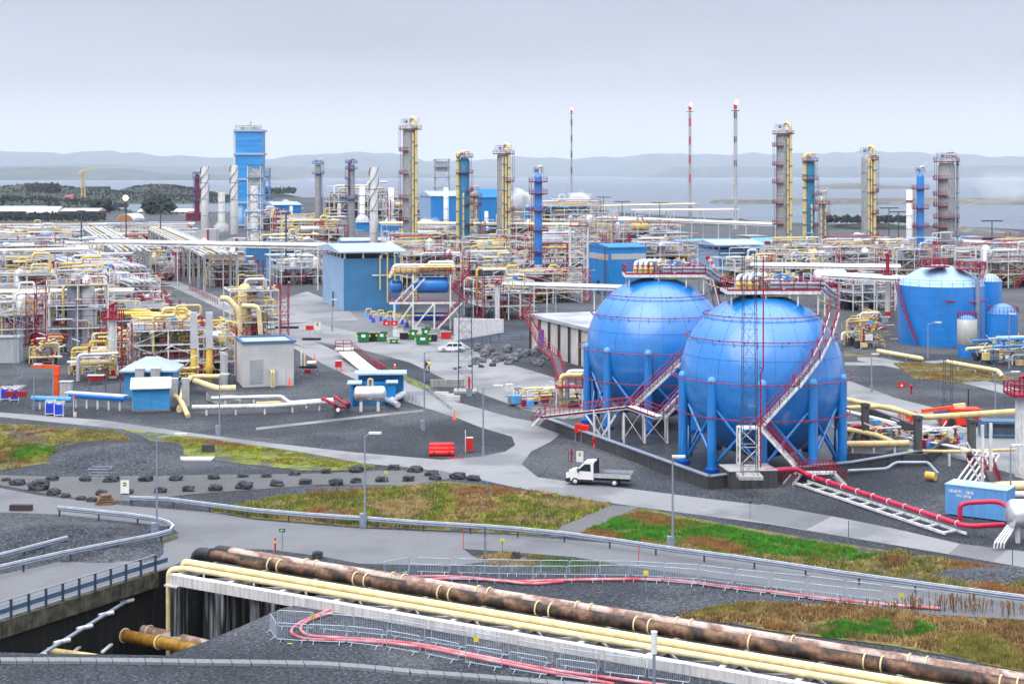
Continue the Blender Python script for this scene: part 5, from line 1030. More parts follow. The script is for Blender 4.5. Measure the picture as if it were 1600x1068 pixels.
# ------------------------------------------------------------------ unit list
U = unit; sd_ = 0
UN = [  # label, x0, x1, ybase, h, depth, style, keyword args
 ('yellow pipe tangle in front of the white post at the far left', 92, 172, 596, 4.2, 10, 'y', dict(frame=False, npipe=14, small=60, valves=8, vess=0)),
 ('yellow pipe bends behind the blue cabins', 186, 300, 590, 7.0, 12, 'y', dict(npipe=18, small=70, valves=9, vess=0, rail=True)),
 ('yellow valve group left of the grey concrete cabin', 292, 352, 588, 6.0, 10, 'y', dict(npipe=10, small=50, valves=8, vess=1)),
 ('white frame with purple red ladders and yellow valves', 55, 152, 552, 11.5, 12, 'm', dict(npipe=14, small=90, valves=9, vess=2)),
 ('white braced frame at the left edge below the yellow pipe', -20, 52, 540, 8, 12, 'm', dict(npipe=9, small=70)),
 ('low white and yellow pipe skid behind the white braced frame', 150, 250, 545, 7, 12, 'm', dict(npipe=12, small=60)),
 ('red railed unit with thick yellow pipes beside the diagonal road', 345, 424, 532, 9.0, 10, 'y', dict(npipe=10, small=90, valves=10, vess=1)),
 ('white pipe deck left of the thick bundled pipes', -20, 72, 497, 9, 14, 'm', dict(npipe=14, small=100)),
 ('white pipe deck under the left monitor post', 72, 165, 492, 9, 12, 'w', dict(npipe=14, small=100)),
 ('frame with grey boxes under the diagonal white pipes', 150, 238, 478, 6, 12, 'w', dict(npipe=12, small=70)),
 ('crowded white unit at the left edge behind the pipe decks', -20, 70, 462, 9, 16, 'm', dict(npipe=14, small=110)),
 ('white unit with red rails right of the far left monitor post', 92, 190, 455, 7, 16, 'w', dict(npipe=14, small=100)),
 ('pipe unit at the left edge in the fourth row back', -20, 85, 432, 9, 18, 'w', dict(npipe=12, small=110, vess=2)),
 ('pipe unit left of the concrete piers in the fourth row back', 85, 200, 428, 8, 18, 'm', dict(npipe=12, small=110, vess=2)),
 ('pipe unit at the left edge in the fifth row back', -20, 100, 408, 8, 20, 'w', dict(npipe=12, small=110, vess=2)),
 ('pipe unit above the diagonal road in the fifth row back', 100, 215, 406, 7, 20, 'm', dict(npipe=12, small=110, vess=1)),
 ('pale pipe unit at the left edge farthest back', -20, 130, 388, 8, 20, 'w', dict(npipe=12, small=120)),
 ('pale pipe unit left of the silver duct housings', 130, 290, 390, 8, 20, 'w', dict(npipe=14, small=130)),
 ('shaded box unit under the elevated pipes left', 200, 262, 440, 7, 14, 'w', dict(npipe=8, small=50)),
 ('shaded box unit under the elevated pipes near the silver ducts', 262, 345, 432, 7.5, 14, 'w', dict(npipe=8, small=60)),
 ('yellow looped unit below the right silver duct housing', 316, 392, 448, 6, 12, 'y', dict(npipe=10, small=60, valves=3)),
 ('red dotted unit behind the crossing left of the blue shed', 420, 500, 445, 6.5, 12, 'm', dict(npipe=10, small=80, vess=2)),
 ('white frame left of the blue shed roof', 400, 500, 418, 8, 14, 'm', dict(npipe=12, small=90)),
 ('cream piped unit behind the blue shed roof', 430, 530, 392, 9, 16, 'm', dict(npipe=12, small=100)),
 ('pipe unit in front of the slim grey column', 420, 540, 372, 10, 18, 'm', dict(npipe=10, small=100)),
 ('tall clutter of platforms behind the slim dark red column', 505, 600, 342, 17, 20, 'w', dict(npipe=10, small=120)),
 ('pipework in the gap between the far halls', 600, 660, 352, 14, 20, 'w', dict(npipe=8, small=90)),
 ('pipes below the two spiral stacks', 380, 440, 360, 10, 20, 'm', dict(npipe=8, small=80)),
 ('cream pipe deck right of the blue shed', 620, 715, 452, 9, 14, 'm', dict(npipe=16, small=120, valves=8)),
 ('long cream pipe deck below the teal column', 715, 800, 462, 9.5, 14, 'm', dict(npipe=16, small=120, valves=6)),
 ('shaded deck with red rails right of the mast', 735, 822, 500, 8.0, 14, 'm', dict(npipe=12, small=110)),
 ('unit with a yellow compressor right of the blue column foot', 800, 900, 474, 7, 14, 'm', dict(npipe=14, small=110)),
 ('pipe deck around the foot of the bright blue column', 800, 905, 448, 9, 16, 'm', dict(npipe=14, small=120, vess=2)),
 ('pipe deck around the foot of the tallest column', 600, 705, 425, 9, 16, 'm', dict(npipe=14, small=120)),
 ('pipe deck around the foot of the three pipe column', 705, 815, 432, 10, 16, 'm', dict(npipe=14, small=120, vess=2)),
 ('white piped unit behind the bright blue column', 815, 930, 420, 10, 18, 'w', dict(npipe=14, small=130, vess=2)),
 ('pipe unit behind the tallest column base', 600, 720, 402, 9, 18, 'm', dict(npipe=12, small=110)),
 ('pipe unit left of the bright blue column, third row back', 740, 850, 402, 12, 18, 'm', dict(npipe=12, small=120, vess=2)),
 ('steaming white unit left of the blue building roof', 850, 950, 398, 13, 18, 'w', dict(npipe=12, small=130, vess=3)),
 ('far white pipework under the far blue hall', 825, 940, 370, 15, 20, 'w', dict(npipe=12, small=130)),
 ('red railed pipework along the far rack behind the blue building', 935, 1060, 385, 9, 18, 'w', dict(npipe=12, small=120, vess=2)),
 ('unit with red valves between the farther sphere and the pale shed', 985, 1085, 432, 9, 14, 'm', dict(npipe=12, small=110)),
 ('unit behind the crown of the nearer sphere', 1130, 1215, 462, 9, 14, 'm', dict(npipe=12, small=110, valves=8)),
 ('cream piped unit right of the tallest right hand column', 1210, 1300, 452, 9, 14, 'm', dict(npipe=16, small=120, valves=8)),
 ('unit under the lone grey column with red stairs', 1295, 1390, 448, 9, 14, 'm', dict(npipe=16, small=120, valves=6)),
 ('unit left of the roof of the largest tank', 1385, 1450, 440, 9, 14, 'm', dict(npipe=12, small=110)),
 ('unit around the foot of the thick grey column', 1440, 1520, 436, 9, 14, 'm', dict(npipe=12, small=110)),
 ('open white frame at the right edge above the second tank', 1520, 1640, 450, 10, 14, 'w', dict(npipe=12, small=110)),
 ('unit at the right edge in the row behind the tanks', 1500, 1640, 424, 8, 16, 'm', dict(npipe=14, small=130)),
 ('unit behind the lone grey column', 1290, 1400, 424, 8, 16, 'm', dict(npipe=14, small=120)),
 ('unit between the slim blue and thick grey columns', 1400, 1505, 420, 8, 16, 'm', dict(npipe=14, small=120)),
 ('unit behind the teal right hand column', 1195, 1295, 426, 8, 16, 'm', dict(npipe=14, small=120)),
 ('flat pipe field near the shore at the far right', 1500, 1660, 408, 4, 18, 'm', dict(npipe=14, small=140, frame=False, vess=0)),
 ('flat pipe field behind the lone grey column', 1300, 1450, 404, 4.5, 18, 'm', dict(npipe=14, small=120, vess=0)),
 ('shaded understorey unit left of the right monitor post', 1315, 1392, 486, 6, 12, 'w', dict(npipe=8, small=60, rail=False)),
 ('yellow wellhead cluster between the nearer sphere and the tank', 1328, 1384, 545, 4.5, 9, 'y', dict(npipe=10, small=80, valves=12, vess=0, frame=False)),
 ('low pipe maze with orange valves at the right edge', 1535, 1640, 572, 3.2, 10, 'b', dict(npipe=12, small=90, valves=8, vess=0, frame=False)),
 ('low tangle of valves behind the dark concrete basin', 1325, 1412, 694, 1.2, 7, 'w', dict(npipe=9, small=60, valves=10, vess=0, frame=False)),
 ('low tangle of valves right of the first dark pier', 1440, 1500, 702, 1.3, 6, 'w', dict(npipe=6, small=80, valves=6, vess=0, frame=False)),
 ('low yellow manifold right of the orange arm', 35, 82, 572, 3.2, 8, 'y', dict(npipe=8, small=40, valves=6, vess=0, frame=False)),
 ('second layer of yellow manifolds behind the white post', 130, 205, 572, 4.2, 10, 'y', dict(npipe=14, small=70, valves=8, vess=0, frame=False)),
 ('yellow and white pipe layer behind the cabins', 195, 300, 566, 6.0, 10, 'y', dict(npipe=16, small=90, valves=8, vess=0)),
 ('low yellow pipe layer left of the concrete cabin', 290, 356, 574, 4.6, 10, 'y', dict(npipe=14, small=70, valves=8, vess=0, frame=False)),
 ('low yellow valve rows before the cabins hip roof', 225, 300, 600, 2.0, 6, 'y', dict(npipe=8, small=50, valves=8, vess=0, frame=False)),
 ('pipe unit between the diagonal pipes and the road', 200, 250, 500, 4.5, 10, 'w', dict(npipe=10, small=60, vess=0)),
 ('pipe trench clutter left of the farther sphere', 790, 900, 640, 1.6, 12, 'm', dict(npipe=8, small=60, valves=4, vess=0, frame=False)),
]
for i, (lb, x0, x1, yb, h, dp, st, kw) in enumerate(UN): U(lb, x0, x1, yb, h, dp, st, seed=i+3, **kw)
# ------------------------------------------------------------------ racks
WC = ['insul', 'whitesteel', 'insul', 'cream']
rack('high level rack crossing the road left of the blue shed', P(150, 408, G(0, 442).y), P(505, 402, G(0, 452).y), 10.6, 6, WC, 2, 14, rs=.4)
rack('long diagonal rack of thick white pipes running away at the left', P(205, 420, 370), P(70, 385, 560), 6.2, 8, ['insul'], 6, 12, rs=.38)
rack('second diagonal rack of thick white pipes nearer the viewer', P(225, 455, 330), P(55, 410, 470), 5.4, 6, ['insul'], 5, 12, rs=.45)
rack('concrete pier rack beside the diagonal road', G(210, 448), G(150, 395), 9, 8, WC, 5, 14, True); rack('concrete pier rack left of the silver ducts', G(345, 455), G(250, 395), 9, 8, WC, 5, 14, True)
rack('wide rack with a dark underside left of the largest tank', G(1300, 492), G(1420, 500), 8.0, 6, WC, 6, 7, rs=.3)
rack('wide rack running behind the two spheres', G(790, 492), G(1010, 500), 6.2, 5, WC, 5, 9, rs=.3); rack('rack between the nearer sphere and the lone column', G(1180, 470), G(1400, 474), 8.0, 6, WC, 6, 8)
rack('pale pipe rack reaching toward the shore in the centre', G(940, 372), G(1220, 388), 9, 6, ['whitesteel', 'cream'], 4, 16, rs=.5); rack('far jetty rack on legs over the water edge', G(990, 352), G(1150, 350), 8, 5, ['whitesteel'], 3, 22, rs=.6); rack('farther jetty rack behind the first one', G(930, 350), G(1085, 345), 10, 5, ['cream', 'whitesteel'], 3, 22, rs=.6)
rack('long white rack at the far left under the sheds', G(-30, 384), G(300, 380), 8, 6, ['whitesteel', 'cream', 'insul'], 5, 14, rs=.5); rack('long low rack at the shore side of the right plant', G(1320, 396), G(1640, 404), 5, 6, ['whitesteel', 'insul'], 5, 14, rs=.4)
rack('cream pipe rack behind the tallest columns', G(600, 398), G(900, 402), 11, 6, ['cream', 'whitesteel'], 4, 14, rs=.45); rack('white rack above the left decks', G(-20, 452), G(130, 448), 9.5, 5, ['insul', 'cream', 'insul'], 5, 10, rs=.4)
rack('rack of pale pipes across the left middle ground', G(-20, 515), G(200, 512), 6.8, 5, ['insul', 'yellow', 'insul'], 5, 8, rs=.35)

t = thing('silver_drum', 'large silver drum on a red railed deck behind the crown of the nearer sphere', 'vessel', G(1300, 478)); mb = M(); c = P(1297, 434, t.location.y); mb.drum(c, 1.9, 6.0, 'alu', 'X', 20); mb.build('drum', t, t.location); mb = M(); [mb.beam((c.x+a, c.y, 0), (c.x+a, c.y, c.z-1.5), .3, .3, 'whitesteel') for a in (-2.5, 2.5)]; mb.rail([c+V((-5, -2.2, -1.9)), c+V((5, -2.2, -1.9))], 'red', r=.07, step=1.2); mb.box(c+V((0, 0, -2.0)), (10, 4, .2), 'maroon'); mb.build('deck', t, t.location)
t = thing('blue_drum', 'blue drum high on a white frame above the left pipe decks', 'vessel', G(74, 402)); mb = M(); c = P(74, 369, t.location.y); mb.drum(c, 1.9, 3.6, 'blue', 'X', 18); mb.build('drum', t, t.location); mb = M(); [mb.beam((c.x+a, c.y, 0), (c.x+a, c.y, c.z-1.5), .4, .4, 'whitesteel') for a in (-2, 2)]; mb.rail([c+V((-4, -2.2, -2)), c+V((4, -2.2, -2))], 'red', r=.12, step=1.5); mb.build('frame', t, t.location)
mat('ribbed2', (.30, .33, .36), .5, .2, scale=6, stretch=(.1, .1, 3), col2=(.5, .52, .55))
cladding('cladsky2', (.03, .33, .72), horiz=True, sc_=2.2)
mat('royal', (.006, .06, .62), .4)
mat('maroon2', (.30, .01, .02), .4)
mat('darkwood', (.05, .035, .035), .8); mb = M(); mb.box((0, 0, .3), (.9, .7, .6), 'wood'); one(mb, 'timber_block', 'brown block on the verge below the sign by the pickup', 'block', G(855, 780))
mat('cloth2', (.90, .87, .85), .6, streak=.1)
mat('panelwall', (.60, .57, .55), .85, streak=.2, scale=.3, var=.12); mat('flatroof', (.36, .38, .42), .8, var=.25, scale=.2)
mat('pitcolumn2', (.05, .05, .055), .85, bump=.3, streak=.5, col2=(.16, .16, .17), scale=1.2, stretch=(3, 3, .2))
mat('crimson', (.50, .012, .06), .4)
mat('orangered', (.75, .04, .01), .4)
mat('leafdark', (.006, .016, .014), .9, var=.4, scale=.05); mat('leafmid', (.014, .03, .02), .9, var=.3, scale=.05)
mat('gr_dry', (.42, .31, .13), .9, var=.3, scale=1); mat('gr_olive', (.22, .20, .04), .9, var=.3, scale=1); mat('gr_green', (.07, .17, .02), .9, var=.3, scale=1); mat('gr_bright', (.07, .30, .015), .9, var=.25, scale=1); mat('gr_rust', (.32, .16, .06), .9, var=.3, scale=1); mat('gr_lime', (.34, .40, .03), .9, var=.3, scale=1); mat('gr_brown', (.14, .07, .03), .9, var=.3, scale=1)
# ------------------------------------------------------------------ buildings near the viewer
def cube_bldg(label, xc, yb, wl, wr, hpx, name='cabin', cat='building', **k): pass
g = G(380, 605); t = thing('concrete_cabin', 'grey concrete cabin with a blue edged flat roof beside the yellow pipes', 'building', g, TH); a_, b_, h = 6.9, 7.5, 5.9
mb = M(); mb.bx(0, a_, 0, b_, 0, h, 'paleconcrete'); mb.build('wall', t); mb = M()
for q in ((-.2, a_+.3, -.2, .25), (-.2, a_+.3, b_-.25, b_+.2)): mb.bx(q[0], q[1], q[2], q[3], h, h+.3, 'steelblue')
for q in ((-.2, .2, .25, b_-.25), (a_-.1, a_+.3, .25, b_-.25)): mb.bx(q[0], q[1], q[2], q[3], h+.002, h+.302, 'steelblue')
mb.build('parapet', t); mb = M(); mb.bx(.2, a_-.1, .25, b_-.25, h, h+.08, 'cladroof'); mb.build('roof', t)
mb = M(); mb.bx(.9, 2.7, -.06, .01, .5, 3.7, 'ribbed2'); mb.build('louvre', t); mb = M(); mb.bx(4.6, 5.7, -.04, .01, .1, 2.3, 'cladwhite'); mb.build('door', t)
for x in (3.7, 4.0): mb = M(); mb.pipe([(x, -1.2, 0), (x, -1.2, 2.2), (x, -.1, 2.2)], .14, 'whitesteel' if x < 2.7 else 'cream', 6); mb.build('vent_pipe', t)
for y in (2.5, 4.5): mb = M(); mb.tube((-2.2, y, 0), (-2.2, y, 4.4), .42, 'insul', 10); mb.build('side_duct', t)
t = thing('timber_ramp', 'sloping dark slatted cover in front of the grey concrete cabin', 'ramp', G(352, 622)); mb = M(); A, B, C_, D_ = G(322, 612, 1.2), G(368, 610, 1.4), G(402, 628, .5), G(345, 630, .4)
mb.add([A, B, C_, D_], [(3, 2, 1, 0)], 'dampfloor'); mb.add([A-V((0, 0, 1)), B-V((0, 0, 1)), C_-V((0, 0, .4)), D_-V((0, 0, .4)), A, B, C_, D_], [(0, 1, 5, 4), (1, 2, 6, 5), (2, 3, 7, 6), (3, 0, 4, 7)], 'concrete'); mb.build('slab', t, t.location)
mb = M(); mb.rail([G(345, 630, .4), G(375, 632, .4)], 'whitesteel', step=1); mb.build('railing', t, t.location)
# blue cabins
t = thing('blue_cabin', 'small blue cabin with white lean to roof, in front of its hip roofed neighbour', 'cabin', G(207, 645), R(12)); a_, b_, h = 4.4, 3.0, 3.0
mb = M(); mb.bx(0, a_, 0, b_, .25, h, 'cladsky2'); mb.build('wall', t); mb = M(); mb.bx(-.03, .0, 0, b_, .25, h, 'cladroof'); mb.build('side_panel', t)
mb = M(); mb.add([V(q) for q in ((-.3, -.4, h), (a_+.2, -.4, h), (a_+.2, b_+.2, h+.9), (-.3, b_+.2, h+.9), (-.3, -.4, h-.12), (a_+.2, -.4, h-.12), (a_+.2, b_+.2, h-.12), (-.3, b_+.2, h-.12))], [(0, 1, 2, 3), (4, 5, 1, 0), (5, 6, 2, 1), (4, 0, 3, 7), (6, 7, 3, 2)], 'cladwhite'); mb.build('roof', t)
mb = M(); mb.bx(-.1, a_+.1, -.1, b_+.1, .02, .25, 'wood'); mb.build('skid', t)
t = thing('blue_cabin', 'larger blue cabin with a pale hipped roof behind the small one', 'cabin', G(194, 622), R(3)); a_, b_, h = 6.2, 5.2, 3.6; mb = M(); mb.bx(0, a_, 0, b_, 0, h, 'cladsky2'); mb.build('wall', t)
mb = M(); mb.add([V(q) for q in ((-.6, -.6, h), (a_+.6, -.6, h), (a_+.6, b_+.6, h), (-.6, b_+.6, h), (a_/2-.8, b_/2, h+1.5), (a_/2+.8, b_/2, h+1.5))], [(0, 1, 5, 4), (1, 2, 5), (2, 3, 4, 5), (3, 0, 4)], 'cladroof'); mb.bx(-.6, a_+.6, -.6, b_+.6, h-.2, h-.01, 'cladroof'); mb.build('roof', t)
for x in (1.6, 3.6): mb = M(); mb.bx(x, x+1.1, -1.2, -.3, 0, 3.9, 'grey2'); mb.bx(x-.06, x+1.16, -1.26, -.24, 3.9, 4.0, 'cladwhite'); mb.build('air_duct', t)
for i, x in enumerate((272, 290)): g = G(x, 634); mb = M(); mb.box((0, 0, 1.7), (.9, .9, 3.4), 'grey2'); mb.box((0, 0, 3.45), (1, 1, .08), 'cladwhite'); one(mb, 'exhaust_box', ('upright grey box just right of the blue cabins', 'second upright grey box right of the blue cabins')[i], 'box', g, R(8))
# big yellow pipes, stacks of the separators
def pl(label, pts, r, m, name='pipeline', n=12, sup=None, group=None, bend=None):
    pts = [V(p) for p in pts]; t = thing(name, label, 'pipeline', (pts[0].x, pts[0].y, 0), 0, group); mb = M(); mb.pipe(pts, r, m, n, bend or r*2.6, 6); mb.build('pipe', t, t.location)
    if sup:
        for f in sup:
            tot = sum((b-a).length for a, b in zip(pts, pts[1:])); d = f*tot
            for a, b in zip(pts, pts[1:]):
                l_ = (b-a).length
                if d <= l_: p = a.lerp(b, d/l_ if l_ else 0); break
                d -= l_
            if p.z > r+.15: mb = M(); mb.beam((p.x, p.y, 0), (p.x, p.y, p.z-r), .2, .2, 'whitesteel'); mb.build('support', t, t.location)
    return t
YB = 'large yellow pipe bends of the left yard'
pl('large yellow pipe bend looping up and left, right of the white monitor post', [P(200, 520, 245), P(205, 517, 245), P(205, 506, 245), P(262, 505, 248), P(262, 530, 248)], .42, 'yellow', group=YB)
pl('yellow pipe loop with a tall right leg right of the white monitor post', [P(185, 490, 250), P(235, 490, 250), P(262, 492, 250), P(262, 515, 250)], .4, 'yellow', group=YB)
pl('long yellow pipe running level below the loops to the grey stacks', [P(212, 527, 243), P(320, 522, 243), P(322, 560, 243)], .38, 'cream', group=YB)
pl('thin yellow pipe along the top of the loops', [P(180, 484, 255), P(236, 486, 255), P(240, 520, 255)], .3, 'yellow', group=YB)
pl('yellow pipe bend falling from the red unit beside the diagonal road', [P(345, 466, 262), P(356, 466, 262), P(374, 486, 262), P(374, 525, 262)], .5, 'palecream', group=YB)
pl('yellow pipe bend falling on the right side of the red unit', [P(378, 478, 262), P(404, 478, 262), P(407, 522, 262)], .42, 'palecream', group=YB)
pl('low yellow pipe running toward the small blue cabin', [G(345, 588, .9), G(300, 588, .9), G(288, 600, .9), G(280, 640, .3)], .35, 'palecream', group=YB, sup=[.3, .6])
pl('low yellow pipe pointing down at the gravel beside the blue cabin', [G(268, 612, 1.4), G(284, 628, 1.2), G(294, 650, .2)], .3, 'cream', group=YB)
pl('yellow pipe slanting from the grey stacks to the concrete cabin', [G(305, 595, 1.3), G(340, 607, 1.3), G(368, 606, 1.3)], .42, 'palecream', group=YB)
for i, x in enumerate((303, 327)):
    g = G(x, 596); s_ = F/g.y; t = thing('vent_stack', ('left', 'right')[i]+' one of two square silver stacks on yellow bases by the concrete cabin', 'stack', g, R(10)); mb = M(); mb.box((0, 0, 7.2), (.95, .95, 5.0), 'insul'); mb.build('casing', t); mb = M(); mb.lathe((0, 0, 0), [(.45, 0), (.45, 1.4), (.75, 1.8), (.5, 2.6), (.42, 4.8)], 'yellow', 12); mb.build('base', t)
pl('low white pipeline along the gravel front of the yard', [G(300, 636, 1.0), G(420, 634, 1.0), G(520, 627, 1.0)], .28, 'whitesteel', sup=[.1, .3, .5, .7, .9]); pl('white pipeline with a step, behind the low front one', [G(330, 622, 1.2), G(440, 619, 1.2), G(452, 629, .8), G(520, 624, .8)], .25, 'insul', sup=[.1, .3, .55, .8])
pl('yellow striped low pipe in front of the concrete cabin', [G(400, 630, .5), G(445, 628, .5)], .2, 'cream')
pl('thick blue pipe on a blue frame left of the blue cabin', [G(110, 616, 1.6), G(196, 622, 1.6)], .42, 'blue', sup=[.1, .3, .5, .7, .9]); pl('pale blue pipe run near the orange arch', [G(50, 622, 1.3), G(112, 624, 1.3)], .35, 'bluelight', sup=[.2, .8])
t = thing('pipe_shelter', 'long flat shelter roof on blue legs left of the blue cabin', 'shelter', G(150, 620)); mb = M(); mb.beam(G(105, 612, 2.6), G(196, 618, 2.6), 1.2, .12, 'cladwhite'); mb.build('roof', t, t.location)
for x in (115, 140, 165, 188): q = G(x, 622); mb = M(); mb.beam(q, q+V((0, 0, 2.5)), .12, .12, 'steelblue'); mb.build('leg', t, t.location)
mb = M(); mb.rail([G(120, 628), G(190, 632)], 'steelblue', step=1.5); mb.build('railing', t, t.location)
# orange arch
g = G(88, 622); s_ = F/g.y; t = thing('loading_arm', 'bright orange right angled loading arm on the gravel left of the cabins', 'loading arm', g); mb = M(); mb.box((0, 0, 2.0), (.55, .5, 3.6), 'orange'); mb.box((.0, 0, 3.6), (.85, .6, 1.2), 'orange'); mb.build('column', t); mb = M(); mb.box((-1.7, 0, 4.15), (3.0, .4, .4), 'orange'); mb.build('beam', t); mb = M(); mb.box((0, 0, .1), (1.2, 1.2, .2), 'concrete'); mb.build('base', t)
# portable tanks (blue and white frames)
for i, (x, y) in enumerate(((9, 625), (24, 626), (79, 648), (93, 650))):
    g = G(x, y); t = thing('tank_crate', ('blue and white caged tank at the left edge', 'blue and white caged tank behind the red hose boxes', 'blue and white caged tank left of a pair at the road', 'blue and white caged tank right of a pair at the road')[i], 'liquid tank', g, R(5), 'blue and white caged tanks'); mb = M(); mb.box((0, 0, .85), (1.0, .9, 1.15), 'royal'); mb.build('tank', t); mb = M()
    for a in (-.52, .52):
        for b in (-.47, .47): mb.beam((a, b, 0), (a, b, 1.75), .08, .08, 'whitesteel')
        mb.beam((a, -.47, 1.72), (a, .47, 1.72), .08, .08, 'whitesteel')
    for b in (-.47, .47): mb.beam((-.52, b, 1.72), (.52, b, 1.72), .08, .08, 'whitesteel'); mb.beam((-.52, b, .22), (.52, b, .22), .08, .08, 'whitesteel')
    mb.build('cage', t); mb = M(); mb.lathe((0, 0, 1.42), [(.3, 0), (.3, .18), (.12, .22)], 'whitesteel', 10); mb.build('lid', t)
for i, x in enumerate((16, 34)): mb = M(); mb.box((0, 0, 1.35), (1.15, .6, .7), 'maroon2'); [mb.beam((a, 0, 0), (a, 0, 1), .06, .06, 'galv') for a in (-.5, .5)]; one(mb, 'hose_box', ('left', 'right')[i]+' one of two dark red hose boxes at the left edge', 'box', G(x, 632))
mb = M(); mb.box((0, 0, 1.2), (1.5, .9, 2.2), 'grey2'); mb.box((0, 0, 2.35), (1.7, 1.1, .1), 'cladwhite'); one(mb, 'control_cabinet', 'grey control cabinet just right of the orange arm', 'cabinet', G(104, 624))
mb = M(); mb.tube((0, 0, 0), (0, 0, 2.3), .04, 'whitesteel', 6); mb.box((0, 0, 2.3), (.3, .12, .25), 'orange'); mb.box((.3, -.4, .25), (.3, .5, .5), 'whitesteel'); one(mb, 'marker_post', 'thin white post with an orange head on the gravel before the blue cabin', 'post', G(115, 650))
mb = M(); mb.box((0, 0, .9), (2.3, .8, .6), 'maroon2'); mb.box((0, 0, 1.25), (2.3, .9, .12), 'whitesteel'); [mb.beam((a, 0, 0), (a, 0, .7), .06, .06, 'galv') for a in (-1, 1)]; one(mb, 'hose_box', 'dark red box left of the larger blue cabin', 'box', G(150, 600))
mb = M(); mb.box((0, 0, 1.9), (4, 3, 3.8), 'cladgrey'); mb.box((0, 0, 3.9), (4.3, 3.3, .15), 'galv'); one(mb, 'grey_container', 'grey panelled container at the left edge behind the gravel', 'container', G(12, 565), R(6))
# silver tank unit
g = G(550, 642); t = thing('silver_vessel', 'silver horizontal tank on white saddles in front of a blue shelter', 'vessel', g, R(4)); mb = M(); mb.drum((2.2, 0, 2.1), .95, 3.2, 'alu', 'X', 20); mb.lathe((2.2, -.9, 1.8), [(.35, 0), (.35, .25)], 'galv', 12, 'Y'); mb.build('drum', t)
for x in (1.1, 3.2): mb = M(); mb.box((x, 0, .6), (.35, 1.0, 1.2), 'whitesteel'); mb.build('saddle', t)
mb = M(); mb.pipe([(2.0, 0, 3.0), (2.0, 0, 3.9), (2.5, 0, 3.9), (2.5, 0, 3.0)], .13, 'cream', 8); mb.build('top_pipe', t)
t = thing('blue_shelter', 'bright blue shelter with pale roof wrapped round the silver tank', 'shelter', G(550, 636), R(4)); mb = M(); mb.bx(-.2, .1, 0, 2.6, 0, 2.8, 'cladblue3'); mb.bx(.1, 5.4, 2.4, 2.6, 0, 2.8, 'cladblue3'); mb.bx(4.4, 5.4, .6, 2.4, 0, 2.7, 'cladblue3'); mb.bx(.6, 6.4, 5.6, 6.2, 0, 3.4, 'cladblue3'); mb.build('wall', t); mb = M(); mb.bx(-.6, 1.2, -.2, 2.8, 2.85, 3.0, 'roofblue'); mb.bx(4.2, 5.7, .3, 2.8, 2.85, 3.0, 'roofblue'); mb.bx(.2, 6.8, 3.0, 6.4, 3.6, 3.8, 'roofblue'); mb.build('roof', t)
RB = 'dark red pipe bends beside the silver tank'
pl('dark red pipe bend farthest left of the silver tank', [G(504, 622), G(504, 622, 2.4), G(524, 632, 1.9), G(524, 632)], .19, 'red', group=RB); pl('dark red pipe bend nearest the silver tank', [G(534, 622, 1.0), G(522, 619, 2.7), G(541, 631, 2.3), G(543, 634)], .19, 'red', group=RB); pl('dark red pipe loop low beside the silver tank', [G(523, 634, .5), G(545, 637, .5), G(546, 628, 1.5)], .17, 'red', group=RB)
pl('white post pipe before the dark red pipe bends', [G(528, 640), G(528, 640, 2.8)], .22, 'whitesteel')
pl('white pipeline from the silver tank toward the diagonal road', [G(612, 625, .8), G(632, 614, .8), G(610, 606, .8)], .4, 'whitesteel'); pl('second white pipeline from the silver tank toward the road', [G(600, 622, .7), G(622, 632, .7)], .35, 'insul')
mb = M(); mb.rail([G(628, 615), G(645, 628), G(655, 636)], 'galv', h=.8); one(mb, 'low_railing', 'low grey railing at the road edge right of the silver tank', 'railing')
# bicycles
def bicycle(px, py, label, fl=1):
    t = thing('bicycle', label, 'bicycle', G(px, py), R(10)); f = M()
    for a, b in (((-.3, 0, .33), (-.1, 0, .8)), ((-.1, 0, .8), (.35, 0, .78)), ((.35, 0, .95), (.5, 0, .33)), ((-.05, 0, .35), (.38, 0, .72)), ((-.05, 0, .35), (-.12, 0, .9)), ((-.5, 0, .33), (-.05, 0, .35))): f.tube(a, b, .025, 'slate', 5)
    f.build('frame', t)
    for x in (-.5, .5): q = M(); q.ring((x, 0, .34), .33, .03, 'rubber', 20, 5, axis=(0, 1, 0)); [q.tube((x, 0, .34), (x+.32*math.cos(a), 0, .34+.32*math.sin(a)), .008, 'galv', 3) for a in [k*.785 for k in range(8)]]; q.build('wheel', t)
    q = M(); q.box((-.14, 0, .93), (.26, .12, .06), 'black'); q.build('saddle', t); q = M(); q.tube((.33, -.28, 1.0), (.33, .28, 1.0), .02, 'galv', 5); q.build('handlebar', t)
bicycle(465, 588, 'dark bicycle leaning at the corner of the grey concrete cabin'); bicycle(491, 587, 'dark bicycle right of the red box beside the concrete cabin')
mb = M(); mb.box((0, 0, .9), (.95, .4, .6), 'red'); [mb.beam((a, 0, 0), (a, 0, .6), .06, .06, 'galv') for a in (-.3, .3)]; one(mb, 'hose_box', 'small red box between the two bicycles', 'box', G(481, 590))
mb = M(); mb.box((0, 0, 1.1), (.95, .6, .9), 'brightred'); mb.box((0, 0, 1.58), (1, .65, .06), 'whitesteel'); [mb.beam((a, 0, 0), (a, 0, .7), .06, .06, 'galv') for a in (-.3, .3)]; one(mb, 'hose_box', 'bright red box on legs above the dark kerb left of the road', 'box', G(529, 580))
for i, (x, y) in enumerate(((471, 574), (476, 574))): mb = M(); mb.tube((0, 0, 0), (0, 0, 2.6 if i == 0 else 2.3), .14, 'whitesteel' if i == 0 else 'palecream', 8); mb.box((0, 0, .12), (.7, .7, .24), 'black'); one(mb, 'vent_post', ('white vent post right of the concrete cabin', 'cream vent post right of the concrete cabin')[i], 'post', G(x, y))
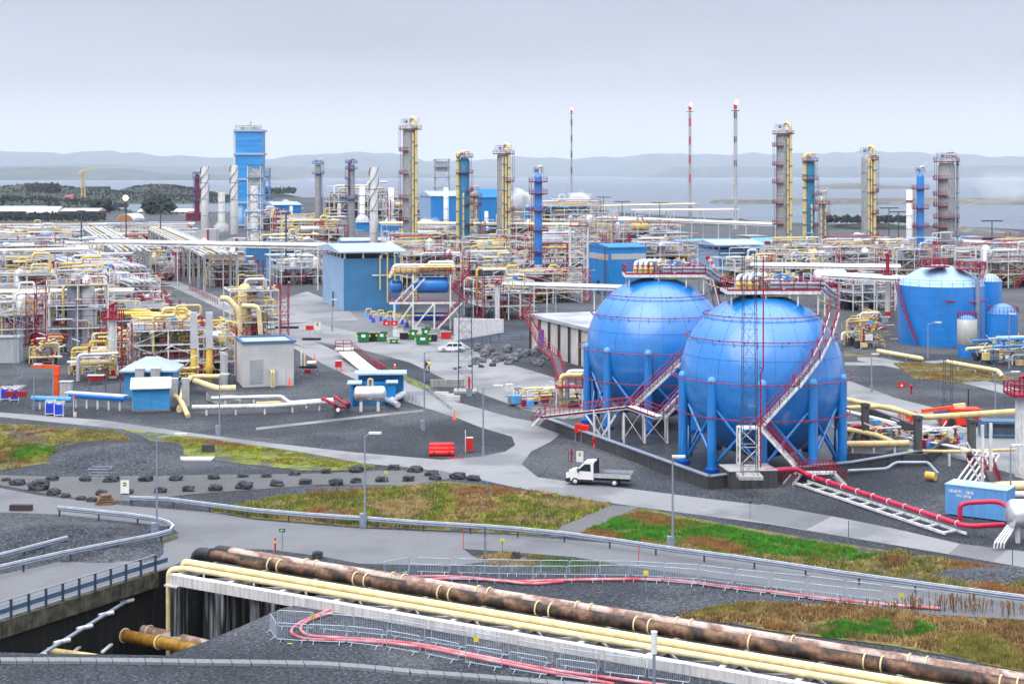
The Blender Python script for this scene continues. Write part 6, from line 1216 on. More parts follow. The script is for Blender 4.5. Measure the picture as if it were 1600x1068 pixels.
mb = M(); mb.drum((0, 0, .75), .35, 1.2, 'alu', 'X'); mb.box((0, 0, .2), (1.6, .7, .3), 'black'); one(mb, 'small_drum', 'little silver drum on a black skid right of the vent posts', 'drum', G(487, 575))
# cones and markers
def marker(px, py, h, label, name='traffic_cone', cone=True, m='orange'):
    mb = M()
    if cone: mb.lathe((0, 0, 0), [(.2*h/.75, 0), (.2*h/.75, .04), (.13*h/.75, .05), (.02, h)], m, 12); mb.lathe((0, 0, h*.45), [(.09, 0), (.07, h*.18)], 'whitepaint', 12)
    else: mb.tube((0, 0, 0), (0, 0, h), .07, m, 8); mb.tube((0, 0, h*.62), (0, 0, h*.8), .075, 'hiyellow', 8)
    one(mb, name, label, name.replace('_', ' '), G(px, py))
marker(452, 602, 1.5, 'orange cone at the foot of the concrete cabin'); marker(491, 562, 1.0, 'orange and yellow marker beside the diagonal road below the red platform'); marker(536, 558, 1.2, 'orange marker under the red railed crossing')
marker(710, 655, 1.1, 'red traffic cone on the gravel left of the lattice mast road'); marker(430, 861, 1.05, 'red marker post with a yellow band behind the brown pipelines', 'marker_post', False, 'brightred'); marker(534, 581, .9, 'small orange cone under the bright red box')
# signs
def sign(px, py, label, w_=.9, h=1.3, z=1.0, m='whitepaint', name='sign', emblem=None, legs=2, cat='sign', mir=False):
    t = thing(name, label, cat, G(px, py), R(-4)); mb = M(); mb.box((0, 0, z+h/2), (w_, .06, h), m); mb.build('panel', t)
    for x in ((-w_/2+.05, w_/2-.05) if legs == 2 else (0,)): mb = M(); mb.tube((x, .06, 0), (x, .06, z+h*.9), .04, 'galv', 6); mb.build('leg', t)
    if emblem == 'disc':
        mb = M(); r = w_*.24; mb.lathe((0, -.036, z+h*.7), [(r, -.004), (r, .004)], 'black', 20, 'Y'); mb.box((0, -.045, z+h*.7), (r*2.05, .008, r*.7), 'limeyellow'); mb.build('emblem', t)
    if emblem == 'warn': mb = M(); zc = z+h*.5; mb.add([V((-.22*w_, -.036, zc-.2*h)), V((.22*w_, -.036, zc-.2*h)), V((0, -.036, zc+.25*h))], [(0, 1, 2)], 'whitepaint'); mb.build('symbol', t)
    if emblem == 'arrow': mb = M(); zc = z+h*.5; mb.add([V((-.3*w_, -.036, zc)), V((-.1*w_, -.036, zc+.3*h)), V((-.1*w_, -.036, zc-.3*h))], [(2, 1, 0)], 'whitepaint'); mb.box((.06*w_, -.036, zc), (.3*w_, .01, .15*h), 'whitepaint'); mb.build('symbol', t)
    return t
sign(195, 789, 'white sign with a black and yellow disc on legs at the left road junction', .75, 1.15, 1.05, emblem='disc'); sign(906, 734, 'white sign with a black and yellow disc behind the pickup truck', .68, 1.05, .8, emblem='disc')
sign(496, 520, 'small white sign with a dark disc on the far verge by the blue shed', 1.2, 1.4, .6, emblem='disc')
sign(441, 858, 'small green exit arrow sign on a post behind the brown pipelines', .5, .26, 1.35, 'green', emblem='arrow', legs=1); sign(603, 754, 'small yellow tag on a white post among the boulders', .28, .22, .85, 'limeyellow', legs=1); sign(785, 864, 'small yellow sign on a post in the far verge by the lay by', .4, .22, .9, 'limeyellow', legs=1)
sign(758, 868, 'twin grey posts carrying a small dark sign at the guardrail', .2, .6, 1.6, 'steelblue'); sign(1009, 925, 'small yellow tag on a post before the upper barriers', .35, .3, 1.2, 'limeyellow', legs=1)
for i, (x, y) in enumerate(((489, 983), (744, 1020), (1408, 950), (453, 1007))): mb = M(); mb.box((0, 0, .85 if i < 3 else .1), (.3, .05, .28 if i < 3 else .05), 'limeyellow'); mb.box((0, .03, .9 if i < 3 else .1), (.1, .02, .3 if i < 3 else .02), 'galv'); one(mb, 'yellow_tag', ('yellow tag hanging on the lower barriers near their left bend', 'yellow tag hanging on the lower barriers toward the middle', 'yellow tag at the right end of the upper barriers', 'yellow scrap lying on gravel below the hose loop')[i], 'tag', G(x, y))
for i, (x, y) in enumerate(((604, 516), (616, 516))): sign(x, y, ('left', 'right')[i]+' one of two red warning signs above the green skips', 1.3, .9, .9, 'brightred', emblem='warn')
sign(1409, 615, 'red warning sign with a white triangle on the gravel right of the spheres', 1.05, .7, .8, 'brightred', emblem='warn'); mb = M(); mb.lathe((0, 0, 0), [(.12, 0), (.12, .9), (.2, .95), (.2, 1.25), (.05, 1.35)], 'brightred', 8); one(mb, 'fire_hydrant', 'red hydrant right of the red warning sign on the gravel', 'hydrant', G(1424, 616))
sign(484, 527, 'bright red double sign on the verge left of the green skips', 1.4, .8, 1.3, 'brightred', legs=1); mb = M(); mb.box((0, 0, .2), (4.4, 1.0, .4), 'black'); one(mb, 'dark_kerb_block', 'long black block beside the far red crossing', 'block', G(448, 513)); mb = M(); mb.box((0, 0, .2), (3.2, 1.2, .35), 'black'); one(mb, 'dark_plate', 'black plate at the foot of the bright red double sign', 'plate', G(487, 531))
sign(373, 464, 'red sign far off above the crossing left of the shed', 1.3, 1.2, 1, 'brightred', legs=1); sign(1172, 808, 'tiny dark sign on a post by the road below the spheres', .25, .2, 1.2, 'slate', legs=1)
# red bench like grit box, cabinet, hydrants
t = thing('red_boom_float', 'stack of red float barriers lying on the gravel left of the red cabinet', 'float barrier', G(690, 712), R(2)); 
for k in range(3): mb = M(); mb.drum((0, k*.3, .3+.35*k), .3, 2.4, 'brightred', 'X', 10); mb.build('float', t)
mb = M(); [mb.box((a, -.3, .3), (.1, .1, .5), 'black') for a in (-.8, .8)]; mb.build('strap', t)
t = thing('fire_cabinet', 'red cabinet with a slim white post at the gravel corner', 'cabinet', G(734, 706)); mb = M(); mb.box((0, 0, .85), (.65, .5, 1.3), 'brightred'); mb.box((0, 0, 1.53), (.7, .55, .06), 'whitepaint'); mb.build('box', t); mb = M(); mb.tube((-.45, 0, 0), (-.45, 0, 2.3), .05, 'whitesteel', 6); mb.build('post', t)
mb = M(); mb.box((0, 0, .04), (1.5, .15, .08), 'brightred'); one(mb, 'red_bar', 'short red bar lying on the ground below the float barriers', 'bar', G(712, 716))
mb = M(); mb.tube((0, 0, .85), (0, 0, 1.0), .14, 'red', 8)
mb = M(); mb.lathe((0, 0, 0), [(.2, 0), (.2, .1), (.13, .12), (.13, .7), (.2, .75), (.2, 1.0), (.14, 1.1), (.05, 1.25)], 'brightred', 12); mb.tube((-.3, 0, .55), (.3, 0, .55), .07, 'brightred', 8); one(mb, 'fire_hydrant', 'red hydrant at the left foot of the farther sphere stair', 'hydrant', G(929, 698))
mb = M(); mb.lathe((0, 0, 0), [(.08, 0), (.08, 1.4)], 'red', 8); mb.tube((-.2, 0, .9), (.25, 0, .9), .06, 'red', 6); mb.tube((-.3, .1, 0), (-.3, .1, 1.2), .03, 'slate', 5); one(mb, 'red_valve_post', 'thin red valve post left of the disc sign by the pickup', 'valve post', G(893, 722))
for i, x in enumerate((905, 914)): mb = M(); mb.box((0, 0, 1.35), (.85, .9, .9), 'brightred'); [mb.beam((a, b, 0), (a, b, .9), .07, .07, 'galv') for a in (-.35, .35) for b in (-.35, .35)]; one(mb, 'hose_box', ('left', 'right')[i]+' red box on a grey stand below the sphere walkway', 'box', G(x, 688+i*2), R(-12))
mb = M(); mb.box((0, 0, 1.7), (.3, .3, 1.6), 'brightred'); mb.box((0, 0, .5), (.7, .7, 1), 'galv'); one(mb, 'alarm_post', 'red alarm post at the foot of the slim mast in the yard', 'post', G(733, 618))
# timber
mb = M(); [mb.box((0, 0, .12+.22*k), (1.6-.25*k, .9, .16), 'wood', R(k*9)) for k in range(4)]; one(mb, 'timber_pile', 'pile of brown timber blocks beside the boulders at the junction', 'timber', G(165, 787)); mb = M(); mb.box((0, 0, .25), (1.9, .5, .5), 'darkwood'); one(mb, 'timber_baulk', 'dark timber baulk on the road edge at the left', 'timber', G(33, 797), R(-2))
t = thing('chamber_cage', 'small grey steel cage over a slab on the gravel bank', 'cage', G(156, 751)); mb = M(); mb.rail([(-1, -.5, 0), (1, -.5, 0), (1, .8, 0), (-1, .8, 0), (-1, -.5, 0)], 'galv', h=1.2, step=.9); mb.build('frame', t)
mb = M(); mb.box((0, 0, .06), (4.2, 1.8, .12), 'paleconcrete'); one(mb, 'concrete_slab', 'flat pale concrete slab on the gravel right of the bank', 'slab', G(301, 717)); mb = M(); mb.box((0, 0, .4), (1.2, .8, .8), 'darkconcrete'); one(mb, 'concrete_box', 'small dark concrete box beside the pale road at the lime grass', 'box', G(325, 706))
# ------------------------------------------------------------------ pickup truck
g = G(937, 756); t = thing('pickup_truck', 'white pickup truck with an open drop side bed driving on the road', 'pickup', g, math.pi-R(13)); Wd = 1.0
mb = M(); pr = [(3.0, .42), (3.02, .95), (2.75, 1.25), (2.15, 1.38), (1.35, 2.12), (.55, 2.2), (.42, 2.1), (.42, .42)]
mb.extr(pr, -Wd, Wd, 'whitepaint'); mb.build('cab', t); mb = M(); mb.add([V(q) for q in ((2.17, -.88, 1.42), (2.17, .88, 1.42), (1.38, .80, 2.1), (1.38, -.80, 2.1))], [(0, 1, 2, 3)], 'glass')
for s in (-1, 1): y = s*(Wd+.006); mb.add([V((1.95, y, 1.36)), V((1.25, y, 2.0)), V((.7, y, 2.02)), V((.66, y, 1.33))], [(0, 1, 2, 3) if s < 0 else (3, 2, 1, 0)], 'glass')
mb.build('windows', t); mb = M()
mb.extr([(3.03, .3), (3.05, .62), (2.6, .7), (2.6, .3)], -Wd-.01, Wd+.01, 'black'); [mb.box((1.2, s*(Wd+.005), .45), (1.5, .03, .25), 'black') for s in (-1, 1)]; mb.build('bumper', t)
for s in (-.75, .75): mb = M(); mb.box((2.93, s, 1.0), (.2, .35, .2), 'lampglass'); mb.build('headlight', t)
for s in (-1, 1): mb = M(); mb.box((1.85, s*(Wd+.16), 1.42), (.14, .2, .3), 'black'); mb.build('mirror', t)
mb = M(); mb.bx(-3.0, .38, -1.03, 1.03, .82, .92, 'slate'); mb.build('bed_floor', t)
for q in ((-3.02, .38, -1.07, -1.03), (-3.02, .38, 1.03, 1.07), (-3.06, -3.02, -1.07, 1.07)): mb = M(); mb.bx(*q, .8, 1.2, 'alu'); mb.build('drop_side', t)
mb = M(); mb.bx(.3, .36, -1.03, 1.03, .92, 2.15, 'black'); [mb.beam((.28, s, .9), (.28, s, 2.3), .08, .08, 'black') for s in (-1, 1)]; mb.build('headboard', t)
mb = M(); mb.bx(-2.9, .5, -.45, .45, .45, .8, 'black'); mb.build('chassis', t); mb = M(); [mb.box((-3.07, s*.85, .68), (.06, .3, .12), 'brightred') for s in (-1, 1)]; mb.build('tail_light', t)
for x in (2.15, -1.55):
    for s in (-.88, .88): mb = M(); mb.lathe((x, s, .36), [(.2, -.13), (.36, -.12), (.37, 0), (.36, .12), (.2, .13)], 'rubber', 20, 'Y'); w_ = mb.build('wheel', t); mb = M(); mb.lathe((x, s, .36), [(.001, -.14), (.2, -.138), (.2, .138), (.001, .14)], 'whitesteel', 16, 'Y'); mb.build('rim', w_)
# car
g = G(706, 549); t = thing('parked_car', 'white estate car parked at the foot of the stone slope', 'car', g, math.pi+R(3)); mb = M(); mb.extr([(2.2, .3), (2.25, .7), (1.2, .9), (.55, 1.42), (-1.6, 1.45), (-2.1, .95), (-2.15, .3)], -.85, .85, 'whitepaint'); mb.build('body', t); mb = M()
for s in (-1, 1):
    for x0, x1, x2, x3 in ((1.0, .5, -.05, -.05), (-.15, -.15, -.85, -.85), (-.95, -.95, -1.45, -1.7)): y = s*.856; mb.add([V((x0, y, .93)), V((x1, y, 1.34)), V((x2, y, 1.36)), V((x3, y, .95))], [(0, 1, 2, 3) if s < 0 else (3, 2, 1, 0)], 'glass')
mb.build('windows', t)
for x in (1.35, -1.35):
    for s in (-.78, .78): mb = M(); mb.lathe((x, s, .31), [(.31, -.1), (.31, .1)], 'rubber', 16, 'Y'); w_ = mb.build('wheel', t); mb = M(); mb.lathe((x, s, .31), [(.17, -.11), (.17, .11)], 'galv', 12, 'Y'); mb.build('rim', w_)
# people
def person(px, py, label, top, legs, rz=0., pose=0):
    t = thing('person', label, 'person', G(px, py), rz); import bmesh
    J = dict(pelvis=(0, 0, .95), chest=(0, .0, 1.3), neck=(0, 0, 1.5), head=(0, 0, 1.62), crown=(0, 0, 1.74), ls=(-.19, 0, 1.42), le=(-.24, .03, 1.13), lh=(-.22, -.12, .88), rs=(.19, 0, 1.42), re=(.26, .0, 1.14), rh=(.2, -.18, .98), lk=(-.11, -.02, .5), lf=(-.12, .02, .06), lt=(-.13, -.16, .03), rk=(.11, .0, .5), rf=(.13, .05, .06), rt=(.14, -.12, .03))
    rad = dict(pelvis=.15, chest=.16, neck=.06, head=.1, crown=.07, ls=.07, le=.05, lh=.04, rs=.07, re=.05, rh=.04, lk=.07, lf=.05, lt=.04, rk=.07, rf=.05, rt=.04)
    ks = list(J); ed = [('pelvis', 'chest'), ('chest', 'neck'), ('neck', 'head'), ('head', 'crown'), ('chest', 'ls'), ('ls', 'le'), ('le', 'lh'), ('chest', 'rs'), ('rs', 're'), ('re', 'rh'), ('pelvis', 'lk'), ('lk', 'lf'), ('lf', 'lt'), ('pelvis', 'rk'), ('rk', 'rf'), ('rf', 'rt')]
    me = bpy.data.meshes.new('body'); me.from_pydata([J[k] for k in ks], [(ks.index(a), ks.index(b)) for a, b in ed], []); ob = bpy.data.objects.new('body', me); sc.collection.objects.link(ob); ob.parent = t
    me.materials.append(MATS[legs]); md = ob.modifiers.new('skin', 'SKIN'); 
    for i, k in enumerate(ks): me.skin_vertices[0].data[i].radius = (rad[k], rad[k]*.85)
    me.skin_vertices[0].data[0].use_root = True; ob.modifiers.new('sub', 'SUBSURF').levels = 1; ob.modifiers['sub'].render_levels = 2
    mb = M(); mb.lathe((0, 0, .92), [(.19, 0), (.2, .25), (.23, .5), (.12, .58), (.08, .6)], top, 12); mb.build('jacket', t); mb = M(); mb.lathe((0, -.0, 1.63), [(.135, 0), (.13, .1), (.08, .16), (.001, .18)], 'whitepaint' if pose else 'darkblue', 12); mb.build('helmet', t)
    mb = M(); mb.ball((0, -.03, 1.62), .1, 'skin', 10); mb.build('face', t)
person(665, 581, 'person in dark red standing left of a companion in the yard', 'maroon', 'slate'); person(670, 581, 'person in a yellow jacket standing in the yard near the lamp post', 'hiyellow', 'slate', R(40)); person(617, 588, 'person in an orange jacket at the end of the red crossing', 'orange', 'slate', R(90), 1)
# ------------------------------------------------------------------ skips and containers
def skip(px, py, w_, label, h=1.6, m='green', rz=0.): 
    t = thing('skip', label, 'skip', G(px, py), rz, 'green skips at the yard'); mb = M(); d = 1.7; x = w_/2
    vs = [V(q) for q in ((-x*.72, -d/2, .1), (x*.72, -d/2, .1), (x*.72, d/2, .1), (-x*.72, d/2, .1), (-x, -d/2, h), (x, -d/2, h), (x, d/2, h), (-x, d/2, h), (-x+.12, -d/2+.1, h), (x-.12, -d/2+.1, h), (x-.12, d/2-.1, h), (-x+.12, d/2-.1, h), (-x*.7, -d/2+.1, h-.6), (x*.7, -d/2+.1, h-.6), (x*.7, d/2-.1, h-.6), (-x*.7, d/2-.1, h-.6))]
    mb.add(vs, [(0, 3, 2, 1), (0, 1, 5, 4), (1, 2, 6, 5), (2, 3, 7, 6), (3, 0, 4, 7), (4, 5, 9, 8), (5, 6, 10, 9), (6, 7, 11, 10), (7, 4, 8, 11), (8, 9, 13, 12), (9, 10, 14, 13), (10, 11, 15, 14), (11, 8, 12, 15), (12, 13, 14, 15)], m); mb.build('body', t)
    for s in (-1, 1): mb = M(); mb.box((s*x*.9, -d/2-.02, h*.7), (.25, .03, .3), 'limeyellow'); mb.build('reflector', t)
    mb = M(); mb.bx(-x*.3, x*.3, -d/2-.04, -d/2-.01, h*.55, h*.85, 'whitepaint'); mb.build('plate', t)
skip(568, 534, 2.4, 'green skip farthest left in the yard', rz=R(5)); skip(597, 533, 2.0, 'green skip second from the left with straight sides'); skip(646, 530, 1.6, 'small green skip behind the middle one'); skip(661, 538, 2.8, 'largest green skip, nearest the white car', 1.5); skip(666, 527, 1.7, 'green skip at the back right')
skip(616, 536, 1.8, 'low flat green skip in the middle', .6)
for i, (x, y, m) in enumerate(((632, 530, 'black'), (622, 527, 'whitesteel'), (655, 522, 'whitesteel'), (680, 527, 'grey'), (697, 529, 'brightred'), (585, 533, 'black'), (676, 533, 'black'))):
    mb = M(); w_ = 1.6+.2*(i % 3); hh = 1.1+.3*(i % 2); mb.box((0, 0, hh/2+.1), (w_, 1.1, hh), m); [mb.box((a*w_*.4, 0, .06), (.15, 1.1, .12), 'galv') for a in (-1, 1)]; mb.rail([(-w_/2, 0, hh), (w_/2, 0, hh)], 'galv', h=.25, step=.5); mb.box((0, 0, hh+.15), (w_*1.02, 1.15, .06), 'grey')
    one(mb, 'waste_bin', ('black bin between the middle green skips', 'white bin behind the low flat green skip', 'white bin behind the largest green skip', 'grey bin right of the back green skip', 'small red bin at the right end of the skips', 'black bin between the two left green skips', 'black bin left of the white estate car')[i], 'bin', G(x, y))
# white wall, concrete building, ramp rail
t = thing('white_wall', 'white wall tapering to the right behind the estate car', 'wall', G(709, 532)); a, b = G(709, 532), G(787, 519); mb = M(); mb.add([a, b, b+V((0, 0, 2.4)), a+V((0, 0, 3.9)), a+V((0, .4, 0)), b+V((0, .4, 0)), b+V((0, .4, 2.4)), a+V((0, .4, 3.9))], [(0, 1, 2, 3), (3, 2, 6, 7), (5, 4, 7, 6), (4, 0, 3, 7)], 'cloth2'); mb.build('panel', t, t.location)
mb = M(); mb.rail([G(705, 548), G(740, 541), G(780, 532), G(815, 532)], 'steelblue', h=1.3, r=.07, step=3); mb.beam(G(705, 549, .7), G(815, 533, .7), .05, .25, 'galv'); one(mb, 'ramp_guardrail', 'grey blue guardrail along the ramp behind the estate car', 'guardrail')
g = G(830, 548); t = thing('concrete_building', 'long low pale concrete building with dark columns left of the farther sphere', 'building', g); u2 = (G(960, 588)-G(830, 548)).normalized(); n2 = V((-u2.y, u2.x, 0)); n2 = n2 if n2.y > 0 else -n2; Lb, Db, hb = 34., 24., 5.6
def bq(x, y, z): return g+u2*x+n2*y+V((0, 0, z))
mb = M(); mb.prism([bq(0, 0, 0), bq(Lb, 0, 0), bq(Lb, Db, 0), bq(0, Db, 0)], 0, hb, 'panelwall'); mb.build('wall', t, g); mb = M(); mb.prism([bq(-.4, -.4, 0), bq(Lb+.4, -.4, 0), bq(Lb+.4, Db, 0), bq(-.4, Db, 0)], hb, hb+.5, 'flatroof'); mb.build('roof', t, g)
for k in range(9): mb = M(); c = bq(k*Lb/8, -.12, 0); mb.beam(c, c+V((0, 0, hb)), .5, .35, 'darkconcrete'); mb.build('pilaster', t, g)
mb = M(); mb.beam(bq(4.8, -.1, 1.2), bq(4.8, -.1, 4.0), .3, 1.6, 'royal'); mb.beam(bq(4.0, -.1, 2.6), bq(5.8, -.1, 2.6), .2, 2.8, 'royal'); mb.build('door', t, g)
t2 = thing('access_stair', 'red steel stair against the left end of the long concrete building', 'staircase', bq(-1, -1, 0)); mb = M(); stairs(mb, [P(822, 490, 238), P(835, 515, 236), P(850, 545, 232)], 1.2, sm='red'); stairs(mb, [P(850, 545, 232), P(868, 560, 226), P(880, 600, 214)], 1.2, sm='red'); mb.build('flight', t2, t2.location)
mb = M(); mb.box((0, 0, 2.6), (3.4, 2.2, .2), 'red'); mb.rail([(-1.7, -1.1, 2.6), (1.7, -1.1, 2.6), (1.7, 1.1, 2.6), (-1.7, 1.1, 2.6), (-1.7, -1.1, 2.6)], 'red', step=.8); mb.pipe([(-1, 0, 0), (-1, 0, 4), (2.6, 0, 4)], .28, 'cream', 8); mb.pipe([(-.2, .5, 0), (-.2, .5, 4.4), (2.6, .5, 4.4)], .28, 'insul', 8); [mb.beam((a, b, -5), (a, b, 2.6), .16, .16, 'whitesteel') for a in (-1.6, 1.6) for b in (-1, 1)]; one(mb, 'valve_platform', 'small red railed valve platform at the left of the farther sphere', 'platform', G(889, 636))
# drum structure
g = G(662, 514); s_ = F/g.y; t = thing('drum_platform', 'braced white frame carrying a big blue drum with red stairs, right of the shed', 'pipe unit', g, R(3)); mb = M(); zf = 4.9
for x in (-5.5, -2.0, 2.0, 5.0):
    for y in (0, 5): mb.beam((x, y, 0), (x, y, zf), .32, .32, 'whitesteel')
for a, b in (((-5.5, 0, 0), (-2, 0, zf)), ((-2, 0, 0), (2, 0, zf)), ((5, 0, zf), (8, 0, 0)), ((-5.5, 0, zf), (-1, 0, 9.5)), ((-4, 0, zf), (.2, 0, 9.5))): mb.beam(a, b, .28, .28, 'whitesteel')
for y in (0, 5): mb.beam((-6.5, y, zf), (6.5, y, zf), .3, .4, 'whitesteel'); mb.beam((-5.5, y, 2.6), (5, y, 2.6), .15, .2, 'cream')
for x in (-2, 5): mb.beam((x, 0, zf), (x, 0, 10.2), .28, .28, 'whitesteel')
mb.build('steel_frame', t); mb = M(); mb.bx(-6.4, 6.4, 0, 5, zf+.22, zf+.3, 'maroon'); mb.build('deck', t); mb = M(); mb.drum((1.2, 2, 8.1), 1.5, 6.0, 'blue', 'X', 20); mb.build('drum', t); mb = M(); mb.drum((-5.2, 3, 7.8), 1.2, 1.6, 'blue', 'X', 16); mb.build('small_drum', t); mb = M(); mb.drum((1.4, 1.5, 2.2), .8, 6.0, 'darkblue', 'X', 16); mb.build('lower_drum', t)
mb = M(); mb.rail([(-6.4, -.1, zf+.3), (-1, -.1, zf+.3)], 'red', r=.06, step=1); mb.rail([(-6.4, 0, 10.4), (6, 0, 10.4)], 'red', r=.06, step=1); mb.rail([(4, -.4, 10.4), (8.4, -.4, 10.4)], 'red', r=.06, step=1); mb.build('railing', t); mb = M(); stairs(mb, [(2.6, -.8, .2), (7.2, -.8, 5)], 1); stairs(mb, [(5.5, -.6, 7.6), (8.5, -.6, 10.4)], 1, sm='red'); stairs(mb, [(8.2, -.5, 5), (5.2, -.5, 7.6)], 1, sm='red'); mb.build('stair', t)
mb = M(); mb.bx(-5, 6.4, .3, 5, 10.2, 10.4, 'grating'); mb.build('upper_deck', t)
for k in range(7): mb = M(); y = .4+k*.6; z = 10.8+.5*(k % 3); mb.pipe([(-6.4, y, 9.6), (-5.6, y, z), (-1+k, y, z), (-1+k, y, z+.6), (5.6, y, z+.6), (5.8, y, 9.8)], .3, ('cream', 'palecream', 'insul')[k % 3], 8); mb.build('pipe', t)
mb = M(); mb.tube((-1.6, 1, zf), (-1.6, 1, 10.8), .4, 'cream', 10); mb.build('riser', t)
for i in range(12): x, y = 572+i*5.6+(i % 2)*2, 494+(i % 3)*4+i*.8; mb = M(); mb.lathe((0, 0, 0), [(.4, 0), (.4, .5), (.3, .6), (.3, .9)], 'royal' if i % 3 else 'bluelight', 10); mb.pipe([(0, 0, .9), (0, 0, 1.5), (1.0, .6, 1.5), (1.0, .6, .4)], .13, 'cream', 6); one(mb, 'pump_set', '%s blue pump from the left with a cream pipe hoop at the shed foot' % ORD[i], 'pump', G(x, y), 0, 'blue pumps beside the shed')
# red crossing platform on the road
t = thing('crossing_platform', 'white stepped pipe crossing with red railings at the diagonal road', 'platform', G(537, 552)); mb = M(); mb.beam(G(524, 545, 1.2), G(552, 545, 1.2), 2.0, .3, 'whitesteel'); mb.beam(G(541, 550, .9), G(580, 582, .1), 2.4, .2, 'whitesteel'); mb.build('deck', t, t.location)
mb = M(); mb.rail([G(524, 548, 1.2), G(549, 548, 1.2)], 'red', r=.05, step=.9); mb.rail([G(524, 542, 1.2), G(549, 542, 1.2)], 'red', r=.05, step=.9); mb.rail([G(551, 545, .6), G(575, 565), G(600, 582)], 'red', r=.05, step=1.4); mb.build('railing', t, t.location); mb = M(); mb.rail([G(585, 574), G(612, 590)], 'red', r=.05, step=1); mb.build('low_rail', t, t.location)
mb = M(); mb.rail([G(420, 500), G(445, 512)], 'red', r=.05, step=2.5); one(mb, 'red_railing', 'red railing beside the far end of the diagonal road', 'railing'); mb = M(); mb.rail([G(410, 525), G(445, 545)], 'red', r=.06, step=1.8); one(mb, 'red_railing', 'red railing behind the roof of the concrete cabin', 'railing'); mb = M(); mb.rail([G(296, 452), G(340, 475)], 'red', r=.07, step=2.5); one(mb, 'red_railing', 'red railing along the second lane under the elevated rack', 'railing')
mb = M(); mb.rail([G(655, 600), G(705, 640)], 'galv', h=.4, r=.05); [mb.box(G(690+i*9, 616+i*3, .35), (1.8, .5, .7), 'paleconcrete') for i in range(3)]; one(mb, 'concrete_barrier_row', 'row of pale blocks and low rail at the foot of the slim mast', 'barrier')
mb = M(); mb.box((0, 0, .5), (4.6, .4, 1.0), 'concrete'); one(mb, 'low_concrete_wall', 'low concrete wall on the yard left of the slim mast', 'wall', G(699, 604), R(2))
# ------------------------------------------------------------------ right hand yard
def piers(label, px, ytop, ybase, w_=.65, m='pitcolumn2', z0=0): g = G(px, ybase, z0); h = (ybase-ytop)*g.y/F; mb = M(); mb.box((0, 0, h/2), (w_, w_, h), m); mb.box((0, 0, h-.15), (w_*1.1, w_*1.6, .3), m); one(mb, 'concrete_pier', label, 'pier', g, R(12), 'dark concrete piers under the cream pipeline')
piers('dark concrete pier nearest the blue spheres under the cream pipeline', 1352, 630, 694); piers('dark concrete pier left of the cherry picker boom', 1434, 649, 722); piers('dark concrete pier right of the lamp tube posts', 1518, 654, 722); piers('dark pier at the far right under the cream pipeline', 1596, 652, 742)
z_ = lambda y, D: H-(y-YH)/F*D
pl('long thick cream pipeline raised on dark piers at the right', [P(1318, 622, 172), P(1350, 630, 170), P(1400, 640, 163), P(1440, 652, 158), P(1470, 650, 157), P(1620, 640, 157)], .28, 'cream', bend=3); pl('cream pipeline joining the raised one from the spheres', [P(1322, 637, 168), P(1385, 634, 166), P(1410, 642, 162)], .25, 'cream', bend=2)
pl('white pipe falling to the right behind the first dark pier', [P(1310, 640, 175), P(1400, 662, 175), P(1425, 667, 175)], .26, 'insul'); pl('grey pipe with a bend dropping to the blue valves', [P(1440, 668, 166), P(1480, 681, 166), P(1470, 700, 165), P(1468, 752, 165)], .32, 'whitesteel', bend=1)
pl('horizontal cream pipe low behind the sphere legs', [G(1310, 694, 1.2), G(1420, 692, 1.4)], .34, 'cream', sup=[.2, .5, .8]); pl('second cream pipe slanting in behind the sphere legs', [G(1312, 668, 1.2), G(1370, 680, 1.3), G(1395, 690, 1.3)], .3, 'cream'); pl('thin cream pipe crossing low at the right edge', [G(1420, 704, 1.0), G(1500, 705, 1.6), G(1640, 700, 1.8)], .16, 'cream', sup=[.3, .6, .9])
pl('thick cream pipe on the ground at the right edge', [G(1545, 760, 1.2), G(1640, 757, 1.2)], .45, 'palecream', sup=[.2, .7]); pl('white pipe lying below the thick cream one at the right edge', [G(1530, 772, .7), G(1640, 772, .7)], .3, 'whitesteel'); pl('cream pipe stub beside the blue valve at the concrete basin', [G(1447, 742, .5), G(1462, 744, .5)], .4, 'yellow')
pl('cream pipe along the edge before the largest tank', [G(1372, 548, .6), G(1440, 560, .6), G(1440, 562, 0)], .35, 'palecream', sup=[.2, .5, .8]); pl('cream pipe before the small tanks at the right edge', [G(1480, 565, 1.0), G(1560, 579, .8), G(1566, 588, .1)], .32, 'palecream', sup=[.2, .5, .8]); pl('cream pipe in front of the second tanks row', [G(1510, 545, 2.2), G(1600, 538, 2.2)], .28, 'palecream')
# cable ladder with bend above the blue container
t = thing('cable_ladder', 'white bundle of tubes stepping down to the blue container', 'cable tray', P(1530, 705, 140)); 
for k in range(5): mb = M(); o = V((k*.42, -k*.35, 0)); mb.pipe([P(1400, 680, 172)+o*.3, P(1528, 706, 150)+o, P(1483, 768, 141)+o], .11, 'whitesteel', 6, .5); mb.build('tube', t, t.location)
for x, y in ((1535, 766), (1548, 762)): g = G(x, y); mb = M(); mb.beam(g, V((g.x, g.y, 6.0)), .25, .25, 'whitesteel'); mb.beam(g+V((0, 0, .5)), V((g.x-2.2, g.y, 4.2)), .14, .14, 'whitesteel'); mb.build('leg', t, t.location)
t = thing('access_stair', 'small red stair and platform behind the white tube bundle', 'staircase', G(1560, 755)); mb = M(); stairs(mb, [G(1545, 735, 3.2), G(1556, 762, 0)], .8, sm='red'); mb.rail([G(1510, 728, 3), G(1545, 735, 3.2)], 'red', step=1); mb.build('flight', t, t.location)
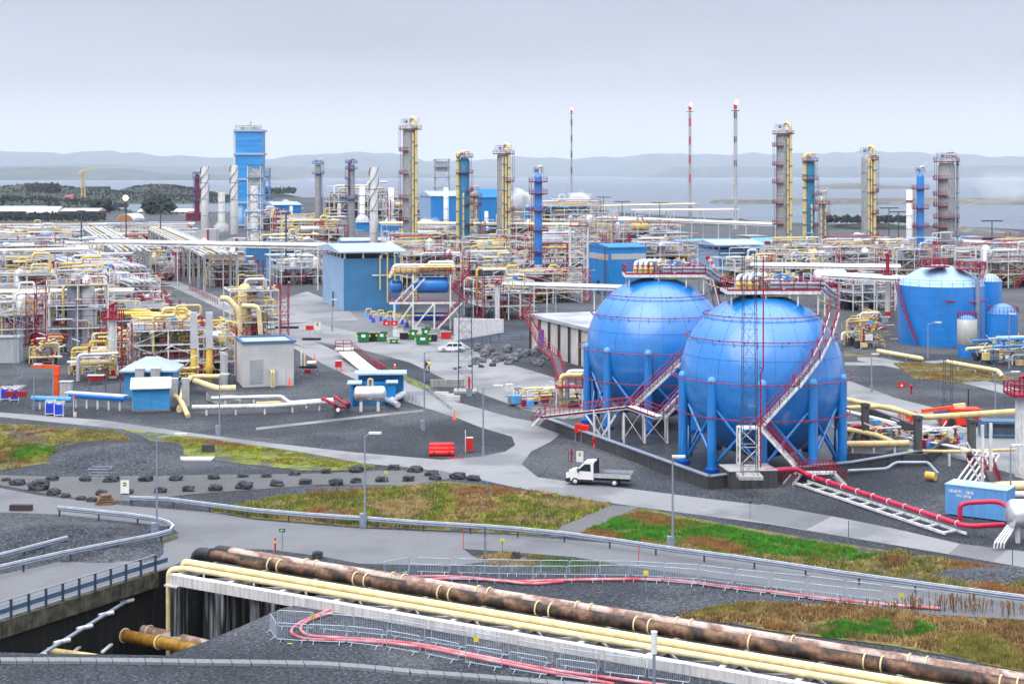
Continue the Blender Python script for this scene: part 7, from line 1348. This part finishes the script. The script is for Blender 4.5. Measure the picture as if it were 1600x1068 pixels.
# container
g = G(1477, 804); t = thing('blue_container', 'pale blue corrugated container with white lettering at the right edge', 'container', g, R(-34)); Lc, Wc, Hc = 5.2, 2.44, 2.6
g_d = R(-34); mb = M(); mb.bx(0, Lc, 0, Wc, .12, Hc, 'corrsky'); mb.build('body', t); mb = M()
for x in (0, Lc):
    for y in (0, Wc): mb.box((x, y, Hc/2+.06), (.16, .16, Hc), 'bluelight')
mb.build('corner_post', t) if False else None
mb = M(); mb.bx(-.05, Lc+.05, -.05, Wc+.05, Hc, Hc+.08, 'roofblue'); mb.build('roof', t)
mb = M(); q_ = random.Random(4)
for x0, n_, z in ((.3, 7, 2.0), (1.75, 4, 2.0), (.95, 3, 1.65), (1.55, 4, 1.65)):
    for k in range(n_): x = x0+k*.17; mb.bx(x, x+.035, -.03, -.005, z, z+.24, 'whitepaint'); mb.bx(x+.035, x+.12, -.03, -.005, z+q_.choice([0, .1, .2]), z+q_.choice([0, .1, .2])*0+.24 if k % 2 else z+.24, 'whitepaint') if k % 2 else mb.bx(x+.09, x+.12, -.03, -.005, z, z+.24, 'whitepaint')
mb.build('lettering', t)
pl('crimson pipe frame looping round the blue container', [P(1500, 818, 125), P(1500, 789, 125), P(1510, 785, 125), P(1560, 782, 124), P(1580, 795, 122)], .2, 'crimson', bend=.9)
t = thing('silver_vessel', 'silver horizontal tank cut by the right edge beside the blue container', 'vessel', P(1600, 805, 121)); c = P(1618, 802, 121); mb = M(); mb.drum((c.x, c.y, c.z), 1.15, 3.6, 'alu', 'X', 20); mb.build('drum', t, t.location)
for x in (1590, 1625): q = P(x, 820, 121); mb = M(); mb.beam((q.x, q.y, 0), (q.x, q.y, q.z), .3, .3, 'whitesteel'); mb.build('saddle', t, t.location)
mb = M(); [mb.beam(P(1575+k*4, 820, 121), P(1554+k*5, 848, 118.5), .12, .12, 'whitesteel') for k in range(4)]; [mb.beam(P(1554+k*5, 848, 118.5), P(1553+k*5, 856, 118.5), .1, .1, 'whitesteel') for k in range(4)]; one(mb, 'tube_rack', 'white slanting tube bundle reaching the gravel before the silver tank', 'tube rack')
# crimson pipeline on the white ladder track
A, B = G(1262, 742, .9), G(1510, 822, .9); t = thing('crimson_pipeline', 'long crimson pipeline on a white ladder track running down to the blue container', 'pipeline', B); mb = M(); mb.pipe([G(1195, 735, 1.5), G(1245, 732, 1.5), A, B, G(1568, 819, .9)], .21, 'crimson', 12, 1.0); mb.build('pipe', t, B)
d = (B-A); d.z = 0; d.normalize(); nn = V((d.y, -d.x, 0)); nn = nn if nn.y < 0 else -nn; mb = M(); mb.beam(A+nn*.0+V((0, 0, -.55)), B+V((0, 0, -.55)), .14, .2, 'whitesteel'); mb.beam(A+nn*1.3+V((0, 0, -.65)), B+nn*1.3-d*1+V((0, 0, -.65)), .16, .2, 'whitesteel'); mb.build('rails', t, B)
k = int((B-A).length/2.2)
for i in range(k): p = A.lerp(B, (i+.5)/k); mb = M(); mb.beam(p+V((0, 0, -.5)), p+nn*1.3+V((0, 0, -.6)), .14, .14, 'whitesteel'); mb.build('rung', t, B); mb = M(); mb.ring(p, .24, .04, 'whitesteel', 12, 5, axis=d); mb.build('clamp', t, B)
t = thing('crossing_platform', 'white crossing platform with crimson railings at the foot of the sphere stair', 'platform', G(1270, 745)); q0, q1 = P(1247, 738, 146), P(1300, 738, 143); mb = M(); mb.beam(q0, q1, 1.3, .2, 'whitesteel'); mb.rail([q0+V((0, -.6, 0)), q1+V((0, -.6, 0))], 'red', step=.8); mb.rail([q0+V((0, .6, 0)), q1+V((0, .6, 0))], 'red', step=.8); mb.build('deck', t, t.location)
mb = M(); stairs(mb, [q0, G(1230, 758)], .9); mb.build('flight', t, t.location); mb = M(); stairs(mb, [q1, G(1318, 757)], .9); mb.build('flight', t, t.location)
# cherry pickers
t = thing('cherry_picker', 'orange cherry picker with a long cream tipped boom at the right', 'lift', G(1510, 664)); s_ = F/t.location.y
def lp_(x, y, dz=0): q = P(x, y, t.location.y); return V((q.x, q.y+dz, q.z))
mb = M(); c = lp_(1500, 656); mb.box(c, (4.6, 2.4, .8), 'orangered'); c = lp_(1506, 643); mb.box(c, (3.6, 2.2, .9), 'orangered'); mb.box(lp_(1475, 648), (2.0, 1.6, .9), 'darkblue'); mb.build('chassis', t, t.location); mb = M(); mb.beam(lp_(1506, 634), lp_(1440, 642), .35, .4, 'orange'); mb.beam(lp_(1508, 633), lp_(1490, 635), .5, .55, 'palecream'); mb.build('boom', t, t.location)
for x in (1482, 1518):
    for y in (-1.1, 1.1): mb = M(); c = lp_(x, 662); mb.lathe((c.x, c.y+y, .5), [(.5, -.2), (.5, .2)], 'rubber', 16, 'Y'); mb.build('wheel', t, t.location)
mb = M(); c = lp_(1417, 658); mb.box(c, (1.7, 1.0, .2), 'orangered'); mb.rail([c+V((-.85, -.5, 0)), c+V((.85, -.5, 0)), c+V((.85, .5, 0)), c+V((-.85, .5, 0)), c+V((-.85, -.5, 0))], 'orange', step=.5); mb.beam(lp_(1423, 657), lp_(1432, 643), .3, .3, 'orangered'); mb.box(lp_(1420, 650), (.6, .4, .5), 'orangered'); mb.build('basket', t, t.location)
mb = M(); c = V((0, 0, 0)); mb.box((0, 0, 1.0), (5.6, 2.2, 1.7), 'steelblue'); mb.box((0, -.2, 1.4), (4.6, 2.0, .4), 'black'); mb.box((0, -1.12, 1.0), (4.6, .05, 1.0), 'slate'); one(mb, 'dark_container', 'dark blue open container near the right edge monitor tower', 'container', G(1572, 682), R(-4))
# small dark masts
for i, (x, y0, y1) in enumerate(((1513, 607, 640), (1529, 830, 794+8))): mb = M(); mb.tube((0, 0, 0), (0, 0, (y1-y0)*G(x, y1).y/F if y1 > y0 else 1.5), .08, 'black', 6); one(mb, 'black_post', ('short black post behind the cherry picker boom', 'thin dark post at the road right of the crimson track')[i], 'post', G(x, y1))
for i, (x, y) in enumerate(((1326, 838), (1582, 884))): mb = M(); mb.tube((0, 0, 0), (0, 0, 1.3), .03, 'slate', 5); one(mb, 'road_marker', ('thin dark road marker stick below the crimson track', 'thin dark road marker stick near the right edge')[i], 'marker', G(x, y))
mb = M(); mb.tube((0, 0, 0), (.0, 0, 1.5), .03, 'brightred', 5); one(mb, 'road_marker', 'thin red marker stick at the corner of the lay by', 'marker', G(724, 858)); mb = M(); mb.tube((0, 0, 0), (.1, 0, 1.5), .03, 'brightred', 5); one(mb, 'road_marker', 'thin red marker stick at the edge of the lower road behind the barriers', 'marker', G(997, 884))
# windsock
g = G(1105, 436); t = thing('windsock', 'red and white striped windsock hanging over the pale blue shed', 'windsock', g); s_ = F/g.y; h = (436-400)/s_; mb = M(); mb.tube((0, 0, 0), (0, 0, h), .12, 'galv', 6); mb.build('pole', t)
for k in range(5): mb = M(); mb.tube((k*.45, 0, h-k*.75), ((k+1)*.45, 0, h-(k+1)*.75), .75-.08*k, 'brightred' if k % 2 == 0 else 'whitepaint', 10, .67-.08*k); mb.build('stripe', t)
# far lamp masts near the shore
for i, (x, y0, y1) in enumerate(((943, 308, 345), (972, 315, 350), (1031, 317, 356), (1389, 325, 368), (1404, 331, 372), (1550, 345, 380), (197, 312, 410), (251, 320, 400), (127, 330, 420), (447, 333, 440))):
    g = G(x, y1); s_ = F/g.y; h = (y1-y0)/s_; t = thing('light_mast', ('leftmost of the far light masts by the water', 'second far light mast by the water, from the left', 'third far light mast by the water, left of the red flare mast', 'far light mast right of the lone grey column', 'far light mast just left of the pale chimney', 'thin far light mast at the far right shore', 'thin mast with a lit lamp at the left', 'thin light mast beside the first straked stack', 'thin light mast at the far left beyond the crane', 'thin light mast before the steaming pale hall')[i], 'light mast', g, 0, 'thin light masts'); mb = M(); mb.tube((0, 0, 0), (0, 0, h), .22, 'slate', 5); mb.build('pole', t); mb = M(); mb.box((0, 0, h), (9 if i < 6 else 2.5, .4, .5), 'slate'); mb.build('head', t)
    if i == 6: mb = M(); mb.ball((0, -.6, h+.6), .9, 'lampglow', 8); mb.build('lamp', t)
# harbour crane far left
g = G(130, 308); t = thing('tower_crane', 'yellow tower crane far off on the left headland', 'crane', g); s_ = F/g.y; h = (308-268)/s_; mb = M(); mb.lattice((0, 0, 0), (0, 0, h), 4, 3, 'cream', .4, 8); mb.build('tower', t); mb = M(); mb.beam((-5, 0, h), (22, 0, h+6), 1.3, 1.3, 'cream'); mb.beam((-8, 0, h-4), (4, 0, h+3), 1.6, 1.6, 'cream'); mb.build('jib', t)
# far left sheds
def simple_shed(px0, px1, yb, hpx, m, roof, label, rise=2., name='warehouse'):
    g = G((px0+px1)/2, yb); s_ = F/g.y; w_ = (px1-px0)/s_/2; h = hpx/s_; t = thing(name, label, 'building', g); mb = M(); mb.bx(-w_, w_, 0, 22, 0, h, m); mb.build('wall', t); mb = M(); mb.extr([(0, 0), (0, 0), (0, 0)], 0, 0, roof) if False else mb.add([V(q) for q in ((-w_-.5, -.6, h), (w_+.5, -.6, h), (w_+.5, 11, h+rise), (-w_-.5, 11, h+rise), (-w_-.5, 22.6, h), (w_+.5, 22.6, h))], [(0, 1, 2, 3), (3, 2, 5, 4), (0, 3, 4), (1, 5, 2)], roof); mb.build('roof', t)
    n_ = max(2, int((px1-px0)/9))
    for k in range(n_): mb = M(); x = -w_+2*w_*(k+.5)/n_; mb.bx(x-1.2, x+1.2, -.12, .02, h*.45, h*.75, 'glass'); mb.build('window', t)
simple_shed(-10, 42, 336, 6, 'cladred', 'cladwhite', 'long dark red building at the left edge'); simple_shed(42, 88, 338, 6, 'cladwhite', 'cladwhite', 'white barrel roofed shed right of the dark red building', 4); simple_shed(94, 153, 338, 8, 'cladred', 'cladgrey', 'red building right of the white shed'); simple_shed(290, 316, 345, 12, 'cladred', 'cladred', 'red hut left of the first straked stack', 1)
simple_shed(-10, 66, 329, 3, 'cladgrey', 'roofblue', 'long grey roofed shed behind the red buildings'); simple_shed(215, 300, 336, 5, 'cladwhite', 'cladwhite', 'long white roofed shed before the inlet'); simple_shed(155, 228, 360, 8, 'cladwhite', 'roofblue', 'pale office block below the viaduct', 1); simple_shed(25, 72, 366, 12, 'cladgrey', 'cladblue3', 'grey block with a blue roof edge at the far left', 1)
simple_shed(100, 112, 311, 3, 'cladwhite', 'cladred', 'small white house on the wooded headland', 3, 'far_house'); simple_shed(84, 92, 303, 3, 'cladwhite', 'cladwhite', 'tiny white house among the headland trees', 3, 'far_house'); simple_shed(-2, 5, 308, 3, 'cladwhite', 'cladwhite', 'tiny white house at the left edge shore', 3, 'far_house'); simple_shed(128, 168, 296, 4, 'shade', 'shade', 'dark far quay building under the crane', 1, 'far_house')
g = G(195, 345); t = thing('storage_dome', 'ochre fronted white barrel shed beyond the viaduct', 'building', g); s_ = F/g.y; r = 13/s_; mb = M(); pr = [(r*math.cos(math.pi*i/12), r*.8*math.sin(math.pi*i/12)) for i in range(13)]; mb.extr(pr, 0, 30, 'whitesteel'); mb.build('vault', t); mb = M(); mb.extr([(x*.95, z*.95) for x, z in pr], -.4, -.05, 'orangebrown'); mb.build('front', t)
mb = M(); a, b = G(-60, 350, 5), G(330, 366, 5); mb.beam(a, b, 9, 1.2, 'grey'); [mb.beam((a.lerp(b, k/9).x, a.lerp(b, k/9).y, 0), a.lerp(b, k/9), 1.5, 1.5, 'concrete') for k in range(10)]; one(mb, 'road_viaduct', 'long low grey viaduct crossing the far left ground', 'viaduct')
# forest and shrubs: leaf clumps on the far land
def forest(pix, n, D0, D1, label, hs=(2.2, 5), base=-6, seed=3, shrubs=False, surf=None):
    r = random.Random(seed); mb = M()
    for k in range(n):
        f = r.random(); (x0, y0), (x1, y1) = pix[0], pix[1]
        px = x0+(x1-x0)*f; D = r.uniform(D0, D1); hh = r.uniform(*hs); X = (px-800)/F*D; z0 = base+(surf(px, D) if surf else 0)
        w_ = hh*r.uniform(.3, .5); m = 'leafdark' if r.random() < .7 else 'leafmid'
        for q in range(5):
            c = V((X+r.uniform(-1, 1)*w_*.6, D+r.uniform(-1, 1)*w_*.5, z0+hh*r.uniform(.25, .9))); s = w_*r.uniform(.4, .8)*(1.15-.6*(c.z-z0)/hh); pts = []
            for a in range(5): pts.append(c+V((math.cos(a*1.257+q)*s, math.sin(a*1.257+q)*s, r.uniform(-.2, .2)*s)))
            top = c+V((0, 0, s*r.uniform(.8, 1.4))); bot = c-V((0, 0, s*.7)); mb.add(pts+[top, bot], [(a, (a+1) % 5, 5) for a in range(5)]+[((a+1) % 5, a, 6) for a in range(5)], m)
    o = mb.build('forest'); o['kind'] = 'stuff'; o['label'] = label
def sf(tops, D0, D1, k=.95):
    def f(px, D):
        t_ = (D-D0)/(D1-D0); Dm = (D0+D1)/2
        for (a, ya), (b, yb) in zip(tops, tops[1:]):
            if a <= px <= b: ty = ya+(yb-ya)*(px-a)/(b-a); hh = H-(ty-YH)/F*Dm+7; return max(0, hh*max(0, math.sin(math.pi*t_))**.7)*k-1
        return -2
    return f
forest([(-200, 0), (420, 0)], 2600, 1860, 2340, 'dark forest on the left headland', base=-7, surf=sf([(-300, 290), (0, 292), (60, 286), (100, 292), (190, 300), (260, 306), (420, 309)], 1850, 2350)); forest([(170, 0), (345, 0)], 1300, 2160, 2490, 'wooded round hill beyond the inlet', base=-7, seed=5, surf=sf([(170, 306), (205, 293), (235, 289), (270, 290), (310, 296), (345, 305)], 2150, 2500)); forest([(-200, 0), (205, 0)], 900, 1310, 1470, 'trees along the near side of the inlet', (2, 5), base=-7, seed=6, surf=sf([(-300, 310), (0, 309), (70, 310), (130, 313), (160, 318), (200, 321)], 1300, 1480)); forest([(40, 0), (92, 0)], 260, 1960, 2150, 'tall trees above the headland wood', (7, 12), base=5, seed=8)
forest([(-100, 0), (165, 0)], 500, 930, 1010, 'belt of dark trees below the red buildings', (2, 5), base=0, seed=9); forest([(395, 0), (460, 0)], 220, 2160, 2390, 'wooded point right of the stacks', (5, 10), base=0, seed=10); forest([(1290, 0), (1420, 0)], 500, 800, 870, 'dark scrub on the shore mound at the right', (1.5, 3.5), base=3, seed=11); forest([(228, 0), (262, 0)], 60, 1080, 1120, 'clump of trees on the inlet shore', (8, 13), base=0, seed=12); forest([(150, 0), (170, 0)], 30, 1120, 1150, 'few trees on the inlet shore left of the clump', (8, 12), base=0, seed=13)
# grass: blades on the verges
def grass(pix, n, label, cols, hs=(.12, .4), seed=1, lean=.25, wd=.07):
    r = random.Random(seed); poly = [G(*p) for p in pix]; x0, x1 = min(p.x for p in poly), max(p.x for p in poly); y0, y1 = min(p.y for p in poly), max(p.y for p in poly); mb = M(); k = 0; pl_ = [(p.x, p.y) for p in poly]
    while k < n:
        x, y = r.uniform(x0, x1), r.uniform(y0, y1)
        if not inside((x, y), pl_): continue
        k += 1; q = NZ.noise(V((x*.16, y*.16, seed*3))); q2 = NZ.noise(V((x*.5, y*.5, seed*5)))
        if q2+q < -.28 and r.random() < .85: continue
        i = int((q*1.2+.5+r.uniform(-.22, .22))*len(cols)); m = cols[max(0, min(len(cols)-1, i))]; hh = r.uniform(*hs)*(1+.6*q2)
        for _ in range(3):
            a = r.uniform(0, 6.28); dx, dy = math.cos(a), math.sin(a); l_ = r.uniform(-lean, lean)*2*hh; p = V((x+r.uniform(-.1, .1), y+r.uniform(-.1, .1), 0)); w_ = wd*r.uniform(.6, 1.4)
            mb.add([p-V((dx*w_, dy*w_, 0)), p+V((dx*w_, dy*w_, 0)), p+V((l_, l_*.4, hh))], [(0, 1, 2)], m)
    o = mb.build('grass'); o['kind'] = 'stuff'; o['label'] = label; return o
grass([(330, 798), (420, 780), (540, 768), (700, 756), (800, 762), (880, 777), (955, 789), (880, 820), (860, 834), (800, 832), (560, 821), (400, 808)], 26000, 'mixed dry and green grass on the middle verge', ['gr_rust', 'gr_dry', 'gr_olive', 'gr_lime', 'gr_olive', 'gr_green', 'gr_dry'], seed=2)
grass([(905, 838), (935, 820), (1000, 800), (1060, 812), (1200, 838), (1380, 868), (1300, 882), (1200, 870), (1000, 846)], 20000, 'bright green grass behind the long guardrail', ['gr_bright', 'gr_bright', 'gr_green', 'gr_bright', 'gr_olive', 'gr_rust'], seed=4)
grass([(1000, 850), (1200, 876), (1380, 904), (1480, 918), (1600, 934), (1700, 948), (1700, 915), (1560, 890), (1400, 862), (1300, 880), (1200, 868), (1000, 842)], 12000, 'dry grass strip along the long guardrail at the right', ['gr_olive', 'gr_dry', 'gr_green', 'gr_dry', 'gr_rust'], seed=6)
grass([(1060, 962), (1140, 947), (1300, 945), (1440, 962), (1600, 974), (1760, 994), (1760, 1080), (1600, 1048), (1400, 1005), (1200, 983)], 30000, 'tall rusty dry grass at the lower right', ['gr_rust', 'gr_dry', 'gr_dry', 'gr_brown', 'gr_rust', 'gr_dry', 'gr_olive'], (.12, .4), seed=8, wd=.06)
grass([(1270, 985), (1330, 975), (1440, 978), (1460, 990), (1390, 998), (1290, 996)], 5000, 'bright green grass patch in the lower right', ['gr_bright', 'gr_green', 'gr_bright'], (.15, .5), seed=9)
grass([(-60, 662), (60, 666), (180, 674), (210, 690), (120, 715), (0, 735), (-60, 735)], 9000, 'mossy grass on the left bank', ['gr_rust', 'gr_olive', 'gr_lime', 'gr_dry', 'gr_olive'], (.1, .3), seed=10); grass([(-40, 700), (60, 695), (105, 705), (60, 718), (-40, 728)], 5000, 'bright grass patch at the left edge', ['gr_lime', 'gr_bright', 'gr_green', 'gr_rust'], (.12, .35), seed=11)
grass([(230, 680), (330, 688), (470, 709), (590, 729), (560, 733), (470, 728), (380, 718), (300, 706)], 8000, 'lime green moss strip below the pale road', ['gr_lime', 'gr_olive', 'gr_lime', 'gr_rust'], (.08, .22), seed=12); grass([(745, 872), (800, 864), (870, 874), (960, 885), (900, 892), (770, 886)], 3500, 'thin grass between the lower road and the barriers', ['gr_dry', 'gr_olive', 'gr_green'], (.1, .3), seed=13)
grass([(1395, 568), (1440, 566), (1560, 584), (1580, 592), (1500, 597), (1430, 591)], 3000, 'brown grass patch on the gravel before the tanks', ['gr_dry', 'gr_olive', 'gr_rust'], (.1, .25), seed=14, wd=.12)
def weeds(pix, n, label, seed, hh=(.5, 1.1)):
    r = random.Random(seed); mb = M()
    for k in range(n):
        a, b = r.choice(list(zip(pix, pix[1:]))); f = r.random(); p = G(a[0]+(b[0]-a[0])*f, a[1]+(b[1]-a[1])*f+r.uniform(-5, 5)); h = r.uniform(*hh); q = p+V((r.uniform(-.15, .15), 0, h)); mb.tube(p, q, .018, 'gr_brown', 3, cap=False)
        for j in range(5): c = p.lerp(q, .5+.1*j); mb.add([c, c+V((r.uniform(-.12, .12), .02, .08)), c+V((r.uniform(-.06, .06), 0, .16))], [(0, 1, 2)], 'gr_rust')
    o = mb.build('weeds'); o['kind'] = 'stuff'; o['label'] = label
weeds([(1410, 955), (1480, 952), (1600, 962), (1700, 970)], 170, 'tall brown dock stems at the right above the dry grass', 3, (.4, 1.2)); weeds([(1380, 885), (1420, 888)], 60, 'brown stems on the verge behind the guardrail', 4); weeds([(480, 780), (560, 778)], 60, 'brown stems on the middle verge', 5); weeds([(1150, 958), (1300, 952), (1410, 955)], 90, 'brown stems along the upper edge of the dry grass', 6, (.3, .7))
# steam: real vapour in small volumes
def steam(px, py, D, rx, rz_, label, dens=.05, seed=0):
    c = P(px, py, D); mb = M(); mb.lathe((0, 0, 0), [(max(.001, math.sin(math.pi*i/10)), -math.cos(math.pi*i/10)) for i in range(11)], 'steel', 16); o = mb.build('steam_plume'); o.location = c; s_ = F/D; o.scale = (rx/s_, rx/s_*.8, rz_/s_); o['kind'] = 'stuff'; o['label'] = label
    m = bpy.data.materials.new('vapour'); m.use_nodes = True; n = m.node_tree; n.nodes.clear(); oo = n.nodes.new('ShaderNodeOutputMaterial'); v = n.nodes.new('ShaderNodeVolumePrincipled'); t = n.nodes.new('ShaderNodeTexCoord'); z = n.nodes.new('ShaderNodeTexNoise'); z.inputs['Scale'].default_value = 2.2; z.inputs['Detail'].default_value = 5
    mp = n.nodes.new('ShaderNodeMapping'); mp.inputs['Location'].default_value = (seed*3, seed, 0); n.links.new(t.outputs['Object'], mp.inputs[0]); n.links.new(mp.outputs[0], z.inputs[0]); ln = n.nodes.new('ShaderNodeVectorMath'); ln.operation = 'LENGTH'; n.links.new(t.outputs['Object'], ln.inputs[0])
    a = n.nodes.new('ShaderNodeMath'); a.operation = 'MULTIPLY_ADD'; a.inputs[1].default_value = -.75; n.links.new(ln.outputs['Value'], a.inputs[0]); n.links.new(z.outputs['Fac'], a.inputs[2]); mr = n.nodes.new('ShaderNodeMapRange'); mr.inputs[1].default_value = -.02; mr.inputs[2].default_value = .25; mr.inputs[4].default_value = dens; n.links.new(a.outputs[0], mr.inputs[0]); n.links.new(mr.outputs[0], v.inputs['Density']); v.inputs['Color'].default_value = (.95, .95, .97, 1); v.inputs['Emission Strength'].default_value = 0; n.links.new(v.outputs[0], oo.inputs['Volume'])
    o.data.materials.clear(); o.data.materials.append(m)
steam(445, 325, 900, 34, 18, 'white steam over the pale hall at the left', 0.7, 1); steam(812, 312, 800, 26, 24, 'white steam left of the bright blue column', 1.0, 2); steam(905, 312, 900, 26, 20, 'white steam over the far blue hall', 0.8, 3); steam(915, 350, 620, 16, 24, 'steam rising from the white unit by the blue building', 0.8, 4); steam(670, 350, 800, 30, 14, 'steam in front of the blue hall behind the tallest column', 0.5, 5); steam(1575, 290, 1200, 90, 44, 'faint wide steam cloud at the far right', .012, 6); steam(955, 335, 900, 20, 16, 'thin steam right of the far blue hall', .2, 7); steam(373, 335, 800, 12, 24, 'thin steam at the foot of the blue clad tower', .25, 8)
# ------------------------------------------------------------------ haze: real air round the scene
hz = M(); hz.bx(-16000, 16000, -60, 32000, -12, 700, 'steel'); ob = hz.build('haze'); ob['kind'] = 'stuff'
hm = bpy.data.materials.new('haze'); hm.use_nodes = True; n = hm.node_tree; n.nodes.clear(); o_ = n.nodes.new('ShaderNodeOutputMaterial'); v_ = n.nodes.new('ShaderNodeVolumePrincipled')
v_.inputs['Density'].default_value = 4e-5; v_.inputs['Color'].default_value = (.78, .87, 1, 1); v_.inputs['Anisotropy'].default_value = 0
n.links.new(v_.outputs[0], o_.inputs['Volume']); ob.data.materials.clear(); ob.data.materials.append(hm)
